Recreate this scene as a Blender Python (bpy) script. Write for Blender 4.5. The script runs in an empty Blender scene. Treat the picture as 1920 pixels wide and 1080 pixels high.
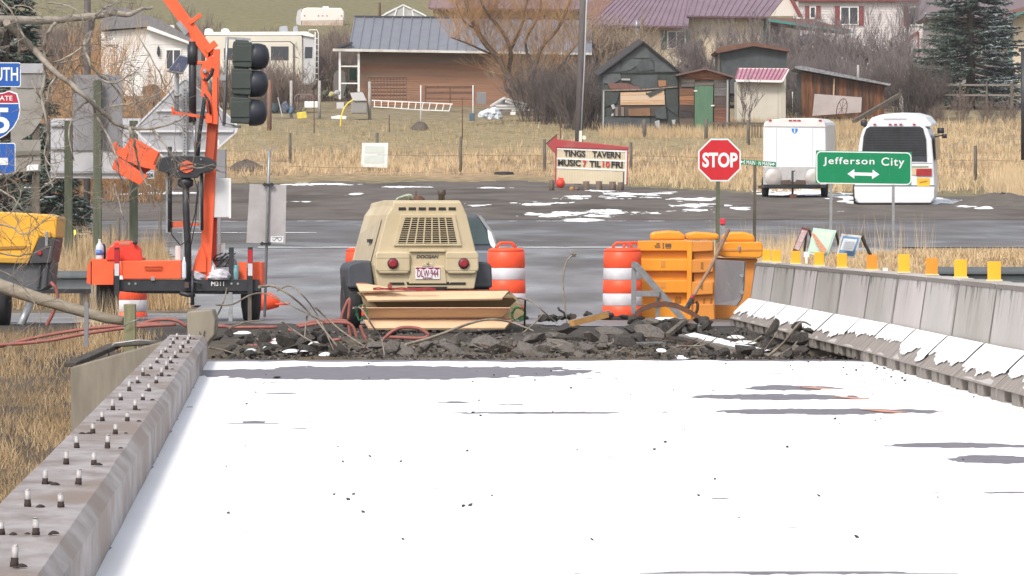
import bpy, math, random
import numpy as np
from mathutils import Vector, Matrix, noise as mnoise
random.seed(7); np.random.seed(7)
sc = bpy.context.scene
COL = sc.collection
# ---------------------------------------------------------------- camera, sky, sun, exposure
F = 9500.0; CX = 960.0; HY = 430.0; H = 1.21       # focal length in photo pixels, horizon row, eye height
cam_d = bpy.data.cameras.new('camera'); cam = bpy.data.objects.new('camera', cam_d); COL.objects.link(cam)
cam.location = (0, 0, H); cam.rotation_euler = (math.radians(90), 0, 0)
cam_d.sensor_width = 36; cam_d.lens = F/1920*36; cam_d.shift_y = -(540-HY)/1920
cam_d.clip_start = 1; cam_d.clip_end = 3000
sc.camera = cam
SUN_EL = math.radians(46); SUN_AZ = math.radians(208)   # light comes from behind and left of the camera
w = bpy.data.worlds.new('World'); sc.world = w; w.use_nodes = True
nt = w.node_tree; bg = nt.nodes['Background']
sky = nt.nodes.new('ShaderNodeTexSky'); sky.sky_type = 'NISHITA'; sky.sun_disc = False
sky.sun_elevation = SUN_EL; sky.sun_rotation = SUN_AZ; sky.air_density = 1.2; sky.dust_density = 3.0
hsv = nt.nodes.new('ShaderNodeHueSaturation'); hsv.inputs['Saturation'].default_value = 0.38
nt.links.new(sky.outputs[0], hsv.inputs['Color']); nt.links.new(hsv.outputs[0], bg.inputs[0])
bg.inputs[1].default_value = 0.15
sl = bpy.data.lights.new('sun', 'SUN'); sl.energy = 1.8; sl.angle = math.radians(12); sl.color = (1, .94, .86)
so = bpy.data.objects.new('sun', sl); COL.objects.link(so)
sd = Vector((math.sin(SUN_AZ)*math.cos(SUN_EL), math.cos(SUN_AZ)*math.cos(SUN_EL), math.sin(SUN_EL)))
so.rotation_euler = sd.to_track_quat('Z', 'Y').to_euler()
vs = sc.view_settings; vs.view_transform = 'Standard'; vs.look = 'None'; vs.gamma = 1; vs.use_curve_mapping = False
vs.exposure = 0.48
sc.cycles.max_bounces = 5; sc.cycles.diffuse_bounces = 3; sc.cycles.glossy_bounces = 2; sc.cycles.transparent_max_bounces = 6

# ---------------------------------------------------------------- helpers
def P(px, py, Y):
    """the point at distance Y that the photograph shows at (px, py)"""
    return Vector(((px-CX)*Y/F, Y, H-(py-HY)*Y/F))
def WX(px, Y): return (px-CX)*Y/F
def WZ(py, Y): return H-(py-HY)*Y/F
R = math.radians
def lin(c): return tuple(((v/255)/12.92 if v/255 <= .04045 else ((v/255+.055)/1.055)**2.4) for v in c)

MATS = {}
def M(name, c1, c2=None, scale=6, rough=.75, bump=0, metal=0, stretch=(1, 1, 1), c3=None, mix=(.35, .65), bscale=None, spec=.4, emit=0, coord='Object', detail=5, rvar=None):
    if name in MATS: return MATS[name]
    m = bpy.data.materials.new(name); m.use_nodes = True; t = m.node_tree; N = t.nodes; L = t.links
    b = N['Principled BSDF']; b.inputs['Roughness'].default_value = rough; b.inputs['Metallic'].default_value = metal
    b.inputs['Specular IOR Level'].default_value = spec
    b.inputs['Base Color'].default_value = (*c1, 1)
    if c2 is not None or bump:
        tc = N.new('ShaderNodeTexCoord'); mp = N.new('ShaderNodeMapping'); mp.inputs['Scale'].default_value = stretch
        L.new(tc.outputs[coord], mp.inputs[0])
    if c2 is not None:
        n = N.new('ShaderNodeTexNoise'); n.inputs['Scale'].default_value = scale; n.inputs['Detail'].default_value = detail; n.inputs['Roughness'].default_value = .6
        L.new(mp.outputs[0], n.inputs['Vector'])
        r = N.new('ShaderNodeValToRGB'); e = r.color_ramp.elements
        e[0].position = mix[0]; e[0].color = (*c1, 1); e[1].position = mix[1]; e[1].color = (*c2, 1)
        L.new(n.outputs['Fac'], r.inputs[0]); out = r.outputs[0]
        if c3 is not None:
            n2 = N.new('ShaderNodeTexNoise'); n2.inputs['Scale'].default_value = scale*.37; n2.inputs['Detail'].default_value = 6
            L.new(mp.outputs[0], n2.inputs['Vector'])
            r2 = N.new('ShaderNodeValToRGB'); r2.color_ramp.elements[0].position = .52; r2.color_ramp.elements[1].position = .66
            L.new(n2.outputs['Fac'], r2.inputs[0])
            mx = N.new('ShaderNodeMix'); mx.data_type = 'RGBA'; L.new(r2.outputs[0], mx.inputs[0]); L.new(out, mx.inputs[6]); mx.inputs[7].default_value = (*c3, 1); out = mx.outputs[2]
        L.new(out, b.inputs['Base Color'])
    if bump:
        nb = N.new('ShaderNodeTexNoise'); nb.inputs['Scale'].default_value = bscale or scale*3; nb.inputs['Detail'].default_value = 6
        L.new(mp.outputs[0], nb.inputs['Vector'])
        bp = N.new('ShaderNodeBump'); bp.inputs['Strength'].default_value = min(1, bump); bp.inputs['Distance'].default_value = .03*bump
        L.new(nb.outputs['Fac'], bp.inputs['Height']); L.new(bp.outputs[0], b.inputs['Normal'])
    if rvar:
        n3 = N.new('ShaderNodeTexNoise'); n3.inputs['Scale'].default_value = scale*.8; n3.inputs['Detail'].default_value = 6; L.new(mp.outputs[0], n3.inputs['Vector'])
        m3 = N.new('ShaderNodeMapRange'); m3.inputs['From Min'].default_value = .35; m3.inputs['From Max'].default_value = .65; m3.inputs['To Min'].default_value = rvar[0]; m3.inputs['To Max'].default_value = rvar[1]
        L.new(n3.outputs['Fac'], m3.inputs[0]); L.new(m3.outputs[0], b.inputs['Roughness'])
    MATS[name] = m; return m

class MB:
    def __init__(s): s.v = []; s.f = []; s.m = []; s.sm = []
    def add(s, vs, fs, mi=0, smooth=False):
        o = len(s.v); s.v.extend([tuple(q) for q in vs])
        for f in fs: s.f.append([i+o for i in f]); s.m.append(mi); s.sm.append(smooth)
        return s
    def box(s, x0, x1, y0, y1, z0, z1, mi=0, rot=None, piv=None):
        vs = [Vector((x, y, z)) for x in (x0, x1) for y in (y0, y1) for z in (z0, z1)]
        if rot is not None:
            pv = Vector(piv) if piv else Vector(((x0+x1)/2, (y0+y1)/2, (z0+z1)/2)); vs = [rot @ (q-pv)+pv for q in vs]
        return s.add(vs, [(0, 1, 3, 2), (4, 6, 7, 5), (0, 4, 5, 1), (2, 3, 7, 6), (0, 2, 6, 4), (1, 5, 7, 3)], mi)
    def bar(s, a, b, w, h=None, mi=0, up=(0, 0, 1)):
        a = Vector(a); b = Vector(b); h = h or w; d = (b-a).normalized(); u = Vector(up)
        if abs(d.dot(u)) > .95: u = Vector((0, 1, 0))
        x = d.cross(u).normalized()*w/2; y = x.cross(d).normalized()*h/2
        vs = [p+sx*x+sy*y for p in (a, b) for sx, sy in ((-1, -1), (1, -1), (1, 1), (-1, 1))]
        return s.add(vs, [(3, 2, 1, 0), (4, 5, 6, 7), (0, 1, 5, 4), (1, 2, 6, 5), (2, 3, 7, 6), (3, 0, 4, 7)], mi)
    def tube(s, pts, r, n=8, mi=0, caps=True, smooth=True):
        pts = [Vector(p) for p in pts]; k = len(pts)
        rs = r if isinstance(r, (list, tuple)) else [r]*k
        o = len(s.v); prev = None
        for i, p in enumerate(pts):
            d = (pts[min(i+1, k-1)]-pts[max(i-1, 0)])
            d = d.normalized() if d.length > 1e-9 else Vector((0, 0, 1))
            if prev is None:
                u = Vector((0, 0, 1)) if abs(d.z) < .9 else Vector((1, 0, 0)); x = d.cross(u).normalized()
            else:
                x = (prev-d*prev.dot(d)); x = x.normalized() if x.length > 1e-6 else d.orthogonal().normalized()
            prev = x; y = d.cross(x)
            for j in range(n):
                a = 2*math.pi*j/n; s.v.append(tuple(p+(x*math.cos(a)+y*math.sin(a))*rs[i]))
        for i in range(k-1):
            for j in range(n):
                s.f.append([o+i*n+j, o+i*n+(j+1) % n, o+(i+1)*n+(j+1) % n, o+(i+1)*n+j]); s.m.append(mi); s.sm.append(smooth)
        if caps:
            s.f.append([o+j for j in range(n)][::-1]); s.m.append(mi); s.sm.append(False)
            s.f.append([o+(k-1)*n+j for j in range(n)]); s.m.append(mi); s.sm.append(False)
        return s
    def lathe(s, c, prof, n=20, mi=0, axis='z', smooth=True):
        c = Vector(c); o = len(s.v)
        for r, h in prof:
            for j in range(n):
                a = 2*math.pi*j/n; q = (r*math.cos(a), r*math.sin(a), h)
                if axis == 'y': q = (q[0], q[2], q[1])
                if axis == 'x': q = (q[2], q[0], q[1])
                s.v.append(tuple(c+Vector(q)))
        for i in range(len(prof)-1):
            for j in range(n):
                s.f.append([o+i*n+j, o+i*n+(j+1) % n, o+(i+1)*n+(j+1) % n, o+(i+1)*n+j]); s.m.append(mi); s.sm.append(smooth)
        s.f.append([o+j for j in range(n)][::-1]); s.m.append(mi); s.sm.append(False)
        s.f.append([o+(len(prof)-1)*n+j for j in range(n)]); s.m.append(mi); s.sm.append(False)
        return s
    def ext(s, poly, d, mi=0):
        """3-D polygon pushed along vector d into a closed slab"""
        poly = [Vector(p) for p in poly]; d = Vector(d); n = len(poly)
        vs = poly+[p+d for p in poly]
        fs = [list(range(n)), list(range(2*n-1, n-1, -1))]+[[i, i+n, (i+1) % n+n, (i+1) % n] for i in range(n)]
        return s.add(vs, fs, mi)
    def pol(s, pts, Y, dep, mi=0):
        """outline given in photo pixels, standing at distance Y, with real depth"""
        return s.ext([P(x, y, Y) for x, y in pts], (0, dep, 0), mi)
    def build(s, name, mats, parent=None, world=False, bevel=0, normals=True, kind=None, label=None, seg=2):
        me = bpy.data.meshes.new(name)
        v = s.v
        if world and parent is not None:
            o = Vector((0, 0, 0)); q = parent
            while q: o += q.location; q = q.parent
            v = [(a[0]-o.x, a[1]-o.y, a[2]-o.z) for a in v]
        me.from_pydata(v, [], s.f)
        if not isinstance(mats, (list, tuple)): mats = [mats]
        for m in mats: me.materials.append(m)
        if len(s.f):
            me.polygons.foreach_set('material_index', s.m); me.polygons.foreach_set('use_smooth', s.sm)
        if normals and len(s.f) < 30000:
            import bmesh
            bm = bmesh.new(); bm.from_mesh(me); bmesh.ops.recalc_face_normals(bm, faces=bm.faces); bm.to_mesh(me); bm.free()
        ob = bpy.data.objects.new(name, me); COL.objects.link(ob); ob.parent = parent
        if bevel:
            b = ob.modifiers.new('bevel', 'BEVEL'); b.width = bevel; b.segments = seg; b.limit_method = 'ANGLE'; b.angle_limit = R(35)
        if kind: ob['kind'] = kind
        if label: ob['label'] = label
        return ob
def thing(name, label, cat, loc=(0, 0, 0), rz=0, group=None):
    o = bpy.data.objects.new(name, None); COL.objects.link(o); o.empty_display_size = .2
    o.location = loc; o.rotation_euler = (0, 0, rz); o['label'] = label; o['category'] = cat
    if group: o['group'] = group
    return o
def tag(o, label, cat, group=None):
    o['label'] = label; o['category'] = cat
    if group: o['group'] = group
    return o
def recentre(o):
    """move a lone mesh's origin to the middle of its base"""
    v = [q.co for q in o.data.vertices]
    c = Vector(((min(q.x for q in v)+max(q.x for q in v))/2, (min(q.y for q in v)+max(q.y for q in v))/2, min(q.z for q in v)))
    o.data.transform(Matrix.Translation(-c)); o.location = c; return o
def solo(mb, name, mats, label, cat, group=None, **k):
    return tag(recentre(mb.build(name, mats, **k)), label, cat, group)
def copy_thing(root, loc, rz=0, label=None):
    r = root.copy(); COL.objects.link(r); r.location = loc; r.rotation_euler = (0, 0, rz)
    if label: r['label'] = label
    for ch in list(root.children):
        c = ch.copy(); COL.objects.link(c); c.parent = r
        for g in list(ch.children):
            d = g.copy(); COL.objects.link(d); d.parent = c
    return r
def text(s, name, cx, cz, y, wid, hei, mat, parent=None, world=False, off=.02, depth=.004, rz=0, shear=0, roll=0, space=1):
    """flat lettering facing the camera, fitted into wid x hei around (cx, y, cz)"""
    cu = bpy.data.curves.new('t', 'FONT'); cu.body = s; cu.offset = off; cu.extrude = .002; cu.shear = shear; cu.space_character = space; cu.resolution_u = 4
    o = bpy.data.objects.new('t', cu); COL.objects.link(o)
    bpy.context.view_layer.update()
    me = bpy.data.meshes.new_from_object(o.evaluated_get(bpy.context.evaluated_depsgraph_get()))
    bpy.data.objects.remove(o); bpy.data.curves.remove(cu)
    xs = [v.co.x for v in me.vertices]; ys = [v.co.y for v in me.vertices]
    x0, x1, y0, y1 = min(xs), max(xs), min(ys), max(ys)
    off3 = Vector((0, 0, 0))
    if world and parent is not None:
        q = parent
        while q: off3 += q.location; q = q.parent
    for v in me.vertices:
        X = (v.co.x-(x0+x1)/2)/(x1-x0)*wid; Z = (v.co.y-(y0+y1)/2)/(y1-y0)*hei; D = -(v.co.z+.002)/.004*depth
        ca, sa = math.cos(roll), math.sin(roll); X, Z = X*ca-Z*sa, X*sa+Z*ca
        v.co = Vector((cx+X, y+D, cz+Z))-off3
    me.materials.clear(); me.materials.append(mat); me.name = name
    ob = bpy.data.objects.new(name, me); COL.objects.link(ob); ob.parent = parent
    return ob
def vnoise(x, y, seed=0):
    xi = np.floor(x).astype(np.int64); yi = np.floor(y).astype(np.int64); xf = x-xi; yf = y-yi
    def h(a, b):
        n = (a*374761393+b*668265263+seed*1442695041) & 0x7fffffff; n = (n ^ (n >> 13))*1274126177 & 0x7fffffff
        return ((n ^ (n >> 16)) & 0xffff)/65535.
    u = xf*xf*(3-2*xf); v = yf*yf*(3-2*yf)
    return (h(xi, yi)*(1-u)+h(xi+1, yi)*u)*(1-v)+(h(xi, yi+1)*(1-u)+h(xi+1, yi+1)*u)*v
def fbm(x, y, o=4, seed=0):
    s = 0; a = .5; t = 0
    for i in range(o): s = s+a*vnoise(x*2**i+i*17, y*2**i+i*31, seed+i); t += a; a *= .5
    return s/t
def gridmesh(name, xs, ys, zf, mat, keep=None, kind='structure', smooth=True):
    X, Y = np.meshgrid(xs, ys); Z = zf(X, Y)
    nx, ny = len(xs), len(ys)
    co = np.stack([X.ravel(), Y.ravel(), Z.ravel()], 1)
    i = np.arange((nx-1)*(ny-1)); r = i//(nx-1); c = i % (nx-1); a = r*nx+c
    fs = np.stack([a, a+1, a+nx+1, a+nx], 1)
    if keep is not None:
        kp = keep(X, Y, Z).ravel(); fs = fs[kp[fs].any(1)]
        used = np.unique(fs); mp = np.zeros(len(co), int); mp[used] = np.arange(len(used)); co = co[used]; fs = mp[fs]
    me = bpy.data.meshes.new(name); me.from_pydata(co.tolist(), [], fs.tolist()); me.materials.append(mat)
    me.polygons.foreach_set('use_smooth', [smooth]*len(me.polygons))
    ob = bpy.data.objects.new(name, me); COL.objects.link(ob)
    if kind: ob['kind'] = kind
    return ob
def gz_arr(X, Y):
    z = np.interp(Y, [-60, 71, 186, 350, 700], [0, 0, 2.875, 12.715, 40.7])
    # trench where the approach slab is torn out, and the bank left of the bridge
    kx = -1.82-.0466*(Y-17.9)
    left = np.clip((kx+.2-X)/.25, 0, 1)*np.clip((64-Y)/6, 0, 1)
    z = z-left*np.clip((61.5-Y), 0, 60)*.16*np.clip((kx-X+.9)/2.0, .25, 1.1)
    tr = np.clip((Y-46.8)/1.2, 0, 1)*np.clip((60.3-Y)/3, 0, 1)*np.clip((X+3.6)/.6, 0, 1)*np.clip((4.3-X)/.6, 0, 1)
    z = z-tr*.07
    under = np.clip((47.0-Y)/.15, 0, 1)*(1-left); z = z-under*1.4*(X < 6)
    # low banks right of the approach
    z = z+.34*np.exp(-((Y-86)/6.5)**2)*np.clip((X-4.2)/3, 0, 1)
    return z
def gz(x, y):
    return float(gz_arr(np.array([float(x)]), np.array([float(y)]))[0])
# ---------------------------------------------------------------- materials
STRAW = (.40, .27, .145); STRAW2 = (.27, .18, .095); OLIVE = (.16, .145, .065); DIRT = (.065, .052, .042)
m_asph = M('wet_asphalt', (.135, .125, .127), (.26, .245, .25), .75, .5, .25, stretch=(1, .3, 1), c3=(.095, .083, .08), mix=(.3, .72), spec=.45, rvar=(.22, .75), bscale=30, coord='Object')
m_road = M('road_asphalt', (.098, .09, .09), (.16, .15, .152), .6, .7, .25, stretch=(1, .4, 1), c3=(.085, .074, .068), mix=(.3, .7), spec=.35, rvar=(.35, .9), bscale=25)
m_lot = M('gravel_lot', (.095, .08, .07), (.165, .142, .125), .9, .9, .5, stretch=(1, .35, 1), c3=(.08, .066, .056), mix=(.3, .7), spec=.15, bscale=14)
m_snow = M('snow', (.86, .87, .90), (.90, .90, .92), 4, .85, .25, bscale=20)
m_deck = M('deck_asphalt', (.13, .115, .135), (.19, .17, .19), 5, .5, .4, bscale=40)
m_conc = M('barrier_concrete', (.47, .44, .425), (.39, .365, .345), 1.3, .85, .3, stretch=(1, .45, .6), c3=(.50, .475, .46), bscale=30)
m_concb = M('barrier_concrete_dull', (.40, .375, .355), (.32, .295, .27), 1.6, .85, .3, stretch=(1, .5, .5), c3=(.28, .25, .225), bscale=30)
m_concc = M('barrier_concrete_pinkish', (.50, .455, .445), (.42, .385, .37), 1.1, .85, .3, stretch=(1, .45, .6), c3=(.36, .33, .305), bscale=30)
m_conc2 = M('barrier_foot_concrete', (.27, .24, .215), (.19, .165, .145), 5, .85, .3, stretch=(1, 2, .5), bscale=30)
m_kerb = M('kerb_concrete', (.36, .325, .32), (.20, .16, .145), 5, .6, .5, c3=(.225, .17, .14), bscale=16, stretch=(1, .35, .8), mix=(.40, .66))
m_tanconc = M('tan_concrete', (.30, .265, .21), (.22, .19, .15), 3, .85, .3, stretch=(1, 1, .5))
m_earth = M('dark_earth', (.045, .037, .032), (.10, .08, .065), 3, .9, 1.0, bscale=9, c3=(.035, .03, .028))
m_white = M('white_paint', (.78, .78, .77), (.70, .69, .67), 4, .5)
m_black = M('black_steel', (.022, .024, .03), (.035, .036, .04), 8, .45)
m_rubber = M('tyre_rubber', (.02, .02, .022), (.03, .03, .03), 9, .8)
m_galv = M('galvanised_steel', (.36, .37, .38), (.27, .28, .29), 9, .42, .1, metal=.5)
m_alu = M('sign_back_aluminium', (.42, .42, .44), (.36, .36, .39), 3, .5, .05, metal=.25)
m_alud = M('dull_grey_sign_back', (.20, .20, .215), (.24, .235, .25), 2, .6)
m_post = M('weathered_post_wood', (.155, .135, .11), (.085, .072, .06), 6, .9, .4, stretch=(3, 3, .4))
m_greenpost = M('green_treated_wood', (.115, .125, .085), (.07, .08, .055), 5, .85, .3, stretch=(3, 3, .4))
m_orange = M('safety_orange_paint', (.86, .13, .045), (.80, .105, .035), 3, .5)
m_orange2 = M('orange_drum_plastic', (.90, .10, .035), (.82, .085, .03), 4, .45)
m_refl = M('white_reflective_band', (.62, .60, .63), (.52, .50, .53), 5, .4)
m_redr = M('red_reflector', (.42, .02, .03), None, rough=.3)
m_glass = M('dark_glass', (.03, .035, .045), (.05, .055, .07), 3, .12, spec=.6)
m_bark = M('pale_bark', (.36, .32, .27), (.22, .19, .16), 14, .85, .4, stretch=(1, 1, .5))
m_dbark = M('grey_brown_bark', (.13, .105, .09), (.08, .065, .055), 10, .9, .3)
m_rust = M('rusty_steel', (.15, .065, .035), (.08, .045, .035), 12, .8, .2)
m_yel = M('marker_yellow', (.85, .42, .03), (.80, .36, .02), 5, .4)

# ---------------------------------------------------------------- ground
gm = bpy.data.materials.new('ground'); gm.use_nodes = True; t = gm.node_tree; N = t.nodes; L = t.links; b = N['Principled BSDF']; b.inputs['Roughness'].default_value = .95
g = N.new('ShaderNodeNewGeometry'); sx = N.new('ShaderNodeSeparateXYZ'); L.new(g.outputs['Position'], sx.inputs[0])
nz = N.new('ShaderNodeTexNoise'); nz.inputs['Scale'].default_value = .35; nz.inputs['Detail'].default_value = 5; L.new(g.outputs['Position'], nz.inputs['Vector'])
ma = N.new('ShaderNodeMath'); ma.operation = 'MULTIPLY_ADD'; L.new(nz.outputs['Fac'], ma.inputs[0]); ma.inputs[1].default_value = 14; L.new(sx.outputs['Y'], ma.inputs[2])
mr = N.new('ShaderNodeMapRange'); mr.inputs['From Min'].default_value = 7; mr.inputs['From Max'].default_value = 507; L.new(ma.outputs[0], mr.inputs[0])
cr = N.new('ShaderNodeValToRGB'); L.new(mr.outputs[0], cr.inputs[0]); el = cr.color_ramp.elements
stops = [(40, (.10, .075, .045)), (52, (.10, .075, .048)), (60, (.05, .042, .036)), (67, (.06, .05, .042)), (72, (.16, .12, .075)), (80, (.27, .19, .11)), (110, (.25, .18, .10)), (172, (.19, .165, .08)), (187, (.21, .175, .085)), (193, STRAW), (214, (.33, .245, .14)), (222, (.32, .25, .14)), (232, (.28, .225, .125)), (262, (.25, .20, .115)), (300, (.23, .185, .11)), (380, (.22, .18, .075)), (430, (.19, .165, .07)), (490, (.20, .17, .08))]
el[0].position = stops[0][0]/500; el[0].color = (*stops[0][1], 1); el[1].position = stops[-1][0]/500; el[1].color = (*stops[-1][1], 1)
for p_, c_ in stops[1:-1]:
    e_ = el.new(p_/500); e_.color = (*c_, 1)
n2 = N.new('ShaderNodeTexNoise'); n2.inputs['Scale'].default_value = 2.2; n2.inputs['Detail'].default_value = 8; L.new(g.outputs['Position'], n2.inputs['Vector'])
rr = N.new('ShaderNodeMapRange'); rr.inputs['From Min'].default_value = .3; rr.inputs['From Max'].default_value = .7; rr.inputs['To Min'].default_value = .5; rr.inputs['To Max'].default_value = 1.25; L.new(n2.outputs['Fac'], rr.inputs[0])
mx = N.new('ShaderNodeVectorMath'); mx.operation = 'SCALE'; L.new(cr.outputs[0], mx.inputs[0]); L.new(rr.outputs[0], mx.inputs['Scale']); L.new(mx.outputs[0], b.inputs['Base Color'])
bp = N.new('ShaderNodeBump'); bp.inputs['Distance'].default_value = .08; L.new(n2.outputs['Fac'], bp.inputs['Height']); L.new(bp.outputs[0], b.inputs['Normal'])
xs = np.unique(np.concatenate([np.arange(-90, -14, 4), np.arange(-14, 14, .25), np.arange(14, 95, 4)]))
ys = np.unique(np.concatenate([np.arange(-40, 8, 4), np.arange(8, 46, .5), np.arange(46, 100, .25), np.arange(100, 186, 2), [71, 186], np.arange(186, 350, 4), [350], np.arange(352, 700, 12)]))
def gnd(X, Y):
    z = gz_arr(X, Y); rough = (fbm(X*1.7, Y*1.7, 3, 3)-.5)
    pit = ((Y > 46.8) & (Y < 61) & (X < 5)) | ((X < -2.6) & (Y < 63))
    z = z+np.where((Y>60)&(Y<66.5), .012+.03*(fbm(X*4,Y*2,3,12)-.3), 0)*np.clip((66.5-Y)/2,0,1)
    z = z+np.where(pit, rough*.16+.05*(fbm(X*6,Y*3,3,8)-.5), 0)+np.where((Y > 62) & (Y < 104), -.015*(X > -6), 0)
    return z
gridmesh('ground', xs, ys, gnd, gm)
# asphalt of the approach and the crossing road, gravel of the lot
def edge_lot(X): return 186-25*np.clip((X-1.5)/7, 0, 1)+1.2*(fbm(X*.6, X*0+5, 3, 9)-.5)*4
def near_keep(X, Y, Z):
    rgt = np.where(Y < 100, 2.75, 2.75+(Y-100)*6)+.5*(fbm(X*0+1, Y*.5, 3, 4)-.5)
    rgt = np.where(Y < 67, 4.4, rgt)
    lft = np.where(Y > 103, -40, np.where(Y < 71.5, -12, -4.3-.085*(Y-72)))+.6*(fbm(X*0+7, Y*.5, 3, 5)-.5)
    return (X < rgt) & (X > lft) & (Y < 105) & (Y > 64.2+1.6*(fbm(X*.9, Y*0+2, 4, 6)-.5)*2-np.clip(X-.2,0,1)*1.5)
def rz_(X, Y): return gz_arr(X, Y)+.006
gridmesh('road', np.arange(-14, 8, .15), np.unique(np.concatenate([np.arange(62.5, 105.4, .25), [71]])), lambda X, Y: np.interp(Y, [0, 71, 186], [0, 0, 2.875])+.014, m_asph, near_keep)
gridmesh('crossing_road', np.arange(-60, 61, 1.), np.arange(104, 131, 1.), lambda X, Y: np.interp(Y, [0, 71, 186], [0, 0, 2.875])+.018, m_road)
gridmesh('gravel_lot', np.arange(-60, 61, .6), np.arange(127, 190, .5), lambda X, Y: np.interp(Y, [0, 71, 186, 350], [0, 0, 2.875, 12.715])+.026+.006*(fbm(X, Y, 3, 2)-.5), m_lot, lambda X, Y, Z: (Y < edge_lot(X)) & (Y > 127.5+1.5*fbm(X*.4, Y*.4, 3, 11)))
def ell(X, Y, lst, ycal):
    k = np.full(X.shape, -9.)
    for px, py, hw, hh in lst:
        Yc = ycal(py); Xc = (px-CX)*Yc/F; wx = hw*Yc/F; wy = abs(ycal(py-hh)-ycal(py+hh))/2
        k = np.maximum(k, 1-((X-Xc)/wx)**2-((Y-Yc)/wy)**2)
    return k
lotY = lambda py: 28357/(py-192.5)
lp = [(1060, 405, 70, 6), (1150, 400, 55, 5), (1130, 372, 75, 3.5), (1180, 366, 42, 2.5), (1310, 376, 52, 3.5), (1325, 388, 55, 4), (1300, 397, 38, 3), (1385, 392, 30, 3), (1215, 401, 22, 2.5), (885, 385, 32, 3), (1010, 383, 55, 3), (1090, 413, 42, 3),
      (1765, 380, 45, 10), (1590, 373, 42, 8), (1440, 366, 16, 4), (1495, 361, 50, 5), (300, 364, 55, 4), (600, 347, 60, 2), (1250, 363, 22, 2), (1562, 396, 28, 3), (760, 352, 40, 1.5), (930, 354, 35, 1.5), (1130, 359, 45, 2.5), (660, 366, 18, 2), (1840, 392, 20, 2), (560, 380, 20, 1.5)]
gridmesh('lot_snow', np.arange(-13, 15.5, .09), np.arange(124, 187, .3), lambda X, Y: np.interp(Y, [0, 71, 186], [0, 0, 2.875])+.028+.03*(ell(X, Y, lp, lotY)*.5+2.6*(fbm(X*2.2, Y*.5, 4, 21)-.58)+1.3*(fbm(X*9, Y*1.6, 3, 22)-.55)), m_snow,
         lambda X, Y, Z: Z > np.interp(Y, [0, 71, 186], [0, 0, 2.875])+.02)
# paint lines across the crossing road
for nm, y0, y1, x0, x1, th in (('road_line', 103.4, 103.95, -5.2, 2.4, .49), ('road_line', 115, 115.6, -7.6, -4.4, .50), ('road_line', 126, 126.5, -8, 5, .60)):
    gridmesh(nm, np.arange(x0, x1, .05), np.arange(y0, y1, .1), lambda X, Y: np.interp(Y, [0, 71, 186], [0, 0, 2.875])+(.030 if y0 < 120 else .036), m_white, lambda X, Y, Z: fbm(X*2, Y*2, 3, 31) > th)
# ---------------------------------------------------------------- bridge deck under thin snow
mb = MB(); mb.ext([(-.9-.1, 5, 0), (-2.86, 47.0, 0), (4.6, 47.0, 0), (4.6, 5, 0)], (0, 0, -.45))
o = mb.build('bridge_deck', m_deck); o['kind'] = 'structure'
deckY = lambda py: 11495/(py-430)
dp = [(700, 699, 340, 13), (940, 697, 160, 10), (1455, 745, 170, 6.5), (1540, 772, 205, 6.5), (1480, 728, 90, 5.5), (1010, 775, 190, 3), (1800, 836, 130, 6), (1870, 863, 90, 9), (1450, 1076, 380, 4), (855, 755, 35, 2.5), (1340, 936, 70, 1.6), (1900, 925, 60, 3), (640, 712, 60, 1.5), (470, 795, 60, 1.5), (1320, 823, 60, 1.5)]
_r = random.Random(77)
for _ in range(34):
    py_ = 700+300*_r.random()**1.7; dp.append((_r.uniform(430, 1500+(py_-700)*1.2), py_, _r.uniform(8, 45), _r.uniform(.8, 1.7)))
def deck_snow(X, Y):
    m = ell(X, Y, dp, deckY)
    n = fbm(X*3.2, Y*.9, 5, 41)+.95*(fbm(X*15, Y*3.2, 3, 42)-.5); fine = fbm(X*26, Y*5, 3, 44)
    z = .009-.05*np.clip(m*1.5+(n-.5)*1.6+.22*(m > -.6), 0, 1)-.03*np.clip(fbm(X*1.1, Y*.28, 4, 43)*.7+fine*.42-.70, 0, 1)
    z = z-.03*np.clip((Y-46.2-1.6*(fbm(X*2, Y*.3, 4, 45)-.5)), 0, 1)
    return z+.003*(fine-.5)
gridmesh('deck_snow', np.arange(-2.8, 4.4, .03), np.concatenate([np.arange(15.5, 30, .07), np.arange(30, 47.2, .1)]), deck_snow, m_snow, lambda X, Y, Z: (Z > -.01) & (X > -1.46-.0466*(Y-17.9)-.005+.05*(fbm(X*0+3, Y*2.5, 3, 77)-.35)))
m_omark = M('orange_marking_paint', (.75, .27, .14), (.5, .3, .25), 12, .7)
for px, py, hw in ((1530, 728, 38), (1600, 747, 34), (1655, 771, 40)):
    Yc = deckY(py); q = MB(); q.ext([(WX(px+a, Yc), Yc+b_, .0045) for a, b_ in ((-hw, .25), (0, .1), (hw, -.35), (hw*.6, -.45), (-hw*.2, -.2))], (0, 0, .002))
    solo(q, 'paint_mark', m_omark, {1530: 'farthest orange sprayed survey mark on the bare wet deck', 1600: 'middle orange sprayed survey mark on the bare wet deck', 1655: 'nearest orange sprayed survey mark on the bare wet deck'}[px], 'paint mark', 'orange sprayed marks on the deck')
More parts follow.
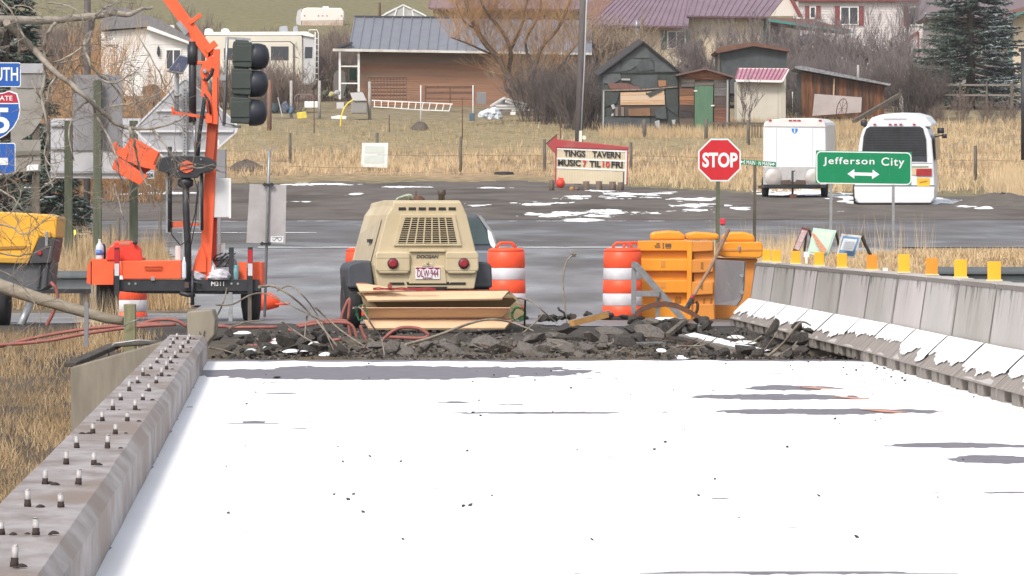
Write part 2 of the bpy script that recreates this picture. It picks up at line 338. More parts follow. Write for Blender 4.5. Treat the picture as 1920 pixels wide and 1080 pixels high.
# ---------------------------------------------------------------- left concrete kerb with anchor bolts
def kx(Y): return -1.46-.0466*(Y-17.9)
kerb = thing('bridge_kerb', 'long concrete bridge kerb on the left with rows of cut anchor bolts', 'kerb', (kx(30), 30, 0))
mb = MB(); n = 34; ringpts = []
prof = [(0, -.4), (0, .19), (-.045, .238), (-.345, .245), (-.36, .23), (-.36, -1.2)]
for i in range(n+1):
    Y = 6+(46.4-6)*i/n
    ringpts += [(kx(Y)+a+.005*mnoise.noise((Y*.8, a*9, 0))+.002*mnoise.noise((Y*5, a*9, 7)), Y, z+.0025*mnoise.noise((Y*1.5, a*5, z*3+4))) for a, z in prof]
k = len(prof); fs = []
for i in range(n):
    for j in range(k): fs.append((i*k+j, i*k+(j+1) % k, (i+1)*k+(j+1) % k, (i+1)*k+j))
fs += [tuple(range(k))[::-1], tuple(n*k+j for j in range(k))]
mb.add(ringpts, fs); mb.build('kerb_body', m_kerb, kerb, world=True)
m_bolt = M('weathered_bolt', (.44, .43, .43), (.30, .27, .26), 40, .6, metal=.15)
m_stain = M('rust_stained_grout', (.05, .035, .03), (.03, .02, .02), 20, .9)
bolt = None; Yb = 12.9
while Yb < 45.5:
    for dx in (-.125, -.245):
        x = kx(Yb)+dx+random.uniform(-.008, .008); y = Yb+random.uniform(-.06, .06)
        if bolt is None:
            q = MB(); q.tube([(0, 0, 0), (0, 0, .048)], .0105, 8); q.tube([(0, 0, .0485), (0.001, 0, .052)], [.0105, .007], 8)
            bolt = q.build('anchor_bolt', m_bolt, kerb); bolts_first = bolt
            q = MB(); q.lathe((0, 0, 0), [(.0135, 0), (.0130, .010), (.0118, .012), (.0115, .022)], 7); nutme = q.build('rust_ring', m_stain, bolt); bb = bolt; nn_ = nutme
        else:
            bb = bolt.copy(); COL.objects.link(bb); bb.parent = kerb; nn_ = nutme.copy(); COL.objects.link(nn_); nn_.parent = bb
        bb.location = Vector((x, y, .243))-kerb.location; bb.rotation_euler = (random.uniform(-.06, .06), random.uniform(-.06, .06), random.uniform(0, 6)); bb.scale = (1, 1, random.uniform(.8, 1.25))
    for _ in range(0):
        q = MB(); cx_ = kx(Yb)-random.uniform(.10, .26); y_ = Yb+random.uniform(-.25, .25); n_ = 11; sx_, sy_ = random.uniform(.05, .13), random.uniform(.06, .2)
        q.add([(cx_+sx_*math.cos(6.283*j/n_)*(1+.5*mnoise.noise((j*1.3, Yb, _))), y_+sy_*math.sin(6.283*j/n_)*(1+.5*mnoise.noise((j*1.9, Yb, _+5))), .2480) for j in range(n_)], [tuple(range(n_))])
        q.build('brown_stain', M('kerb_brown_stain', (.20, .15, .125), (.26, .21, .19), 14, .6) if _ else M('kerb_grit_stain', (.30, .255, .24), (.22, .165, .14), 12, .6), kerb, world=True)
    Yb += 1.58
q = MB()
for i in range(60):      # grit and blown snow lying along the bolt rows
    Yg = 12.9+1.58*random.randint(0, 20)+random.uniform(-.05, .05); x = kx(Yg)-random.uniform(.06, .30); s = random.uniform(.006, .016)
    q.lathe((x, Yg, .243), [(s*1.4, 0), (s, s*.4), (s*.3, s*.7)], 5)
solo(q, 'grit', m_stain, 'dark grit lying between the anchor bolts on the kerb', 'grit', kind='stuff')
# broken end block and wing wall
q = MB(); Y = 47.4
q.ext([P(x, y, Y) for x, y in ((350, 590), (352, 584), (372, 582), (398, 580), (404, 600), (402, 628), (392, 640), (384, 652), (352, 652))], (0, .5, 0))
solo(q, 'concrete_block', m_tanconc, 'pale broken concrete stub standing at the far end of the left kerb', 'concrete block', bevel=.015)
q = MB(); q.bar(P(374, 622, 47.39), P(377, 632, 47.39), .006); q.bar(P(384, 620, 47.39), P(381, 634, 47.39), .006); q.build('chalk_mark', m_black)
o = bpy.data.objects['chalk_mark']; o.parent = bpy.data.objects['concrete_block']; o.location = -o.parent.location
q = MB()
q.ext([(WX(133, 50.5), 50.5, WZ(688, 50.5)), (WX(324, 48.2), 48.2, WZ(634, 48.2)), (WX(324, 48.2), 48.2, -2.2), (WX(133, 50.5), 50.5, -2.6)], (.03, .25, 0))
ww = thing('wing_wall', 'tan concrete wing wall below the embankment left of the kerb', 'wall', (WX(230, 49), 49, -2))
q.build('wall_face', m_tanconc, ww, world=True, bevel=.02)
q = MB()
a, c_ = Vector((WX(131, 50.5), 50.5, WZ(684, 50.5))), Vector((WX(215, 51.3), 51.3, WZ(648, 51.3))); d_ = Vector((WX(328, 50.3), 50.3, WZ(640, 50.3)))
q.bar(a, c_, .14, .05); q.bar(c_, d_, .12, .035)
q.build('wall_cap', M('dark_stained_concrete', (.06, .05, .045), (.11, .095, .08), 5, .9, .4), ww, world=True, bevel=.01)
# ---------------------------------------------------------------- precast barriers on the right
def bx(Y): return float(np.interp(Y, [14, 30, 38, 46, 52, 60, 66], [3.9, 3.82, 3.66, 3.53, 3.36, 3.14, 2.95]))
joints = [63.2, 60.3, 57.4, 54.5, 51.6, 48.8, 46.2, 43.6, 40.9, 38.2, 35.5, 32.7, 29.9]
FR = [(-.322, .10), (-.316, .113), (-.066, .345), (0, .80), (.012, .812), (.15, .812), (.16, .80), (.255, .345), (.49, .13), (.50, .10)]
blabels = ['barrier at the far end, beside the grey steel shield plate', 'second barrier from the shield plate', 'third barrier from the shield plate, rubble against its foot', 'fourth barrier from the shield plate, behind the upright asphalt slab', 'fifth barrier from the shield plate, behind the tall rubble clump', 'sixth barrier from the shield plate', 'seventh barrier from the shield plate', 'eighth barrier from the shield plate, with the plastic bottle stuck on it', 'third nearest barrier on the right', 'second nearest barrier in view on the right', 'nearest barrier on the right, cut by the picture edge', 'barrier just outside the picture on the right']
barr = []
for i in range(len(joints)-1):
    y1, y0 = joints[i], joints[i+1]+.055
    a = Vector((bx(y0), y0, 0)); c_ = Vector((bx(y1), y1, 0)); Lg = (c_-a).length; ang = math.atan2(-(c_.x-a.x), c_.y-a.y)
    B = thing('concrete_barrier', 'stained precast concrete '+blabels[i], 'barrier', a, ang, 'precast concrete barriers along the bridge'); barr.append((B, Lg, a, ang))
    q = MB(); nn = 8; vs_ = []
    for j in range(nn+1):
        yy = Lg*j/nn
        inset = .012 if j in (0, nn) else 0
        vs_ += [(x*(1-inset*2)+.004*mnoise.noise((x*3, yy+i*7, z)), yy, z-(inset if z > .7 else 0)) for x, z in FR]
    k = len(FR); fs = [(j*k+m_, j*k+(m_+1) % k, (j+1)*k+(m_+1) % k, (j+1)*k+m_) for j in range(nn) for m_ in range(k)]
    fs += [tuple(range(k)), tuple(nn*k+m_ for m_ in range(k))[::-1]]
    q.add(vs_, fs)
    q.build('body', (m_conc, m_concb, m_concc)[(i*7+i//3) % 3], B)
    for y_0, y_1 in ((0, .34), (.82, Lg*.5-.12), (Lg*.5+.12, Lg-.86), (Lg-.36, Lg)):
        q = MB(); q.box(-.313, .49, y_0+.003, y_1-.003, 0, .0995); q.build('foot', m_conc2, B, bevel=.012)
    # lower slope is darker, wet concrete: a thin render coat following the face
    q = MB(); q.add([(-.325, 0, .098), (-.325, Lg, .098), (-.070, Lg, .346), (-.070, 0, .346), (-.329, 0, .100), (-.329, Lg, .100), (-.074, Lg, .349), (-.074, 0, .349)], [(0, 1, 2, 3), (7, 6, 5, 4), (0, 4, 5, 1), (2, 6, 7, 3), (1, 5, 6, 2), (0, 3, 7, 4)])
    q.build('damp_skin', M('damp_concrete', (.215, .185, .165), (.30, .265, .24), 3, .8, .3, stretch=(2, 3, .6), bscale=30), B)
    # snow lying on the slope, ragged lower edge
    q = MB(); ns = 150; cov = .74 if i not in (5, 6) else .52
    A_ = Vector((-.077, 0, .352)); D_ = Vector((-.242, 0, -.225)); nrm = Vector((-.67, 0, .74))
    tops, bots = [], []
    for j in range(ns+1):
        yy = .03+(Lg-.06)*j/ns
        e = .34*(mnoise.noise((yy*1.3+i*5.3, 3, 0)))+.12*(mnoise.noise((yy*6+i*3, 9, 0)))+.12*(mnoise.noise((yy*23+i*3, 5, 0)))
        fr = max(.3, min(.97, cov+e)); t0 = .015+.03*abs(mnoise.noise((yy*9, i, 4)))
        tops.append((yy, t0)); bots.append((yy, fr))
    vs_ = []
    for (yy, t0), (_, t1) in zip(tops, bots):
        th = .010+.004*mnoise.noise((yy*5, i, 2))
        for t_, h_ in ((t0, .003), (t0+.03, th), ((t0+t1)/2, th*1.2), (t1-.02, th), (t1, .003)):
            p_ = A_+D_*t_+nrm*h_; vs_.append((p_.x, yy, p_.z))
    fs = [(j*5+m_, (j+1)*5+m_, (j+1)*5+m_+1, j*5+m_+1) for j in range(ns) for m_ in range(4)]
    q.add(vs_, fs, smooth=True); q.build('snow_cover', m_snow, B)
    # dark run-off streaks under the top edge
    q = MB()
    for j in range(22):
        yy = random.uniform(.02, Lg-.1); l_ = random.choice([.05, .07, .1, .14, .2, .3, .44]); w_ = random.uniform(.01, .06) if l_ < .2 else random.uniform(.006, .02)
        zt = .795; zb = zt-l_; fx = lambda z: -.066+(z-.345)/.455*.066-.003
        q.add([(fx(zt), yy, zt), (fx(zt), yy+w_, zt), (fx(zb), yy+w_*.6, zb), (fx(zb), yy+w_*.4, zb)], [(0, 1, 2, 3)])
    for yy, w_ in ((Lg-.075, .07),)+(((.004, .03),) if i % 2 else ()):  # dark strips painted at the segment ends stand in for shaded joint gaps
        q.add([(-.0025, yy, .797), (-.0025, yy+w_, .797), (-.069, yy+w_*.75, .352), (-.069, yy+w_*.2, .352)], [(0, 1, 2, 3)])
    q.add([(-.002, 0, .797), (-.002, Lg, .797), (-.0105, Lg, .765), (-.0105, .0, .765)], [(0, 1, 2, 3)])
    q.build('runoff_and_joint_shade', M('runoff_and_joint_shade', (.12, .10, .09), (.22, .195, .175), 9, .9, stretch=(1, 6, 1)), B)
# yellow reflective markers on top
mk = [1437, 1455, 1491, 1535, 1578, 1634, 1694, 1746, 1800, 1863]
mlab = ['first yellow marker on the barrier top, next to the orange plastic barrier', 'second yellow marker on the barrier top from the orange plastic barrier', 'third yellow marker, below the narrow red folding board', 'fourth yellow marker, below the green and orange folding board', 'fifth yellow marker, below the white and blue folding board', 'darker amber marker right of the folding boards', 'taller yellow marker below the tall green sign post', 'amber marker third from the right', 'yellow marker second from the right', 'rightmost and nearest yellow marker']
for n_, px in enumerate(mk):
    lo, hi = 30., 66.
    for _ in range(40):
        mid = (lo+hi)/2; x = CX+(bx(mid)+.07)*F/mid
        if x > px: lo = mid
        else: hi = mid
    Y = (lo+hi)/2
    T = thing('reflective_marker', mlab[n_], 'marker', (bx(Y)+.075, Y, .812), 0, 'yellow reflective markers on the barrier tops')
    hgt = .15 if n_ != 6 else .17
    q = MB(); q.box(-.052, .052, -.004, .004, .012, hgt); q.build('reflector_plate', m_yel if n_ not in (5, 7) else M('marker_amber', (.72, .27, .03), (.66, .22, .02), 6, .4), T, bevel=.003)
    q = MB(); q.box(-.06, .06, -.03, .045, 0, .0118); q.build('base_flange', M('marker_base', (.8, .6, .3), None, rough=.5), T)
# small white barrier-top tabs seen behind
for px, py, lab in ((1660, 508, 'small white marker tab left of the taller yellow marker'), (1512, 478, 'small white marker tab by the folding boards')):
    q = MB(); Y = 52; q.pol([(px-5, py-6), (px+5, py-6), (px+5, py+4), (px-5, py+4)], Y, .02); q.pol([(px-2, py+4), (px+2, py+4), (px+2, py+16), (px-2, py+16)], Y, .02); solo(q, 'marker_tab', m_white, lab, 'marker', 'small white marker tabs')
# ---------------------------------------------------------------- tan towable compressor in the middle
m_tan = M('tan_enamel', (.56, .46, .30), (.49, .40, .255), 2.5, .5, .05, c3=(.60, .51, .36))
m_tand = M('dark_grille_recess', (.025, .023, .022), None, rough=.7)
m_fend = M('dark_grey_fender', (.075, .082, .10), (.055, .06, .072), 4, .6)
C0 = thing('air_compressor', 'tan towable air compressor with barred rear grille and round red lights, behind the plank stack', 'compressor', (-1.03, 61.0, .0), R(9))
def zz(y): return 1.21+(430-(340+y/3))/155.7      # from a 3x enlargement of the photo
def xx(x): return ((600+x/3)-800)/155.7
# body: stations front to back of the canopy
q = MB()
def ring(y, pts): return [(x, y, z) for x, z in pts]
lowL, lowR = xx(325), xx(870)
sect = [(lowL, zz(605)), (xx(300), zz(470)), (xx(318), zz(398)), (xx(375), zz(190)), (xx(405), zz(150)), (xx(415), zz(118)), (xx(795), zz(118)), (xx(810), zz(150)), (xx(828), zz(190)), (xx(880), zz(398)), (xx(895), zz(470)), (lowR, zz(605))]
back = [(x*1.02, z+.04 if z > 1 else z) for x, z in sect]
st = [(-.02, sect), (.10, [(x*1.0, z+(.025 if z > 1.4 else 0)) for x, z in sect]), (1.0, [(x, z+(.03 if z > 1.4 else 0)) for x, z in sect]), (2.1, [(x, z+(.0 if z > 1.4 else 0)) for x, z in sect]), (2.35, [(x*.93, z-.02) for x, z in sect])]
n = len(sect); vs_ = []
for y, pt in st: vs_ += ring(y, pt)
fs = [(i*n+j, i*n+(j+1) % n, (i+1)*n+(j+1) % n, (i+1)*n+j) for i in range(len(st)-1) for j in range(n)]
fs += [tuple(range(n)), tuple((len(st)-1)*n+j for j in range(n))[::-1]]
q.add(vs_, fs); q.build('canopy', m_tan, C0, bevel=.012)
# raised face panel round the grille
def zr(pts, y, d, name, mat, bev=0, par=C0, **k):
    r = MB(); r.ext([(xx(a), y, zz(b_)) for a, b_ in pts], (0, d, 0)); return r.build(name, mat, par, bevel=bev, **k)
fr_o = [(455, 187), (760, 187), (798, 362), (412, 362)]; fr_i = [(478, 205), (742, 205), (772, 350), (436, 350)]
r = MB(); k = 4; vo = [(xx(a), -.045, zz(b_)) for a, b_ in fr_o]; vi = [(xx(a), -.045, zz(b_)) for a, b_ in fr_i]; vo2 = [(x, -.02, z) for x, _, z in vo]; vi2 = [(x, -.02, z) for x, _, z in vi]
r.add(vo+vi+vo2+vi2, [(i, (i+1) % 4, 4+(i+1) % 4, 4+i) for i in range(4)]+[(i, 8+i, 8+(i+1) % 4, (i+1) % 4) for i in range(4)]+[(4+i, 4+(i+1) % 4, 12+(i+1) % 4, 12+i) for i in range(4)])
r.build('grille_surround', m_tan, C0, bevel=.004)
gp = zr([(478, 206), (741, 206), (771, 350), (437, 350)], -.024, .01, 'grille_recess', m_tand)
r = MB()
for i in range(12):
    y_ = 213+i*11.9; tl = (y_-205)/145; xl = 478-42*tl; xr = 742+30*tl
    r.bar((xx(xl), -.036, zz(y_)), (xx(xr), -.036, zz(y_)), .014, .0072)
r.build('grille_bars', m_tan, C0)
for i in range(1, 7):
    t_ = i/7; a = (478+t_*264, 205); b_ = (436+t_*336, 350)
    r = MB(); r.bar((xx(a[0]), -.039, zz(a[1])), (xx(b_[0]), -.039, zz(b_[1])), .016, .014); r.build('grille_mullion', m_tan, C0)
for i in range(6):
    a = 441+i*56.7; zr([(a, 146), (a+40, 146), (a+41, 162), (a-1, 162)], -.028, .02, 'vent_slot', m_tand)
# shoulder ledge and lamp housings
zr([(316, 396), (495, 396), (503, 408), (503, 500), (490, 520), (330, 520), (308, 495), (306, 410)], -.075, .06, 'lamp_housing', m_tan, .02)
zr([(712, 396), (880, 396), (892, 410), (892, 495), (870, 520), (722, 520), (703, 500), (703, 408)], -.075, .06, 'lamp_housing', m_tan, .02)
zr([(503, 385), (705, 385), (705, 398), (503, 398)], -.055, .04, 'face_ledge', m_tan, .008)
zr([(508, 478), (702, 478), (712, 575), (498, 575)], -.040, .025, 'plate_panel', m_tan, .006)
for px in (404, 806):
    r = MB(); r.lathe((xx(px), -.076, zz(461)), [(.066, 0), (.066, -.02), (.055, -.03)], 22, axis='y'); L_ = r.build('tail_lamp', m_black, C0)
    r = MB(); r.lathe((xx(px), -.104, zz(461)), [(.054, 0), (.052, -.006), (.03, -.009)], 22, axis='y'); r.build('red_lens', M('red_lens', (.27, .018, .028), None, rough=.5), L_)
for py, hh in ((430, 3), (500, 3)):
    for x0, x1 in ((312, 500), (706, 890)): zr([(x0, py), (x1, py), (x1, py+hh), (x0, py+hh)], -.0765, .003, 'pressed_groove', M('tan_shadow_gap', (.28, .22, .14), None))
P0 = zr([(534, 482), (674, 482), (674, 550), (534, 550)], -.052, .008, 'licence_plate', M('plate_white', (.72, .70, .74), None, rough=.4), .002)
m_pl = M('plate_crimson', (.25, .02, .07), None, rough=.5)
r = MB(); r.ext([(xx(a), -.0535, zz(b_)) for a, b_ in ((536, 484), (672, 484), (672, 492), (655, 498), (640, 489), (622, 496), (600, 487), (582, 497), (560, 489), (548, 497), (536, 492))], (0, .001, 0)); r.build('mountain_band', m_pl, P0)
text('DLW·944', 'plate_number', xx(604), zz(517), -.0545, .255, .085, m_pl, P0, off=.0)
text('COMMERCIAL', 'plate_caption', xx(604), zz(543), -.0545, .12, .014, m_pl, P0)
text('DOOSAN', 'maker_lettering', xx(604), zz(423), -.024, .27, .04, m_black, C0, off=.02, shear=.25)
r = MB(); r.lathe((xx(604), -.045, zz(460)), [(.014, 0), (.014, -.02), (.01, -.024)], 12, axis='y'); r.build('plate_lamp', m_galv, C0)
zr([(570, 478), (640, 478), (628, 462), (582, 462)], -.048, .03, 'plate_lamp_hood', m_tan, .004)
for a in ([(388, 568), (470, 568), (476, 582), (392, 582)], [(484, 566), (728, 566), (728, 582), (490, 582)], [(736, 568), (822, 568), (820, 582), (728, 582)], [(488, 592), (716, 592), (712, 605), (494, 605)]):
    zr(a, -.028, .02, 'bumper_slot', m_tand)
# side door panel, louvres, decals on the visible left side
r = MB(); r.add([(xx(300)-.012, .25, zz(465)), (xx(300)-.012, 1.9, zz(465)), (xx(340)-.012, 1.9, zz(300)), (xx(372)-.016, .3, zz(210))], [(0, 1, 2, 3)]); r.build('side_door', M('tan_side', (.52, .44, .31), (.46, .385, .265), 3, .5), C0)
r = MB(); r.box(xx(318)-.016, xx(318)+.03, .55, .8, zz(345), zz(325)); r.build('door_latch', m_black, C0)
# roof fittings: lifting eye, exhaust, fuel cap, cable coil
r = MB(); r.tube([(xx(563), .35, zz(98)), (xx(563), .35, zz(50))], .009, 6); r.lathe((xx(575), .35, zz(117)), [(.10, 0), (.08, .05), (.03, .08)], 10); r.build('lifting_eye', m_rust, C0)
r = MB(); r.lathe((xx(706), .3, zz(122)), [(.04, 0), (.04, .10), (.052, .105), (.052, .16), (.04, .165)], 14); r.build('exhaust_stack', M('burnt_exhaust', (.06, .05, .045), (.11, .08, .06), 20, .6), C0)
for i in range(4):
    r = MB(); pts = [(xx(470+i*14)+.06*math.cos(a_), .25+.04*math.sin(a_*2+i), zz(112)+.05*abs(math.sin(a_))+.01*i) for a_ in np.linspace(0, math.pi, 9)]
    r.tube(pts, .012, 6); r.build('air_hose_loop', M('pale_green_hose', (.42, .46, .36), (.3, .34, .27), 30, .6), C0)
# fenders, wheels, drawbar
for sgn, a in ((-1, [(160, 490), (178, 462), (240, 446), (298, 446), (312, 600), (166, 600)]), (1, [(888, 450), (960, 455), (984, 476), (990, 600), (876, 600)])):
    r = MB(); r.ext([(xx(u), .18, zz(v)) for u, v in a], (0, .72, 0)); r.build('fender', m_fend, C0, bevel=.025)
    r = MB(); xw = xx(205) if sgn < 0 else xx(935)
    r.lathe((xw-.105, .54, .335), [(.20, 0), (.30, .012), (.335, .04), (.335, .17), (.30, .198), (.20, .21)], 28, axis='x'); wh = r.build('wheel', m_rubber, C0)
    r = MB(); r.lathe((xw-.11, .54, .335), [(.19, 0), (.17, .03), (.05, .02)], 20, axis='x'); r.build('rim', m_black, wh)
r = MB(); r.box(-.75, .75, .48, .60, .30, .38); r.box(-.35, -.28, .2, 2.9, .36, .45); r.box(.28, .35, .2, 2.9, .36, .45); r.bar((0, 2.6, .42), (0, 3.6, .42), .09); r.build('chassis', m_black, C0)
# ---------------------------------------------------------------- stack of ripped plywood boards in front
m_ply = M('plywood_face', (.68, .47, .30), (.58, .38, .23), 3, .7, .08, stretch=(.4, 1, 5))
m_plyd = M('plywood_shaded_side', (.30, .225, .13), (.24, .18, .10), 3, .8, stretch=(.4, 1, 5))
m_plyr = M('red_plywood_edge', (.22, .05, .035), (.30, .12, .08), 20, .8)
Yp = 59.4
def zp(y): return WZ(340+y/3, Yp)
def xp(x): return WX(600+x/3, Yp)
def board(lab, quad, y_t, y_b, mat=m_ply, face_shift=0):
    """long mitred board: quad = tl, tr, br, bl in enlarged pixels; y_t, y_b distance of its top and bottom edge"""
    (ax, ay), (bx_, by), (cx_, cy), (dx_, dy) = quad
    v = [Vector((xp(ax), y_t, zp(ay))), Vector((xp(bx_), y_t, zp(by))), Vector((xp(cx_), y_b, zp(cy))), Vector((xp(dx_), y_b, zp(dy)))]
    nr = (v[1]-v[0]).cross(v[3]-v[0]).normalized(); nr = nr if nr.y > 0 else -nr
    T = thing('plank', lab, 'board', (v[3]+v[2])/2, 0, 'mitred plywood boards stacked in front of the compressor')
    r = MB(); r.ext(v, nr*.022); r.build('board_face', mat, T, world=True)
    r = MB(); r.bar(v[0]+Vector((0, -.002, .006)), v[1]+Vector((0, -.002, .006)), .016, .010); r.build('red_edge', m_plyr, T, world=True)
    return T
board('bottom pale plywood board of the mitred stack, resting on the ground', [(245, 778), (1078, 778), (1040, 822), (275, 824)], 59.45, 59.28)
board('third plywood board from the top of the stack, with a dark knot', [(235, 717), (1068, 717), (1022, 766), (270, 770)], 59.30, 59.45)
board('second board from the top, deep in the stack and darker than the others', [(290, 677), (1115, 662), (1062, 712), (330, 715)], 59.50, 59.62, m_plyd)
board('top plywood board of the mitred stack, under the red cords', [(235, 622), (1062, 614), (1022, 658), (270, 668)], 59.45, 59.28)
board('loose plywood offcut poking up at the left of the stack top', [(202, 574), (262, 576), (480, 612), (226, 617)], 59.5, 59.32)
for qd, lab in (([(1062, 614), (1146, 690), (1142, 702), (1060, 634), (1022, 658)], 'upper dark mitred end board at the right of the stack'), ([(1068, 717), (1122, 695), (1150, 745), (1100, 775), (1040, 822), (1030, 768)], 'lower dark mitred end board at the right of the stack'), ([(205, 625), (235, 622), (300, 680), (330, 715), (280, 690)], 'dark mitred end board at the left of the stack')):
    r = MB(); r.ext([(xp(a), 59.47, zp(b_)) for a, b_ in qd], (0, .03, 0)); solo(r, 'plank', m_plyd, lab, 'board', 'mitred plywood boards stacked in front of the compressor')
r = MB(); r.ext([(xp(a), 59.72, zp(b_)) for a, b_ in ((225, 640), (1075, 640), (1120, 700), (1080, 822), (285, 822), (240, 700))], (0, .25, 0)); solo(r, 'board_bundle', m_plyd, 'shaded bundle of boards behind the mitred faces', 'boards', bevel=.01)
m_redcord = M('red_cord', (.40, .04, .05), (.25, .03, .03), 30, .8)
r = MB()
for s_ in range(3):
    pts = [(xp(300+i*32), 59.28, zp(608-4*s_+7*mnoise.noise((i*.7, s_*3, 1)))) for i in range(12)]; r.tube(pts, .006, 5)
for s_ in range(5): r.tube([(xp(385+s_*5), 59.27, zp(575+i*9)) for i in range(5)], .004, 4)
solo(r, 'tangled_cord', m_redcord, 'tangle of red cord lying over the top board', 'cord')
def wire_tangle(cx, cy, rx, ry, Y, n, mat, lab, name='wire_tangle', cat='wire', rad=.006, world3x=True):
    r = MB()
    for s_ in range(n):
        a0 = random.uniform(0, 6); pts = []
        for i in range(10):
            a_ = a0+i*.45; rr_ = .55+.45*random.random()
            pts.append((WX(cx+rx*rr_*math.cos(a_), Y), Y+random.uniform(-.08, .08), WZ(cy-ry*rr_*math.sin(a_), Y)))
        r.tube(pts, rad, 4)
    return solo(r, name, mat, lab, cat)
m_gwire = M('green_wire', (.05, .22, .08), (.03, .12, .05), 20, .6)
wire_tangle(972, 588, 16, 16, 59.2, 9, m_gwire, 'tangle of green tie wire at the right end of the boards', rad=.005)
wire_tangle(678, 585, 12, 18, 59.2, 5, m_gwire, 'few strands of green wire at the left end of the boards', rad=.005)
# ---------------------------------------------------------------- traffic drums
def drum(cx, Y, lab, z0=None, yaw=0):
    z0 = gz(WX(cx, Y), Y) if z0 is None else z0
    T = thing('traffic_drum', lab, 'traffic drum', (WX(cx, Y), Y, z0), yaw, 'orange and white traffic drums')
    r = MB(); r.lathe((0, 0, 0), [(.30, 0), (.30, .05), (.272, .06)], 28); r.build('base_ring', m_rubber, T)
    hs = [.06, .20, .365, .54, .70, .915]; rr_ = .262
    for i in range(5):
        a, b_ = hs[i], hs[i+1]; rad = rr_-.004*i
        r = MB(); r.lathe((0, 0, 0), [(rad, a+.001), (rad+.006, a+.008), (rad+.004, b_-.008), (rad-.004, b_-.001)], 30)
        r.build('reflective_band' if i % 2 else 'drum_body', m_refl if i % 2 else m_orange2, T)
    r = MB(); r.lathe((0, 0, 0), [(.243, .916), (.236, .945), (.19, .965)], 30); top = r.build('drum_top', m_orange2, T)
    r = MB(); r.tube([(-.13, 0, .955), (-.105, 0, 1.01), (-.08, 0, 1.03), (.08, 0, 1.03), (.105, 0, 1.01), (.13, 0, .955)], .018, 8); r.build('handle', m_orange2, top)
    return T
drum(949, 67.2, 'whole traffic drum right of the compressor, scuffed orange with white bands', 0, .3)
drum(683, 67.6, 'traffic drum mostly hidden behind the left side of the compressor', 0, 1.2)
drum(1167, 67.0, 'traffic drum standing left of the orange plastic barrier', 0, .1)
drum(1184, 67.9, 'traffic drum hidden behind the one next to the orange plastic barrier', 0, .6)
drum(240, 69.5, 'traffic drum seen under the orange signal trailer', -.12, .2)
# ---------------------------------------------------------------- dark pickup hidden behind the compressor
Yc = 72.
CAR = thing('parked_pickup', 'dark grey pickup cab with snow along its pillar, hidden behind the compressor', 'pickup truck', (WX(850, Yc), Yc, 0))
m_car = M('charcoal_car_paint', (.10, .11, .13), (.075, .08, .095), 2, .25)
r = MB(); sec = [(790, 470), (790, 408), (812, 399), (860, 398), (892, 402), (909, 412), (922, 440), (931, 466), (938, 480), (941, 520), (935, 560), (790, 560)]
r.pol(sec, Yc, 1.7); r.build('cab', m_car, CAR, world=True, bevel=.05)
r = MB(); r.pol([(800, 412), (880, 408), (902, 415), (915, 440), (921, 458), (800, 460)], Yc-.02, .015); r.build('rear_window', M('teal_dark_glass', (.09, .13, .135), (.06, .085, .09), 2, .12), CAR, world=True, bevel=.01)
r = MB(); r.pol([(790, 470), (936, 470), (945, 482), (945, 540), (790, 540)], Yc-.9, .9); r.build('load_bed', M('blue_grey_car_paint', (.16, .18, .215), None, rough=.3), CAR, world=True, bevel=.03)
r = MB(); r.pol([(914, 430), (921, 436), (929, 460), (926, 466), (920, 460), (916, 448)], Yc-.03, .008); r.build('snow_patch', m_snow, CAR, world=True)
r = MB(); r.pol([(896, 404), (902, 404), (926, 438), (932, 462), (927, 462), (920, 440)], Yc-.025, .02); r.build('pillar_trim', m_galv, CAR, world=True)
for xc in (845, 920):
    r = MB(); r.lathe((WX(xc, Yc)-.1, Yc+.3, .34), [(.2, 0), (.34, .02), (.34, .2), (.2, .22)], 20, axis='x'); r.build('wheel', m_rubber, CAR, world=True)
# ---------------------------------------------------------------- portable traffic signal trailer
Yt = 66.
TR = thing('signal_trailer', 'orange portable traffic signal trailer with black frame, tool box and folded mast', 'signal trailer', (WX(330, Yt), Yt, 0))
def part(name, mat, pts, dy=0, dep=.1, par=TR, bev=0, **k):
    r = MB(); r.pol(pts, Yt+dy, dep); return r.build(name, mat, par, world=True, bevel=bev, **k)
def tub(name, mat, pts, rad, dy=0, par=TR, n=8, smooth=True):
    r = MB(); r.tube([P(a, b_, Yt+dy) for a, b_ in pts], rad, n, smooth=smooth); return r.build(name, mat, par, world=True)
def bars(name, mat, a, b_, w_, dep, dy=0, par=TR, bev=.004):
    A_, B_ = P(*a, Yt+dy), P(*b_, Yt+dy); r = MB(); d = (B_-A_).normalized(); s_ = d.cross(Vector((0, 1, 0))).normalized()*w_/2
    r.ext([A_-s_, A_+s_, B_+s_, B_-s_], (0, dep, 0)); return r.build(name, mat, par, world=True, bevel=bev)
fb = part('frame_beam', m_black, [(216, 524), (486, 524), (486, 546), (216, 546)], 0, .1, bev=.005)
part('frame_underside', m_black, [(222, 546), (478, 546), (470, 552), (262, 550)], .06, 1.6)
text('M311', 'unit_number', WX(408, Yt), WZ(532, Yt), Yt-.002, 24/144, 8.5/144, m_white, fb, True, off=.02)
for px in (242, 254, 434, 446):
    r = MB(); r.lathe(P(px, 532, Yt-.001), [(.017, 0), (.014, -.008)], 10, axis='y'); r.build('bolt', m_galv, fb, world=True)
